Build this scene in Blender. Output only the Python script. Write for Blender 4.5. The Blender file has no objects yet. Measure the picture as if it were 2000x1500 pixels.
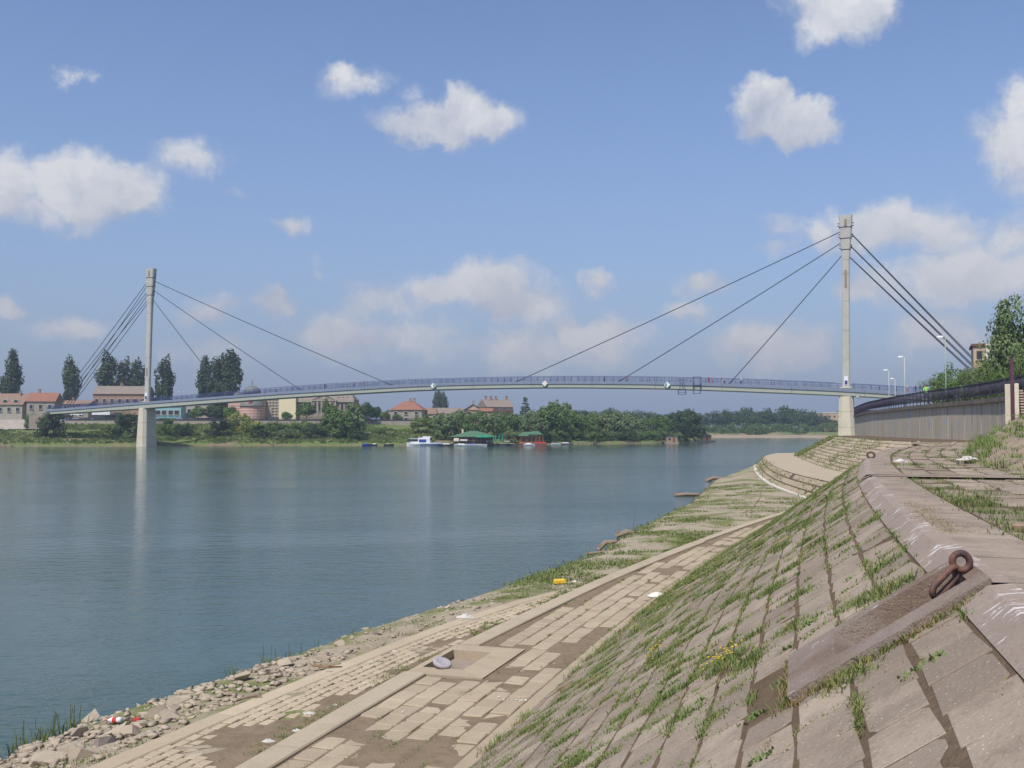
import bpy, math, random
import numpy as np
from mathutils import Matrix, Vector

random.seed(7)
RNG = np.random.default_rng(11)
scene = bpy.context.scene
COL = scene.collection

# ------------------------------------------------------------------ camera
FPX, HORIZON, EYE = 2000.0, 838.0, 5.0          # focal length and horizon in pixels of a 2000 x 1500 frame, eye height over the water
PITCH = math.atan((HORIZON - 750.0) / FPX)
cam_data = bpy.data.cameras.new('camera')
cam_data.sensor_width = 36.0
cam_data.lens = 36.0 * FPX / 2000.0
cam_data.clip_start = 0.1
cam_data.clip_end = 9000.0
cam = bpy.data.objects.new('camera', cam_data)
COL.objects.link(cam)
cam.location = (0, 0, EYE)
cam.rotation_euler = (math.pi / 2 + PITCH, 0, 0)
scene.camera = cam

def ray(x, y):
    a = (x - 1000.0) / FPX
    b = -(y - 750.0) / FPX
    return np.array([a, math.cos(PITCH) - b * math.sin(PITCH), math.sin(PITCH) + b * math.cos(PITCH)])

def onz(x, y, z):
    r = ray(x, y)
    t = (z - EYE) / r[2]
    return np.array([r[0] * t, r[1] * t, z])

def at(x, y, Y):
    r = ray(x, y)
    t = Y / r[1]
    return np.array([r[0] * t, Y, EYE + r[2] * t])

def proj(P):
    P = np.asarray(P, float)
    z = P[..., 2] - EYE
    d = P[..., 1] * math.cos(PITCH) + z * math.sin(PITCH)
    u = -P[..., 1] * math.sin(PITCH) + z * math.cos(PITCH)
    return 1000 + FPX * P[..., 0] / d, 750 - FPX * u / d, d

# ------------------------------------------------------------------ sky, sun, exposure
SUN_AZ = math.radians(212)      # compass style: 0 = ahead of the camera (+Y), clockwise; the sun stands behind and to the left
SUN_EL = math.radians(56)
world = bpy.data.worlds.new('World')
scene.world = world
world.use_nodes = True
WN, WL = world.node_tree.nodes, world.node_tree.links
WN.clear()

def wn(kind, **kw):
    n = WN.new(kind)
    for k, v in kw.items():
        setattr(n, k, v)
    return n

def wmath(op, a, b=None, c=None, clamp=False):
    n = WN.new('ShaderNodeMath'); n.operation = op; n.use_clamp = clamp
    for i, v in enumerate((a, b, c)):
        if v is None: continue
        if isinstance(v, (int, float)): n.inputs[i].default_value = v
        else: WL.new(v, n.inputs[i])
    return n.outputs[0]

def wvec(op, a, b=None):
    n = WN.new('ShaderNodeVectorMath'); n.operation = op
    for i, v in enumerate((a, b)):
        if v is None: continue
        if isinstance(v, (tuple, list, np.ndarray)): n.inputs[i].default_value = tuple(float(q) for q in v)
        else: WL.new(v, n.inputs[i])
    return n.outputs['Value'] if op in ('LENGTH', 'DOT_PRODUCT', 'DISTANCE') else n.outputs['Vector']

def wmix(fac, a, b):
    n = WN.new('ShaderNodeMix'); n.data_type = 'RGBA'
    for i, v in ((0, fac), (6, a), (7, b)):
        if isinstance(v, (int, float)): n.inputs[i].default_value = v
        elif isinstance(v, tuple): n.inputs[i].default_value = v + (1,) if len(v) == 3 else v
        else: WL.new(v, n.inputs[i])
    return n.outputs[2]

def wnoise(vec, scale, detail=4.0, rough=0.55):
    n = WN.new('ShaderNodeTexNoise')
    n.inputs['Scale'].default_value = scale
    n.inputs['Detail'].default_value = detail
    n.inputs['Roughness'].default_value = rough
    WL.new(vec, n.inputs['Vector'])
    return n

sky = wn('ShaderNodeTexSky', sky_type='NISHITA', sun_disc=False)
sky.sun_elevation = SUN_EL
sky.sun_rotation = SUN_AZ
sky.altitude = 80
sky.air_density = 1.0
sky.dust_density = 0.8
sky.ozone_density = 2.0
tc = wn('ShaderNodeTexCoord')
D0 = tc.outputs['Generated']
# wind-torn edges: the direction is warped by two noises before the cloud banks are looked up
n1 = wnoise(D0, 9.0, 5.0, 0.6)
n2 = wnoise(D0, 26.0, 5.0, 0.65)
w1 = wvec('MULTIPLY', wvec('SUBTRACT', n1.outputs['Color'], (0.5, 0.5, 0.5)), (0.075, 0.075, 0.055))
w2 = wvec('MULTIPLY', wvec('SUBTRACT', n2.outputs['Color'], (0.5, 0.5, 0.5)), (0.03, 0.03, 0.03))
DW = wvec('ADD', wvec('ADD', D0, w1), w2)
# (x, y, half width, half height, strength) of the cumulus heaps, in the photograph's pixels, turned into directions
HEAPS = [(150, 360, 105, 70, 1.1), (235, 370, 110, 70, 1.0), (20, 370, 75, 85, 1.1), (60, 410, 90, 50, .7), (360, 305, 80, 50, .62), (445, 375, 32, 22, .5),
         (120, 152, 42, 22, .62), (185, 150, 30, 16, .32), (868, 235, 150, 50, 1.2), (895, 200, 70, 50, 1.2), (965, 235, 65, 52, 1.1), (785, 240, 70, 40, 1.05), (700, 150, 75, 28, .5), (665, 132, 38, 26, .62), (790, 185, 45, 30, .45),
         (1490, 215, 60, 55, 1.15), (1555, 250, 90, 46, 1.15), (1600, 235, 45, 40, .8), (1500, 260, 70, 36, .9), (1620, 20, 130, 62, .95), (1700, 0, 70, 50, .8),
         (1990, 200, 50, 60, .75), (1965, 290, 95, 80, .85), (560, 447, 48, 26, .72), (15, 598, 38, 24, .7), (640, 528, 30, 30, .35), (1740, 440, 125, 58, .95), (1680, 420, 60, 40, .75), (1830, 455, 70, 40, .75),
         (1520, 440, 60, 42, .62), (1600, 450, 60, 40, .6), (1500, 485, 80, 32, .5), (960, 555, 110, 50, .72), (870, 565, 90, 40, .6), (1000, 590, 130, 60, .55), (760, 580, 120, 60, .42), (1178, 553, 50, 26, .6),
         (1370, 560, 75, 32, .55), (1345, 605, 70, 34, .55), (380, 610, 110, 38, .5), (540, 595, 60, 30, .42), (1890, 540, 160, 75, .52), (1700, 560, 160, 60, .42), (1950, 470, 80, 50, .5), (1500, 670, 140, 60, .42),
         (1180, 650, 150, 55, .42), (700, 660, 220, 60, .40), (400, 680, 240, 50, .32), (1000, 680, 220, 60, .36), (110, 640, 120, 40, .36), (1850, 660, 200, 60, .38)]
heaps = []
for (px, py, hw, hh, st) in HEAPS:
    d = ray(px, py); L = np.linalg.norm(d)
    heaps.append((d / L, 1.02 * hw / FPX / L, 1.02 * hh / FPX / L, st + (.24 if py > 500 else .05)))
for k in range(26):             # the same kind of sky goes on all round, outside the frame
    az = math.radians(40 + k * 280 / 25.0 + RNG.uniform(-5, 5)); el = math.radians(RNG.uniform(8, 55))
    d = np.array([math.sin(az) * math.cos(el), math.cos(az) * math.cos(el), math.sin(el)])
    heaps.append((d, RNG.uniform(.05, .12), RNG.uniform(.03, .055), RNG.uniform(.6, 1.1)))
dens = None
num = den = None
for (c, rw, rh, st) in heaps:
    hor = np.array([c[1], -c[0], 0.0]); hor /= max(np.linalg.norm(hor), 1e-6)
    # cheap ellipsoid: stretched along the world axes that the heap's width covers
    sx = 1.0 / (abs(hor[0]) * rw + (1 - abs(hor[0])) * rh * 1.2)
    sy = 1.0 / (abs(hor[1]) * rw + (1 - abs(hor[1])) * rh * 1.2)
    q = wvec('MULTIPLY', wvec('SUBTRACT', DW, c), (sx, sy, 1.0 / rh))
    v = wmath('MULTIPLY', wmath('SUBTRACT', 1.25, wvec('LENGTH', q), clamp=False), st)
    dens = v if dens is None else wmath('SMOOTH_MAX', dens, v, 0.12)
    if st > .7:
        sq = WN.new('ShaderNodeSeparateXYZ'); WL.new(q, sq.inputs[0]); wt = wmath('MAXIMUM', v, 0.0)
        num = wmath('MULTIPLY', wt, sq.outputs['Z']) if num is None else wmath('MULTIPLY_ADD', wt, sq.outputs['Z'], num)
        den = wt if den is None else wmath('ADD', den, wt)
sunv = (math.sin(SUN_AZ) * math.cos(SUN_EL), math.cos(SUN_AZ) * math.cos(SUN_EL), math.sin(SUN_EL))
n3 = wnoise(DW, 14.0, 6.0, 0.6)
n4 = wnoise(wvec('ADD', DW, (-0.012, 0.0, 0.022)), 14.0, 6.0, 0.6)
body = wmath('ADD', dens, wmath('MULTIPLY', wmath('SUBTRACT', n3.outputs['Fac'], 0.5), 1.35))
mr = wn('ShaderNodeMapRange', interpolation_type='SMOOTHSTEP')
mr.inputs['From Min'].default_value = 0.10
mr.inputs['From Max'].default_value = 0.74
WL.new(body, mr.inputs['Value'])
alpha = wmath('MULTIPLY', mr.outputs['Result'], 0.93)
n5 = wnoise(DW, 5.5, 4.0, 0.5)
n6 = wnoise(wvec('ADD', DW, (-0.03, 0.0, 0.05)), 5.5, 4.0, 0.5)
light = wmath('ADD', wmath('ADD', wmath('MULTIPLY', wmath('SUBTRACT', n3.outputs['Fac'], n4.outputs['Fac']), 2.2), wmath('MULTIPLY', wmath('SUBTRACT', n5.outputs['Fac'], n6.outputs['Fac']), 1.8)), wmath('ADD', 0.42, wmath('ADD', wmath('MULTIPLY', mr.outputs['Result'], 0.18), wmath('MULTIPLY', wmath('DIVIDE', num, wmath('ADD', den, 0.05)), 0.42))), clamp=True)
ccol = wmix(light, (3.3, 3.65, 4.5), (5.8, 5.85, 6.0))
# milky air towards the horizon
sep = wn('ShaderNodeSeparateXYZ'); WL.new(D0, sep.inputs[0])
hz = wmath('POWER', wmath('SUBTRACT', 1.0, wmath('MULTIPLY', wmath('ABSOLUTE', sep.outputs['Z']), 2.6), clamp=True), 1.7)
tint = wn('ShaderNodeMix', data_type='RGBA', blend_type='MULTIPLY'); tint.inputs[0].default_value = 1.0
WL.new(sky.outputs[0], tint.inputs[6]); tint.inputs[7].default_value = (0.97, 0.97, 1.08, 1)
milk = wmix(wmath('MULTIPLY', hz, 0.97), tint.outputs[2], (1.5, 1.9, 3.0))
ccol = wmix(wmath('MULTIPLY', hz, 0.85), ccol, (2.9, 2.93, 3.45))
final = wmix(alpha, milk, ccol)
bg = wn('ShaderNodeBackground')
bg.inputs['Strength'].default_value = 0.135
out = wn('ShaderNodeOutputWorld')
WL.new(final, bg.inputs['Color'])
WL.new(bg.outputs[0], out.inputs['Surface'])
world.cycles.sampling_method = 'MANUAL'
world.cycles.sample_map_resolution = 512

sun_data = bpy.data.lights.new('sun', 'SUN')
sun_data.energy = 4.4
sun_data.angle = math.radians(0.55)
sun_data.color = (1.0, 0.955, 0.88)
sun = bpy.data.objects.new('sun', sun_data)
COL.objects.link(sun)
sun.rotation_euler = Vector(sunv).to_track_quat('Z', 'Y').to_euler()
sun.location = (-60, -60, 120)

vs = scene.view_settings
vs.view_transform = 'Standard'
vs.look = 'None'
vs.exposure = 0.0
vs.gamma = 1.0
vs.use_curve_mapping = False
scene.cycles.use_denoising = True
scene.cycles.max_bounces = 6
scene.cycles.volume_bounces = 0
scene.cycles.transparent_max_bounces = 6
scene.cycles.caustics_reflective = False
scene.cycles.caustics_refractive = False
scene.cycles.sample_clamp_indirect = 4.0

# ------------------------------------------------------------------ materials
class NT:
    def __init__(s, name):
        s.m = bpy.data.materials.new(name); s.m.use_nodes = True
        s.n, s.l = s.m.node_tree.nodes, s.m.node_tree.links
        s.n.clear()
        s.out = s.n.new('ShaderNodeOutputMaterial')
        s.b = s.n.new('ShaderNodeBsdfPrincipled')
        s.l.new(s.b.outputs[0], s.out.inputs['Surface'])
        s.geo = None
    def put(s, sock, v):
        if isinstance(v, (int, float)): sock.default_value = v
        elif isinstance(v, tuple): sock.default_value = v + (1,) if (len(v) == 3 and sock.type == 'RGBA') else v
        else: s.l.new(v, sock)
    def pos(s):
        if s.geo is None: s.geo = s.n.new('ShaderNodeNewGeometry')
        return s.geo.outputs['Position']
    def island(s):
        s.pos(); return s.geo.outputs['Random Per Island']
    def objrand(s):
        return s.n.new('ShaderNodeObjectInfo').outputs['Random']
    def objpos(s):
        return s.n.new('ShaderNodeTexCoord').outputs['Object']
    def scale(s, v, sc):
        n = s.n.new('ShaderNodeVectorMath'); n.operation = 'MULTIPLY'
        s.l.new(v, n.inputs[0]); n.inputs[1].default_value = sc
        return n.outputs[0]
    def rot(s, v, ang):
        n = s.n.new('ShaderNodeVectorRotate'); n.rotation_type = 'Z_AXIS'
        s.l.new(v, n.inputs['Vector']); n.inputs['Angle'].default_value = ang
        return n.outputs[0]
    def noise(s, scale, vec=None, detail=3.0, rough=0.55, dist=0.0):
        n = s.n.new('ShaderNodeTexNoise')
        n.inputs['Scale'].default_value = scale; n.inputs['Detail'].default_value = detail
        n.inputs['Roughness'].default_value = rough; n.inputs['Distortion'].default_value = dist
        s.l.new(vec if vec is not None else s.pos(), n.inputs['Vector'])
        return n.outputs['Fac']
    def math(s, op, a, b=None, clamp=False):
        n = s.n.new('ShaderNodeMath'); n.operation = op; n.use_clamp = clamp
        s.put(n.inputs[0], a)
        if b is not None: s.put(n.inputs[1], b)
        return n.outputs[0]
    def ramp(s, fac, lo, hi):
        n = s.n.new('ShaderNodeMapRange'); n.interpolation_type = 'SMOOTHSTEP'
        s.l.new(fac, n.inputs['Value']); n.inputs['From Min'].default_value = lo; n.inputs['From Max'].default_value = hi
        return n.outputs['Result']
    def mix(s, fac, a, b, blend='MIX'):
        n = s.n.new('ShaderNodeMix'); n.data_type = 'RGBA'; n.blend_type = blend
        s.put(n.inputs[0], fac); s.put(n.inputs[6], a); s.put(n.inputs[7], b)
        return n.outputs[2]
    def bump(s, h, strength=0.3, dist=0.02):
        n = s.n.new('ShaderNodeBump'); n.inputs['Strength'].default_value = strength; n.inputs['Distance'].default_value = dist
        s.l.new(h, n.inputs['Height']); s.l.new(n.outputs[0], s.b.inputs['Normal'])
        return n
    def done(s, color, rough=0.8, spec=0.3):
        s.put(s.b.inputs['Base Color'], color); s.put(s.b.inputs['Roughness'], rough)
        s.b.inputs['Specular IOR Level'].default_value = spec
        return s.m

M = {}
def plain(name, c, rough=0.7, var=0.15, sc=3.0, spec=0.3, metal=0.0):
    t = NT(name)
    f = t.noise(sc, detail=4)
    d = tuple(x * (1 - var) for x in c); e = tuple(min(1, x * (1 + var)) for x in c)
    m = t.done(t.mix(f, d, e), rough, spec)
    t.b.inputs['Metallic'].default_value = metal
    M[name] = m
    return m

def concrete(name, a, b, dark, fine=30.0, rnd=0.25, stain=(0.5, 0.75), stain_amt=0.6, speck=0.35, bump=0.35, mossc=None, vstain=False):
    t = NT(name)
    r = t.math('FRACT', t.math('ADD', t.objrand(), t.island()))
    base = t.mix(t.noise(1.3, detail=4), a, b)
    base = t.mix(t.math('MULTIPLY', r, rnd), base, dark)
    p = t.scale(t.pos(), (1.0, 1.0, 0.16)) if vstain else None
    st = t.ramp(t.noise(2.1, vec=p, detail=6, rough=0.7), *stain)
    base = t.mix(t.math('MULTIPLY', st, stain_amt), base, dark)
    base = t.mix(t.math('MULTIPLY', t.ramp(t.noise(.45, detail=5, rough=.7), .42, .7), .35), base, dark)
    if mossc:
        base = t.mix(t.math('MULTIPLY', t.ramp(t.noise(0.9, detail=5), .55, .72), .5), base, mossc)
    n = t.noise(fine, detail=3, rough=0.7)
    lightsp = t.ramp(t.noise(fine * 2.3, detail=1), 0.66, 0.76)
    base = t.mix(t.math('MULTIPLY', lightsp, speck), base, (0.62, 0.56, 0.48))
    base = t.mix(t.math('MULTIPLY', t.ramp(n, .5, .75), .35), base, tuple(x * .6 for x in dark))
    t.bump(n, bump, 0.012)
    M[name] = t.done(base, 0.92, 0.15)
    return M[name]

concrete('slab', (.33, .265, .20), (.42, .34, .26), (.21, .165, .125), rnd=.8, stain=(.42, .68), stain_amt=.7, speck=.7, bump=.6)
concrete('slab_pale', (.40, .325, .225), (.475, .39, .275), (.285, .225, .155), rnd=.45, stain_amt=.5, speck=.25)
concrete('setts', (.455, .37, .255), (.52, .43, .305), (.33, .26, .175), rnd=.4, stain_amt=.25, speck=.15)
concrete('kerb', (.42, .345, .245), (.475, .395, .285), (.31, .25, .175), rnd=.2, stain_amt=.5, speck=.25)
concrete('cap', (0.313, 0.248, 0.191), (0.383, 0.309, 0.239), (0.200, 0.157, 0.122), rnd=.2, stain=(.42, .66), stain_amt=.7, speck=.6, bump=.8)
concrete('block_old', (0.217, 0.178, 0.148), (0.270, 0.217, 0.183), (0.131, 0.104, 0.087), rnd=.0, stain=(.42, .7), stain_amt=.6)
concrete('white_kerb', (0.574, 0.522, 0.426), (0.626, 0.574, 0.479), (0.435, 0.383, 0.313), stain_amt=.2, speck=.1)
concrete('pier', (.60, .53, .41), (.66, .59, .46), (.46, .40, .32), fine=6, rnd=.05, stain=(.5, .8), stain_amt=.45, speck=0, bump=.1, vstain=True)
concrete('pylon', (.47, .455, .40), (.53, .51, .45), (.32, .305, .265), fine=5, rnd=.12, stain=(.5, .8), stain_amt=.5, speck=0, bump=.1, vstain=True)
concrete('girder', (.40, .41, .35), (.45, .455, .385), (.33, .34, .29), fine=3, rnd=.1, stain_amt=.35, speck=0, bump=.1, vstain=True)
concrete('deck_kerb', (.20, .235, .31), (.235, .27, .35), (.17, .20, .27), fine=3, rnd=.05, stain_amt=.2, speck=0, bump=.05)
concrete('ledge', (0.261, 0.222, 0.174), (0.313, 0.261, 0.209), (0.148, 0.122, 0.100), rnd=.1, stain=(.4, .65), stain_amt=.7, speck=.1, vstain=True)
concrete('quay', (.34, .30, .245), (.39, .345, .285), (.26, .225, .18), fine=4, rnd=.1, stain_amt=.4, speck=0, vstain=True)
concrete('rock', (0.392, 0.322, 0.239), (0.487, 0.413, 0.313), (0.278, 0.222, 0.161), fine=14, rnd=.55, stain_amt=.35, speck=.1, bump=.6)
concrete('dark_rock', (0.183, 0.152, 0.131), (0.235, 0.200, 0.170), (0.122, 0.100, 0.087), fine=14, rnd=.1, stain_amt=.4, speck=.1, bump=.6)

# crest shoulder with pale lichen and lime streaks running down the fall of the slope
def lichen():
    t = NT('lichen_cap')
    v = t.rot(t.pos(), math.radians(17))
    v2 = t.scale(v, (4.0, 12.0, 4.0))
    a = t.mix(t.noise(1.6, detail=5), (.24, .19, .155), (.36, .285, .23))
    fine = t.noise(45, detail=2)
    a = t.mix(t.math('MULTIPLY', t.ramp(fine, .5, .75), .4), a, (.13, .105, .09))
    streak = t.ramp(t.noise(1.0, vec=v2, detail=6, rough=.72, dist=.6), .55, .60)
    patch = t.ramp(t.noise(1.7, detail=4), .45, .55)
    a = t.mix(t.math('MULTIPLY', t.math('MULTIPLY', streak, patch), .9), a, (.66, .63, .60))
    t.bump(fine, .4, .012)
    M['lichen_cap'] = t.done(a, .93, .15)
lichen()
def block_mat():
    t = NT('block')
    a = t.mix(t.noise(3.0, detail=6, rough=.7), (.18, .142, .118), (.32, .255, .21))
    a = t.mix(t.ramp(t.noise(1.1, detail=4), .45, .65), a, (.19, .135, .10))
    fine = t.noise(60, detail=3)
    a = t.mix(t.math('MULTIPLY', t.ramp(fine, .45, .75), .5), a, (.10, .08, .07))
    a = t.mix(t.math('MULTIPLY', t.ramp(t.noise(85, detail=1), .64, .72), .5), a, (.48, .42, .36))
    v2 = t.scale(t.rot(t.pos(), math.radians(17)), (7.0, 20.0, 7.0))
    a = t.mix(t.math('MULTIPLY', t.ramp(t.noise(1.0, vec=v2, detail=3), .67, .71), .85), a, (.66, .63, .60))
    t.bump(t.math('ADD', fine, t.math('MULTIPLY', t.noise(9, detail=4), 1.5)), .6, .015)
    M['block'] = t.done(a, .94, .15)
block_mat()

def soil(name, cols, greens, green_lo, green_hi, sc=.6, bumpd=.03):
    t = NT(name)
    n = t.noise(sc * 1.7, detail=6, rough=.65)
    a = t.mix(t.ramp(n, .35, .65), cols[0], cols[1])
    a = t.mix(t.math('MULTIPLY', t.ramp(t.noise(sc * 7, detail=4), .45, .7), .6), a, cols[2])
    g = t.mix(t.noise(sc * 9, detail=4), greens[0], greens[1])
    gm = t.ramp(t.noise(sc, detail=7, rough=.68), green_lo, green_hi)
    a = t.mix(gm, a, g)
    f = t.noise(24, detail=4, rough=.7)
    t.bump(f, .8, bumpd)
    a = t.mix(t.math('MULTIPLY', f, .4), a, (.12, .09, .06))
    if name == 'shore':      # soaked earth right at the water
        sz_ = t.n.new('ShaderNodeSeparateXYZ'); t.l.new(t.pos(), sz_.inputs[0])
        a = t.mix(t.math('SUBTRACT', 1.0, t.ramp(sz_.outputs['Z'], .03, .13)), a, (.10, .08, .055))
    M[name] = t.done(a, .97, .1)
soil('joint_soil', ((.13, .092, .06), (.17, .12, .08), (.10, .07, .045)), ((.07, .11, .03), (.10, .15, .04)), .60, .70, sc=2.2)
soil('silt', ((.235, .175, .115), (.285, .215, .145), (.18, .13, .085)), ((.16, .19, .06), (.20, .23, .08)), .64, .76, sc=.9)
soil('shore', ((.46, .39, .29), (.40, .33, .24), (.30, .24, .17)), ((.15, .18, .06), (.21, .23, .08)), .46, .60, sc=.35)
soil('far_bank', ((.32, .25, .16), (.24, .20, .12), (.20, .18, .09)), ((.12, .17, .05), (.18, .235, .07)), .40, .52, sc=.05, bumpd=.2)
soil('mud', ((.21, .165, .11), (.28, .22, .15), (.15, .115, .075)), ((.14, .14, .06), (.16, .17, .07)), .66, .8, sc=.25, bumpd=.15)
soil('mound_soil', ((.40, .315, .235), (.35, .27, .20), (.28, .22, .155)), ((.13, .17, .05), (.18, .20, .07)), .60, .74, sc=.35)
soil('rubble_soil', ((.50, .44, .36), (.58, .52, .44), (.36, .30, .24)), ((.16, .17, .07), (.17, .2, .07)), .7, .82, sc=.3, bumpd=.3)

def leafmat(name, a, b, c, trans=.25, dry=None):
    t = NT(name)
    r = t.math('FRACT', t.math('ADD', t.island(), t.math('MULTIPLY', t.objrand(), .0)))
    col = t.mix(r, a, b)
    col = t.mix(t.ramp(t.noise(.35, detail=3), .4, .65), col, c)
    if dry: col = t.mix(t.math('MULTIPLY', t.ramp(t.noise(2.6, detail=4, rough=.65), .44, .64), .75), col, dry)
    o = t.objrand()
    col = t.mix(t.math('MULTIPLY', o, .35), col, tuple(x * .75 for x in a))
    t.done(col, .75, .2)
    tr = t.n.new('ShaderNodeBsdfTranslucent'); t.l.new(col, tr.inputs['Color'])
    mx = t.n.new('ShaderNodeMixShader'); mx.inputs[0].default_value = trans
    t.l.new(t.b.outputs[0], mx.inputs[1]); t.l.new(tr.outputs[0], mx.inputs[2])
    t.l.new(mx.outputs[0], t.out.inputs['Surface'])
    M[name] = t.m
leafmat('leaf_willow', (0.154, 0.217, 0.090), (0.245, 0.307, 0.136), (0.128, 0.181, 0.069))
leafmat('leaf_broad', (0.104, 0.179, 0.047), (0.189, 0.282, 0.075), (0.094, 0.142, 0.042))
leafmat('leaf_dark', (0.054, 0.100, 0.040), (0.100, 0.154, 0.054), (0.051, 0.081, 0.036))
leafmat('leaf_poplar', (0.051, 0.088, 0.040), (0.099, 0.145, 0.058), (0.045, 0.074, 0.034))
leafmat('leaf_yellow', (0.290, 0.319, 0.072), (0.392, 0.392, 0.087), (0.217, 0.261, 0.072))
leafmat('leaf_pale', (0.174, 0.246, 0.072), (0.275, 0.348, 0.109), (0.145, 0.203, 0.065))
leafmat('grass', (.130, .195, .055), (.24, .29, .095), (.17, .23, .06), .3, dry=(.33, .29, .12))
leafmat('grass_dry', (.32, .25, .12), (.42, .34, .18), (.25, .17, .08), .2)
leafmat('grass_far', (.15, .20, .06), (.23, .28, .09), (.12, .165, .05), .2)
leafmat('reed', (0.117, 0.169, 0.052), (0.195, 0.234, 0.078), (0.130, 0.156, 0.058), .2)
plain('flower', (.85, .55, .03), .6, .2, 20)
plain('bark', (.13, .105, .08), .95, .35, 6)
plain('steel_blue', (.045, .06, .17), .5, .2, 4)
plain('rail_dark', (.05, .04, .07), .6, .6, 1.2)
plain('cable', (.05, .058, .07), .6, .15, 3)
def rustmat():
    t = NT('rust')
    n = t.noise(38, detail=5, rough=.7)
    a = t.mix(t.ramp(t.noise(9, detail=5), .38, .62), (.065, .042, .040), (.15, .075, .055))
    a = t.mix(t.math('MULTIPLY', t.ramp(n, .55, .7), .7), a, (.24, .11, .05))
    t.bump(n, .7, .006)
    M['rust'] = t.done(a, .68, .35)
rustmat()
plain('purple_steel', (.12, .05, .075), .6, .3, 5)
plain('lamp_grey', (.42, .44, .42), .5, .15, 5)
plain('lamp_green', (.27, .34, .24), .5, .2, 5)
plain('white_paint', (.78, .78, .78), .5, .06, 6)
plain('off_white', (.72, .68, .60), .7, .1, 3)
plain('cream', (.72, .62, .40), .85, .07, .6)
plain('cream_dark', (.52, .45, .32), .85, .15, 1)
plain('peach', (.50, .36, .25), .85, .1, .7)
plain('plaster_grey', (.33, .285, .24), .9, .18, .5)
plain('plaster_white', (.38, .335, .285), .9, .18, .5)
plain('plaster_pink', (.46, .36, .31), .9, .15, .5)
plain('brick', (.34, .22, .155), .9, .25, 1.5)
plain('brick_pink', (.50, .235, .20), .9, .15, 1.5)
plain('stripe_pale', (.56, .44, .38), .9, .1, 1.5)
plain('stone_brown', (.27, .22, .17), .9, .2, .6)
plain('stone_pale', (.42, .37, .30), .9, .2, .6)
plain('tile_red', (.27, .125, .08), .85, .25, 1.2)
plain('tile_brown', (.24, .155, .11), .85, .25, 1.2)
plain('tile_grey', (.235, .19, .155), .85, .2, 1.0)
plain('dome_lead', (.15, .155, .15), .6, .2, .7)
plain('roof_green', (.075, .155, .085), .7, .2, 1.0)
plain('wood_orange', (.42, .19, .07), .7, .25, 2)
plain('wood_brown', (.17, .085, .05), .8, .25, 2)
plain('wood_grey', (.30, .26, .21), .9, .25, 3)
plain('window_dark', (.03, .033, .04), .2, .3, 2, spec=.6)
plain('window_frame', (.55, .52, .47), .7, .1, 2)
plain('tarp_green', (.015, .24, .14), .7, .2, 2)
plain('boat_white', (.74, .75, .76), .35, .06, 2, spec=.5)
plain('boat_blue', (.03, .07, .30), .5, .15, 2)
plain('boat_dark', (.05, .055, .06), .6, .2, 2)
plain('cyan_panel', (.22, .42, .46), .7, .1, 1)
plain('skin', (.50, .30, .21), .6, .08, 8)
plain('hair_dark', (.035, .025, .02), .7, .2, 8)
plain('hair_brown', (.12, .05, .03), .7, .2, 8)
plain('cloth_white', (.72, .71, .70), .85, .08, 6)
plain('cloth_red', (.55, .06, .05), .85, .1, 6)
plain('cloth_pink', (.62, .20, .20), .85, .1, 6)
plain('cloth_navy', (.03, .035, .07), .85, .15, 6)
plain('cloth_grey', (.16, .16, .17), .85, .15, 6)
plain('cloth_lime', (.32, .70, .16), .85, .08, 6)
plain('cloth_tan', (.42, .32, .22), .85, .1, 6)
plain('cloth_black', (.02, .02, .022), .85, .2, 6)
plain('sign_cream', (.80, .70, .55), .5, .04, 4)
plain('sign_green', (.02, .30, .19), .5, .08, 4)
plain('plastic_red', (.50, .05, .04), .4, .1, 6)
plain('plastic_yellow', (.75, .48, .05), .5, .1, 6)
plain('paper', (.52, .49, .45), .9, .1, 10)
plain('cardboard', (.27, .17, .10), .9, .25, 8)
plain('grey_disc', (.36, .33, .345), .8, .25, 18)
plain('tarmac', (.10, .095, .09), .9, .15, 1)
plain('rubber', (.025, .025, .025), .8, .1, 4)
plain('deck_grey', (.30, .30, .31), .9, .1, 1)
plain('shell', (.80, .77, .72), .6, .1, 30)
plain('driftwood', (.25, .19, .14), .9, .3, 6)

def water():
    t = NT('river_water')
    p = t.pos()
    big = t.noise(1.0, vec=t.scale(t.rot(p, math.radians(-12)), (.012, .045, 1)), detail=4, rough=.6)
    calm = t.ramp(big, .40, .62)
    f1 = t.noise(1.0, vec=t.scale(p, (1.0, 1.5, 1)), detail=2, rough=.5)
    f2 = t.noise(1.0, vec=t.scale(p, (4.5, 6.5, 1)), detail=3, rough=.6)
    h = t.math('ADD', t.math('MULTIPLY', f1, .05), t.math('MULTIPLY', f2, .02))
    h = t.math('MULTIPLY', h, t.math('ADD', .58, t.math('MULTIPLY', calm, .55)))
    bn = t.bump(h, 1.0, 1.0)
    col = t.mix(big, (.056, .096, .080), (.044, .078, .068))
    t.done(col, .07, .40)
    t.b.inputs['IOR'].default_value = 1.33
    M['river_water'] = t.m
water()

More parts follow.
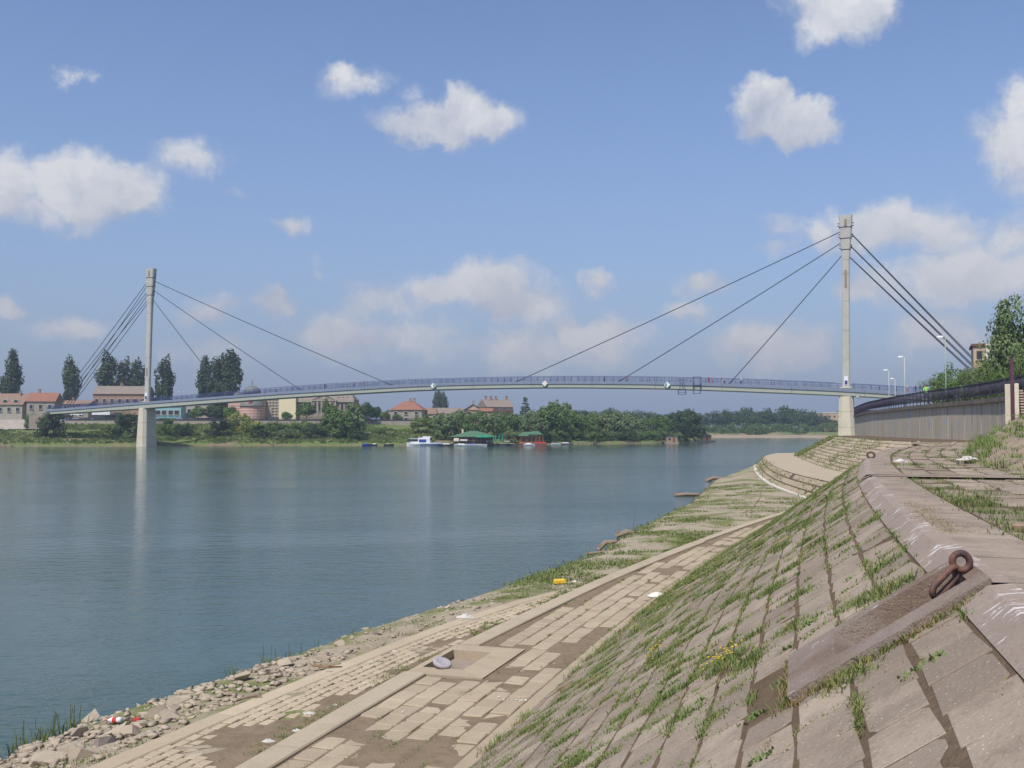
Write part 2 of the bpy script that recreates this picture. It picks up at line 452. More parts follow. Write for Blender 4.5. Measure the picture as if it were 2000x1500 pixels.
def wallmat():
    t = NT('wall_concrete')
    v = t.scale(t.pos(), (2.2, 1.2, .10))
    a = t.mix(t.noise(1.0, vec=v, detail=5, rough=.65), (.36, .31, .24), (.54, .475, .375))
    a = t.mix(t.math('MULTIPLY', t.ramp(t.noise(1.0, vec=t.scale(t.pos(), (3.0, 2.0, .18)), detail=4), .55, .7), .6), a, (.20, .165, .135))
    # faded spray paint, flat print on the wall
    pv = t.scale(t.pos(), (.9, .35, .45))
    for (c, off, lo) in (((.26, .33, .44), 0.0, .62), ((.50, .44, .20), 7.3, .64), ((.30, .40, .52), 13.1, .645), ((.38, .22, .20), 21.7, .68)):
        nd = t.n.new('ShaderNodeVectorMath'); nd.operation = 'ADD'; t.l.new(pv, nd.inputs[0]); nd.inputs[1].default_value = (off, off, off)
        a = t.mix(t.math('MULTIPLY', t.ramp(t.noise(1.2, vec=nd.outputs[0], detail=3), lo, lo + .06), .55), a, c)
    t.bump(t.noise(12, detail=3), .3, .02)
    M['wall_concrete'] = t.done(a, .92, .15)
wallmat()

# ------------------------------------------------------------------ mesh helpers
def mesh_from(name, verts, faces, mats=None, midx=None, smooth=False):
    me = bpy.data.meshes.new(name)
    V = np.asarray(verts, np.float32).reshape(-1, 3)
    if isinstance(faces, np.ndarray) and faces.ndim == 2:
        nf, k = faces.shape
        me.vertices.add(len(V)); me.vertices.foreach_set('co', V.ravel())
        me.loops.add(nf * k); me.loops.foreach_set('vertex_index', faces.astype(np.int32).ravel())
        me.polygons.add(nf); me.polygons.foreach_set('loop_start', np.arange(nf, dtype=np.int32) * k)
        me.update(calc_edges=True)
    else:
        me.from_pydata(V.tolist(), [], [list(f) for f in faces]); me.update()
    for m in (mats if isinstance(mats, (list, tuple)) else [mats]):
        if m is not None: me.materials.append(M[m])
    if midx is not None: me.polygons.foreach_set('material_index', np.asarray(midx, np.int32))
    if smooth: me.polygons.foreach_set('use_smooth', np.ones(len(me.polygons), bool))
    return me

def link(name, me, parent=None, loc=(0, 0, 0), rz=0.0, mat=None, scale=None):
    o = bpy.data.objects.new(name, me); COL.objects.link(o)
    if parent is not None: o.parent = parent
    if mat is not None: o.matrix_basis = mat
    else:
        o.location = tuple(float(q) for q in loc)
        if rz: o.rotation_euler = (0, 0, rz)
        if scale is not None: o.scale = scale
    return o

def thing(name, label, cat, loc=(0, 0, 0), rz=0.0, group=None, scale=None):
    o = link(name, None, None, loc, rz, scale=scale)
    o['label'] = label; o['category'] = cat
    if group: o['group'] = group
    return o

def tag(o, label, cat, group=None, kind=None):
    o['label'] = label; o['category'] = cat
    if group: o['group'] = group
    if kind: o['kind'] = kind
    return o

def struct(o, label=None):
    o['kind'] = 'structure'
    if label: o['label'] = label
    return o

class MB:
    def __init__(s): s.v, s.f, s.mi = [], [], []; s.cur = 0
    def add(s, verts, faces):
        b = len(s.v); s.v += [tuple(map(float, p)) for p in verts]
        s.f += [tuple(b + i for i in f) for f in faces]; s.mi += [s.cur] * len(faces)
        return s
    def box(s, c, size, rz=0.0, taper=1.0):
        hx, hy, hz = (q / 2 for q in size); cs, sn = math.cos(rz), math.sin(rz); vs_ = []
        for z, k in ((-hz, 1.0), (hz, taper)):
            for x, y in ((-hx, -hy), (hx, -hy), (hx, hy), (-hx, hy)):
                x2, y2 = x * k, y * k
                vs_.append((c[0] + x2 * cs - y2 * sn, c[1] + x2 * sn + y2 * cs, c[2] + z))
        return s.add(vs_, [(0, 3, 2, 1), (4, 5, 6, 7), (0, 1, 5, 4), (1, 2, 6, 5), (2, 3, 7, 6), (3, 0, 4, 7)])
    def cbox(s, c, size, ch=.05, rz=0.0):
        hx, hy, hz = (q / 2 for q in size); cs, sn = math.cos(rz), math.sin(rz); vs_ = []
        for z, k in ((-hz, 0), (hz - ch, 0), (hz, ch)):
            for x, y in ((-hx + k, -hy + k), (hx - k, -hy + k), (hx - k, hy - k), (-hx + k, hy - k)):
                vs_.append((c[0] + x * cs - y * sn, c[1] + x * sn + y * cs, c[2] + z))
        f = [(0, 3, 2, 1), (8, 9, 10, 11)]
        for b in (0, 4):
            f += [(b + i, b + (i + 1) % 4, b + 4 + (i + 1) % 4, b + 4 + i) for i in range(4)]
        return s.add(vs_, f)
    def prism(s, poly, z0, z1):
        n = len(poly)
        vs_ = [(p[0], p[1], z0) for p in poly] + [(p[0], p[1], z1) for p in poly]
        return s.add(vs_, [tuple(range(n))[::-1], tuple(range(n, 2 * n))] + [(i, (i + 1) % n, n + (i + 1) % n, n + i) for i in range(n)])
    def loft(s, rings, cap=True, closed=True):
        n = len(rings[0]); vs_ = [p for r in rings for p in r]; f = []
        for k in range(len(rings) - 1):
            for i in range(n if closed else n - 1):
                j = (i + 1) % n
                f.append((k * n + i, k * n + j, (k + 1) * n + j, (k + 1) * n + i))
        if cap:
            f.append(tuple(range(n))[::-1]); f.append(tuple(range((len(rings) - 1) * n, len(rings) * n)))
        return s.add(vs_, f)
    def tube(s, path, r, n=8, closed=False, cap=True):
        P = [Vector(p) for p in path]; rings = []; prev = None
        R = r if isinstance(r, (list, tuple)) else [r] * len(P)
        for i, p in enumerate(P):
            if closed: t = P[(i + 1) % len(P)] - P[i - 1]
            else: t = P[min(i + 1, len(P) - 1)] - P[max(i - 1, 0)]
            t.normalize()
            if prev is None:
                a = Vector((0, 0, 1)) if abs(t.z) < .9 else Vector((1, 0, 0))
                x = t.cross(a).normalized()
            else: x = (prev - t * prev.dot(t)).normalized()
            y = t.cross(x); prev = x
            rings.append([tuple(p + (x * math.cos(2 * math.pi * k / n) + y * math.sin(2 * math.pi * k / n)) * R[i]) for k in range(n)])
        if closed:
            rings.append(rings[0]); return s.loft(rings, cap=False)
        return s.loft(rings, cap=cap)
    def lathe(s, prof, n=16, c=(0, 0, 0)):
        rings = [[(c[0] + r * math.cos(2 * math.pi * k / n), c[1] + r * math.sin(2 * math.pi * k / n), c[2] + z) for k in range(n)] for r, z in prof]
        return s.loft(rings)
    def mesh(s, name, mats, smooth=False):
        return mesh_from(name, s.v, s.f, mats, s.mi, smooth)
    def build(s, name, mats, parent=None, loc=(0, 0, 0), rz=0.0, smooth=False):
        return link(name, s.mesh(name, mats, smooth), parent, loc, rz)

def grid_mesh(name, lines, mat, smooth=True, noise=None):
    """lines: (m, n, 3) array; quads between neighbouring lines."""
    A = np.asarray(lines, float); m, n = A.shape[:2]
    idx = np.arange(m * n).reshape(m, n)
    f = np.stack([idx[:-1, :-1], idx[:-1, 1:], idx[1:, 1:], idx[1:, :-1]], -1).reshape(-1, 4)
    return mesh_from(name, A.reshape(-1, 3), f, mat, smooth=smooth)

def stamp(T, base_v, base_f):
    """T: (k,4,4) transforms; one mesh holding the base shape at every transform."""
    T = np.asarray(T); k = len(T); bv = np.asarray(base_v); nb = len(bv)
    h = np.concatenate([bv, np.ones((nb, 1))], 1)
    V = np.einsum('kij,nj->kni', T, h)[..., :3].reshape(-1, 3)
    F_ = (np.asarray(base_f)[None] + (np.arange(k) * nb)[:, None, None]).reshape(-1, np.asarray(base_f).shape[1])
    return V, F_
ORD = ['leftmost', 'second from left', 'third from left', 'fourth from left', 'fifth from left', 'sixth from left', 'seventh from left', 'eighth from left', 'ninth from left', 'tenth from left',
       'eleventh from left', 'twelfth from left', 'thirteenth from left', 'fourteenth from left', 'fifteenth from left', 'sixteenth from left', 'seventeenth from left', 'eighteenth from left', 'nineteenth from left', 'twentieth from left',
       'twenty-first from left', 'twenty-second from left', 'twenty-third from left', 'twenty-fourth from left', 'twenty-fifth from left', 'twenty-sixth from left', 'twenty-seventh from left', 'twenty-eighth from left']
# ------------------------------------------------------------------ the near embankment: curves in plan
ZP, ZM, ZC = 0.55, 1.70, 4.10        # lower walk, half-way path, crest of the embankment (metres over the water)
DU = 0.25
UU = np.arange(-16, 300, DU)
TH = np.interp(UU, [-16, 0, 46, 56, 64, 76, 100, 112, 126, 300], [14.0, 17.0, 25.7, 6.0, 6.0, 10.0, 12.7, 13.0, 21.0, 21.0])
THR = np.radians(TH)
i0 = int(round(16 / DU))
sx = np.concatenate([[0], np.cumsum((np.sin(THR[1:]) + np.sin(THR[:-1])) / 2 * DU)])
sy = np.concatenate([[0], np.cumsum((np.cos(THR[1:]) + np.cos(THR[:-1])) / 2 * DU)])
FX = sx - sx[i0] - 0.57
FY = sy - sy[i0] + 13.67
def fth(u): return np.interp(u, UU, THR)
def pt(u, w):
    th = fth(u)
    return np.interp(u, UU, FX) + w * np.cos(th), np.interp(u, UU, FY) - w * np.sin(th)
def to_uw(x, y):
    k = int(np.argmin((FX - x) ** 2 + (FY - y) ** 2)); th = THR[k]
    dx, dy = x - FX[k], y - FY[k]
    return UU[k] + dx * math.sin(th) + dy * math.cos(th), dx * math.cos(th) - dy * math.sin(th)
def pix_uw(px, py, z):
    q = onz(px, py, z); return to_uw(q[0], q[1])
def w_crest(u): return np.interp(u, [-16, -6, 25, 42, 60, 300], [5.4, 5.4, 5.05, 5.05, 9.2, 9.2])
def w_p1(u): return np.interp(u, [-16, 25, 42, 60, 300], [1.745, 1.635, 1.635, 1.0, 1.0])
def w_p2(u): return np.interp(u, [-16, 25, 42, 60, 300], [1.745, 1.635, 1.635, 4.8, 4.8])
def w_mid(u): return -np.interp(u, [-16, -3, 5, 16, 31, 50, 56, 300], [2.9, 2.9, 2.92, 2.45, 1.6, .6, .02, .02])
def w_out(u): return -np.interp(u, [-16, -1.2, 3.6, 6.5, 8.5, 12.5, 15.2], [5.1, 4.8, 4.47, 4.25, 4.07, 3.5, 2.75])
def slant(u): return np.hypot(w_crest(u), ZC - ZP)
def slope_pt(u, v, lift=0.0):
    """v: metres down the slope from the crest; lift: metres off the surface."""
    L = slant(u); wc = w_crest(u); f = v / L
    w = wc * (1 - f) - lift * (ZC - ZP) / L
    x, y = pt(u, w)
    return np.array([x, y, ZC - (ZC - ZP) * f + lift * wc / L])
def slope_frame(u, v, lift=0.0):
    th = fth(u); L = slant(u); wc = w_crest(u)
    a = np.array([math.sin(th), math.cos(th), 0]); up = np.array([math.cos(th) * wc / L, -math.sin(th) * wc / L, (ZC - ZP) / L])
    n = np.cross(up, a); n = n if n[2] > 0 else -n
    T = np.eye(4); T[:3, 0] = np.cross(up, n); T[:3, 1] = up; T[:3, 2] = n; T[:3, 3] = slope_pt(u, v, lift)
    return T
def flat_frame(u, w, z):
    th = fth(u); x, y = pt(u, w); T = np.eye(4)
    T[:3, 0] = (math.sin(th), math.cos(th), 0); T[:3, 1] = (-math.cos(th), math.sin(th), 0); T[:3, 3] = (x, y, z)
    return T
from mathutils import noise as mnoise
def nz(x, y, s, o=0.0): return mnoise.noise(Vector((x * s + o, y * s - o, o)))

# ------------------------------------------------------------------ paving pieces
def slab_base(dx, dy, th=.06, ch=.012, seed=0, wear=.01):
    """worn slab: uneven corners, some of them broken off; triangles only."""
    r = random.Random(seed); hx, hy = dx / 2, dy / 2; ring = []
    for (x, y, ax, ay) in ((-hx, -hy, 0, 1), (hx, -hy, -1, 0), (hx, hy, 0, -1), (-hx, hy, 1, 0)):
        x += r.uniform(-wear, wear); y += r.uniform(-wear, wear)
        if r.random() < .45:
            k, k2 = r.uniform(.02, .09) * min(1, dx * 1.6), r.uniform(.02, .07) * min(1, dx * 1.6); bx, by = ((0, -1) if (ax, ay) == (1, 0) else (1, 0) if (ax, ay) == (0, 1) else (0, 1) if (ax, ay) == (-1, 0) else (-1, 0))
            ring += [(x + ax * k, y + ay * k), (x + bx * k2, y + by * k2)]
        else: ring.append((x, y))
    # an extra nick half-way along the long edges
    n = len(ring); vs_ = [(x, y, -th) for x, y in ring] + [(x, y, -ch) for x, y in ring] + [(x * (1 - ch / hx), y * (1 - ch / hy), 0) for x, y in ring]; f = []
    for q in (0, n):
        for i in range(n):
            j = (i + 1) % n; f += [(q + i, q + j, q + n + j), (q + i, q + n + j, q + n + i)]
    for i in range(1, n - 1): f.append((2 * n, 2 * n + i, 2 * n + i + 1))
    return vs_, f

def pave(parent, name, T, dims, mat, limit=300, minvis=-1, **kw):
    """T: list of 4x4 frames; the pieces that show largest are objects of their own, the rest one joined part."""
    if not T: return
    T = np.asarray(T)
    bases = [slab_base(dims[0], dims[1], seed=q + int(dims[0] * 1000), **kw) for q in range(9)]
    hx, hy = dims[0] / 2, dims[1] / 2
    c = np.array([(-hx, -hy, 0, 1), (hx, -hy, 0, 1), (hx, hy, 0, 1), (-hx, hy, 0, 1)])
    P = np.einsum('kij,nj->kni', T, c)[..., :3]
    px, py, d = proj(P)
    area = 0.5 * np.abs((px[:, 0] - px[:, 2]) * (py[:, 1] - py[:, 3]) - (px[:, 1] - px[:, 3]) * (py[:, 0] - py[:, 2]))
    cx, cy = px.mean(1), py.mean(1)
    inside = (cx > -20) & (cx < 2020) & (cy > 0) & (cy < 1520) & (d.min(1) > .5)
    area = np.where(inside, area, 0)
    order = np.argsort(-area)
    meshes = [mesh_from(name, v, f, mat) for v, f in bases]
    for n_, k in enumerate(order[:limit]):
        if area[k] <= 0: break
        link(name, meshes[k % 9], parent, mat=Matrix(T[k].tolist()))
    rest = order[limit:] if area[order[:limit]].min() > 0 else order[int((area[order[:limit]] > 0).sum()):]
    if len(rest):
        VV, FF, o = [], [], 0
        for q in range(9):
            sel = [k for k in rest if k % 9 == q]
            if not sel: continue
            v, f = stamp(T[sel], *bases[q]); VV.append(v); FF.append(f + o); o += len(v)
        r = link(name + '_field', mesh_from(name + '_field', np.concatenate(VV), np.concatenate(FF), mat), parent)
        r['kind'] = 'stuff'

def jit(T, pos=.0025, tilt=.004, rot=.012, rs=random):
    R = (Matrix.Rotation(rs.gauss(0, tilt), 4, 'X') @ Matrix.Rotation(rs.gauss(0, tilt), 4, 'Y') @ Matrix.Rotation(rs.gauss(0, rot), 4, 'Z') @ Matrix.Translation((0, 0, rs.gauss(0, pos))))
    return T @ np.array(R)

# sheet over a (u, w) grid with rectangular holes
def uw_sheet(name, us, ws, zfun, mat, holes=()):
    for (a, b, c, d) in holes:
        us = np.union1d(us, [a, b]); ws = np.union1d(ws, [c, d])
    V = np.array([zfun(u, w) for u in us for w in ws]); nw = len(ws); F_ = []
    for i in range(len(us) - 1):
        for j in range(nw - 1):
            um, wm = (us[i] + us[i + 1]) / 2, (ws[j] + ws[j + 1]) / 2
            if any(a < um < b and c < wm < d for (a, b, c, d) in holes): continue
            F_.append((i * nw + j, i * nw + j + 1, (i + 1) * nw + j + 1, (i + 1) * nw + j))
    return mesh_from(name, V, np.array(F_), mat, smooth=True)

# ---- the slope
UB0, UB1, VB0, VB1 = -8.05, -6.75, .30, 1.72         # the mooring block, in slope coordinates (set from the photograph below)
def slope_uv(px, py):
    """where a pixel's ray meets the slope."""
    r = ray(px, py); best = None
    for t in np.arange(2.0, 60, .02):
        P = np.array([0, 0, EYE]) + r * t
        u, w = to_uw(P[0], P[1])
        f = 1 - w / w_crest(u)
        zs = ZC - (ZC - ZP) * f
        if P[2] <= zs: return u, f * slant(u)
    return None
q0, q1, q2 = slope_uv(1553, 1290), slope_uv(1568, 1360), slope_uv(1850, 1104)
UB1, UB0 = q0[0] + .02, q1[0] - .02
VB1 = (q0[1] + q1[1]) / 2 + .05
VB0 = .0
BW = UB1 - UB0
TR0, TR1, TRV0, TRV1 = UB0 + .26 * BW, UB1 - .13 * BW, .10, VB1 * .74       # trough inside the block
slope = link('embankment_slope', uw_sheet('embankment_slope', np.unique(np.concatenate([np.arange(-13, 12, .2), np.arange(12, 60, .5), np.arange(60, 200, 2)])), np.linspace(.08, 6.6, 48),
             lambda u, v: slope_pt(u, v, -.0060 + .0025 * nz(u, v, 2.5)) if u < 42 else slope_pt(u, v, -.009 - .8 * min(1, (u - 42) / 4)), 'joint_soil', holes=[(TR0, TR1, TRV0, TRV1)]))
struct(slope, 'steep paved embankment slope with grass growing in its joints')
T = []
rows = np.arange(.245, 6.3, .365)
for i, v in enumerate(rows):
    off = .25 if i % 2 else 0
    for u in np.arange(-12, 44, .505):
        uc = u + off + .02 * nz(u, v, 3)
        a0, a1 = uc - .243, uc + .243
        if v < VB1 + .02 and a1 > UB0 and a0 < UB1:
            if a0 < UB0 - .1: a1 = UB0 - .02
            elif a1 > UB1 + .1: a0 = UB1 + .02
            else: continue
            F4 = slope_frame((a0 + a1) / 2, v + .18, .0); F4[:3, 0] *= (a1 - a0) / .486; T.append(F4); continue
        if v + .18 > slant(uc): continue
        if nz(uc, v * 2, .9, 5) > .72 and v > 3: continue
        T.append(jit(slope_frame(uc, v + .18, .0)))
pave(slope, 'slab', T, (.486, .328), 'slab', ch=.004, wear=.016)

# ---- mooring block with its trough, and the rings
def blk():
    b = MB(); H_ = .05
    def P(u, v, h): return tuple(slope_pt(u, v, h))
    def quad(a, b_, c, d): b.add([a, b_, c, d], [(0, 1, 2, 3)])
    us_ = [UB0, TR0, TR1, UB1]; vs_ = [VB0, TRV0, TRV1, VB1]
    for i in range(3):
        for j in range(3):
            if i == 1 and j == 1: continue
            quad(P(us_[i], vs_[j], H_), P(us_[i + 1], vs_[j], H_), P(us_[i + 1], vs_[j + 1], H_), P(us_[i], vs_[j + 1], H_))
    lo = -.06
    for (a, c) in (((UB0, VB0), (UB0, VB1)), ((UB0, VB1), (UB1, VB1)), ((UB1, VB1), (UB1, VB0)), ((UB1, VB0), (UB0, VB0))):
        quad(P(a[0], a[1], H_), P(c[0], c[1], H_), P(c[0], c[1], lo), P(a[0], a[1], lo))
    dp = -.40
    ins = .05
    top = [(TR0, TRV0), (TR1, TRV0), (TR1, TRV1), (TR0, TRV1)]
    bot = [(TR0 + ins, TRV0 + ins), (TR1 - ins, TRV0 + ins), (TR1 - ins, TRV1 - .32), (TR0 + ins, TRV1 - .32)]
    for k in range(4):
        a, c, e, f = top[k], top[(k + 1) % 4], bot[(k + 1) % 4], bot[k]
        quad(P(*a, H_), P(*c, H_), P(*e, dp), P(*f, dp))
    quad(*[P(*q, dp) for q in bot])
    return b
mb = thing('mooring_block', 'dark weathered concrete mooring block with a sunken trough set into the near slope', 'mooring block')
blk().build('block', 'block', mb)
def ring_tube(c, ax1, ax2, r1, r2, rod, n=28, stretch=0.0):
    path = []
    for k in range(n):
        a = 2 * math.pi * k / n
        path.append(tuple(np.array(c) + ax1 * (r1 * math.cos(a) + (stretch if math.cos(a) > 0 else -stretch)) + ax2 * r2 * math.sin(a)))
    b = MB(); b.tube(path, rod, 12, closed=True); return b
def unit(v): v = np.asarray(v, float); return v / np.linalg.norm(v)
# eye and hanging link, at the head of the trough
uh = (TR0 + TR1) / 2 + .10
fr = slope_frame(uh, .12, 0); A, UPV, NV = fr[:3, 0], fr[:3, 1], fr[:3, 2]
eye_c = at(1877, 1097, float(fr[1, 3]) - .26)
mr_ = thing('mooring_ring', 'thick rusty iron mooring ring hanging from its eye at the head of the trough', 'mooring ring', tuple(eye_c))
Z3 = np.array([0, 0, 1.0])
view = unit(eye_c - np.array([0, 0, EYE])); side = unit(np.cross(view, Z3))
ring_tube((0, 0, 0), unit(side * .86 - Z3 * .22 + view * .35), unit(Z3 * .95 + side * .2), .054, .052, .022).build('eye', 'rust', mr_, smooth=True)
lk_c = at(1846, 1137, float(eye_c[1]) - .03) - eye_c
dn = unit(at(1825, 1158, float(eye_c[1]) - .08) - at(1872, 1110, float(eye_c[1])))
wd = unit(np.cross(dn, unit(view + .75 * Z3)))
ring_tube(lk_c, dn, wd, .050, .044, .021, stretch=.075).build('link', 'rust', mr_, smooth=True)
q = onz(1701, 896, ZC)
r2 = thing('mooring_ring', 'small dark mooring ring standing on the far end of the embankment crest', 'mooring ring', (q[0], q[1], ZC + .02))
ring_tube((0, 0, .09), np.array([.9, -.3, 0]), Z3, .11, .085, .032).build('eye', 'rust', r2, smooth=True)

# ---- crest cap: flat top and lichen-streaked shoulder, cast in lengths
cap = link('crest_cap', None); struct(cap, 'concrete cap along the crest of the embankment')
RECU = pix_uw(1762, 931, ZC)[0]
cuts = [-13, -10.2, UB0 - .03, UB1 + .05, -1.3, 2.9, RECU - .62, RECU + .62, 13.2, 17.4, 21.6, 25.8, 30, 34, 38, 42, 50, 58]
for a, b_ in zip(cuts[:-1], cuts[1:]):
    n = max(2, int((b_ - a) / .5) + 1); us_ = np.linspace(a + .008, b_ - .008, n)
    rec = abs((a + b_) / 2 - RECU) < .3
    isb = abs((a + b_) / 2 - (UB0 + UB1) / 2) < .3
    v0 = .24 if not isb else .02
    top, sho = MB(), MB()
    def sec(u):
        wc = w_crest(u)
        def W(w, z): x, y = pt(u, w); return (x, y, z)
        s1 = tuple(slope_pt(u, v0, .006)); s0 = tuple(slope_pt(u, v0, -.08)); k1 = tuple(slope_pt(u, .04 if not isb else .01, .03))
        return [s0, s1, k1, W(wc + .08, ZC + .022), W(wc + .085, ZC + .0225), W(wc + .62, ZC + .018), W(wc + .64, ZC - .05)]
    S = [sec(u) for u in us_]
    if rec:
        def W(u, w, z): x, y = pt(u, w); return (x, y, z)
        continue
    sho.loft([s[:5] for s in S], cap=False, closed=False); sho.build('shoulder', 'lichen_cap', cap)
    top.loft([s[4:] for s in S], cap=False, closed=False); top.build('coping', 'cap', cap)
# the channel cut across the cap and the promenade
RW0, RW1 = -.45, 2.0
def recess():
    b = MB(); u0, u1 = RECU - .62, RECU + .62; c0, c1 = RECU - .26, RECU + .26
    wc = float(w_crest(RECU))
    def W(u, w, z): x, y = pt(u, w); return (x, y, z)
    zt = ZC + .03
    for (a, b2) in ((u0, c0), (c1, u1)):
        b.add([W(a, wc - .10, ZC - .05), W(b2, wc - .10, ZC - .05), W(b2, wc + .08, zt), W(a, wc + .08, zt)], [(0, 1, 2, 3)])
        b.add([W(a, wc + .08, zt), W(b2, wc + .08, zt), W(b2, wc + RW1 + .9, zt), W(a, wc + RW1 + .9, zt)], [(0, 1, 2, 3)])
        b.add([W(a, wc - .45, ZC - .36), W(b2, wc - .45, ZC - .36), W(b2, wc - .10, ZC - .05), W(a, wc - .10, ZC - .05)], [(0, 1, 2, 3)])
    b.add([W(c0, wc + RW1, zt), W(c1, wc + RW1, zt), W(c1, wc + RW1 + .9, zt), W(c0, wc + RW1 + .9, zt)], [(0, 1, 2, 3)])
    fl = ZC - .22
    b.add([W(c0, wc + .08, zt), W(c0, wc + RW1, zt), W(c0, wc + RW1, fl), W(c0, wc - .2, fl)], [(0, 1, 2, 3)])
    b.add([W(c1, wc + .08, zt), W(c1, wc + RW1, zt), W(c1, wc + RW1, fl), W(c1, wc - .2, fl)], [(0, 1, 2, 3)])
    b.add([W(c0, wc + RW1, zt), W(c1, wc + RW1, zt), W(c1, wc + RW1, fl), W(c0, wc + RW1, fl)], [(0, 1, 2, 3)])
    b.add([W(c0, wc - .4, fl - .1), W(c1, wc - .4, fl - .1), W(c1, wc + RW1, fl), W(c0, wc + RW1, fl)], [(0, 1, 2, 3)])
    return b
rc = thing('drain_channel', 'short sunken concrete channel cut across the crest of the upper promenade', 'channel')
recess().build('channel', 'cap', rc)

# ---- the upper promenade
WCR = lambda u: float(w_crest(u))
plaza = link('upper_promenade', uw_sheet('upper_promenade', np.arange(-13, 140, 1.0), np.unique(np.concatenate([[.1, .55, .6], np.arange(1.2, 20, 1.2), np.arange(20, 300, 20)])),
             lambda u, w: np.array([*pt(u, WCR(u) + w), ZC - .008 + .008 * nz(u, w, 1.3)]), 'joint_soil', holes=[(RECU - .3, RECU + .3, .1, 2.0)]))
struct(plaza, 'upper promenade paved with worn concrete slabs')
T = []
for i, w in enumerate(np.arange(.67, 20, .52)):
    off = .38 if i % 2 else 0
    for u in np.arange(-12, 60, .77):
        uc = u + off
        if abs(uc - RECU) < 1.0 and w < 2.9: continue
        if nz(uc, w, .7, 9) > .50: continue
        T.append(jit(flat_frame(uc, WCR(uc) + w + .26, ZC), pos=.008, tilt=.008))
pave(plaza, 'slab', T, (.735, .485), 'slab', ch=.014, wear=.014)

# ---- the lower walk
RC = [pix_uw(*q, ZP) for q in ((872, 1270), (962, 1275), (906, 1308), (836, 1306))]
RU0, RU1 = (RC[2][0] + RC[3][0]) / 2, (RC[0][0] + RC[1][0]) / 2
RWa, RWb = (RC[0][1] + RC[3][1]) / 2, (RC[1][1] + RC[2][1]) / 2
walk = link('lower_walk', uw_sheet('lower_walk', np.arange(-13, 58, .25), np.array([0, .07, .14, .22, .3, .4, .5, .6, .7, .8, .9, 1.0]),
            lambda u, s: np.array([*pt(u, float(w_mid(u)) * (1 - s)), ZP - .012 + .016 * nz(u, s * 3, .8) + .008 * nz(u, s * 9, 2.3)]), 'silt'))
# the hole for the sunken box is cut in plan
me = walk.data; keep = []
for p_ in me.polygons:
    c = p_.center; u, w = to_uw(c.x, c.y)
    if not (RU0 - .45 < u < RU1 + .45 and w < RWb + .25): keep.append(tuple(p_.vertices))
vco = [tuple(v.co) for v in me.vertices]
walk.data = mesh_from('lower_walk', vco, np.array(keep), 'silt', smooth=True)
struct(walk, 'lower riverside walk paved with slabs half buried in silt')
T = []
for i, w in enumerate(np.arange(-.40, -2.9, -.372)):
    off = .26 if i % 2 else 0
    for u in np.arange(-12, 56, .53):
        uc = u + off + .03 * nz(u, w, 2)
        if w - .19 < w_mid(uc) + .44: continue
        if RU0 - .75 < uc < RU1 + .75 and w < RWb + .75: continue
        sink = nz(uc, w * 1.6, .55, 3.3)
        edge = (w - float(w_mid(uc)) - .45) < .45
        if sink > (.22 if edge else .52): continue
        T.append(jit(flat_frame(uc, w, ZP + (.0 if sink < .15 else -.03 * min(1, (sink - .15) * 4))), pos=.005, tilt=.006))
pave(walk, 'slab', T, (.505, .345), 'slab_pale', ch=.012, wear=.014)
# smooth edge strip under the foot of the slope
n = 120; us_ = np.linspace(-12, 56, n)
b = MB(); b.loft([[(*pt(u, -.22), ZP - .04), (*pt(u, -.20), ZP - .004), (*pt(u, .12), ZP + .02), (*pt(u, .2), ZP + .1)] for u in us_], cap=False, closed=False)
b.build('foot_strip', 'slab_pale', walk)
# kerbs
def kerb(parent, us_, wf, width, z0, z1, mat):
    b = MB(); rings = []
    for u in us_:
        w = float(wf(u))
        rings.append([(*pt(u, w), z0), (*pt(u, w), z1 - .02), (*pt(u, w + .02), z1), (*pt(u, w + width - .02), z1), (*pt(u, w + width), z1 - .02), (*pt(u, w + width), z0)])
    b.loft(rings); return b.build('kerb', mat, parent)
for a, e in [(-12, -6), (-6, 0), (0, RU0 - .5), (RU1 + .5, 10.5), (10.5, 16), (16, 22), (22, 28), (28, 34), (34, 41), (41, 48), (48, 54)]:
    kerb(walk, np.linspace(a + .006, e - .006, 12), w_mid, .44 if a < 28 else .36, ZP - .25, ZP + .035, 'kerb')
for a, e in [(-12, -7.5), (-7.5, -3), (-3, 1.2), (1.2, 5.0), (5.0, 8.4), (8.4, 11.8), (11.8, 15.0)]:
    kerb(walk, np.linspace(a + .006, e - .006, 10), w_out, .36, ZP - .4, ZP + .01, 'setts')
# the sunken box: apron round a rectangular pit
def pit():
    b = MB()
    def W(u, w, z): x, y = pt(u, w); return (x, y, z)
    o = (RU0 - .5, RU1 + .5, float(w_mid((RU0 + RU1) / 2)), RWb + .55); i_ = (RU0, RU1, RWa, RWb); zt = ZP + .014; fl = ZP - .16
    O = [(o[0], o[2]), (o[1], o[2]), (o[1], o[3]), (o[0], o[3])]; I = [(i_[0], i_[2]), (i_[1], i_[2]), (i_[1], i_[3]), (i_[0], i_[3])]
    for k in range(4):
        j = (k + 1) % 4
        b.add([W(*O[k], zt), W(*O[j], zt), W(*I[j], zt), W(*I[k], zt)], [(0, 1, 2, 3)])
        b.add([W(*I[k], zt), W(*I[j], zt), W(*I[j], fl), W(*I[k], fl)], [(0, 1, 2, 3)])
        b.add([W(*O[k], zt), W(*O[j], zt), W(*O[j], zt - .25), W(*O[k], zt - .25)], [(0, 1, 2, 3)])
    return b, [W(*q, fl) for q in I]
b, flo = pit()
pb = thing('sunken_pit', 'shallow rectangular concrete pit with a pale apron on the lower walk', 'pit')
b.build('apron', 'slab_pale', pb)
MB().add(flo, [(0, 1, 2, 3)]).build('pit_floor', 'cap', pb)
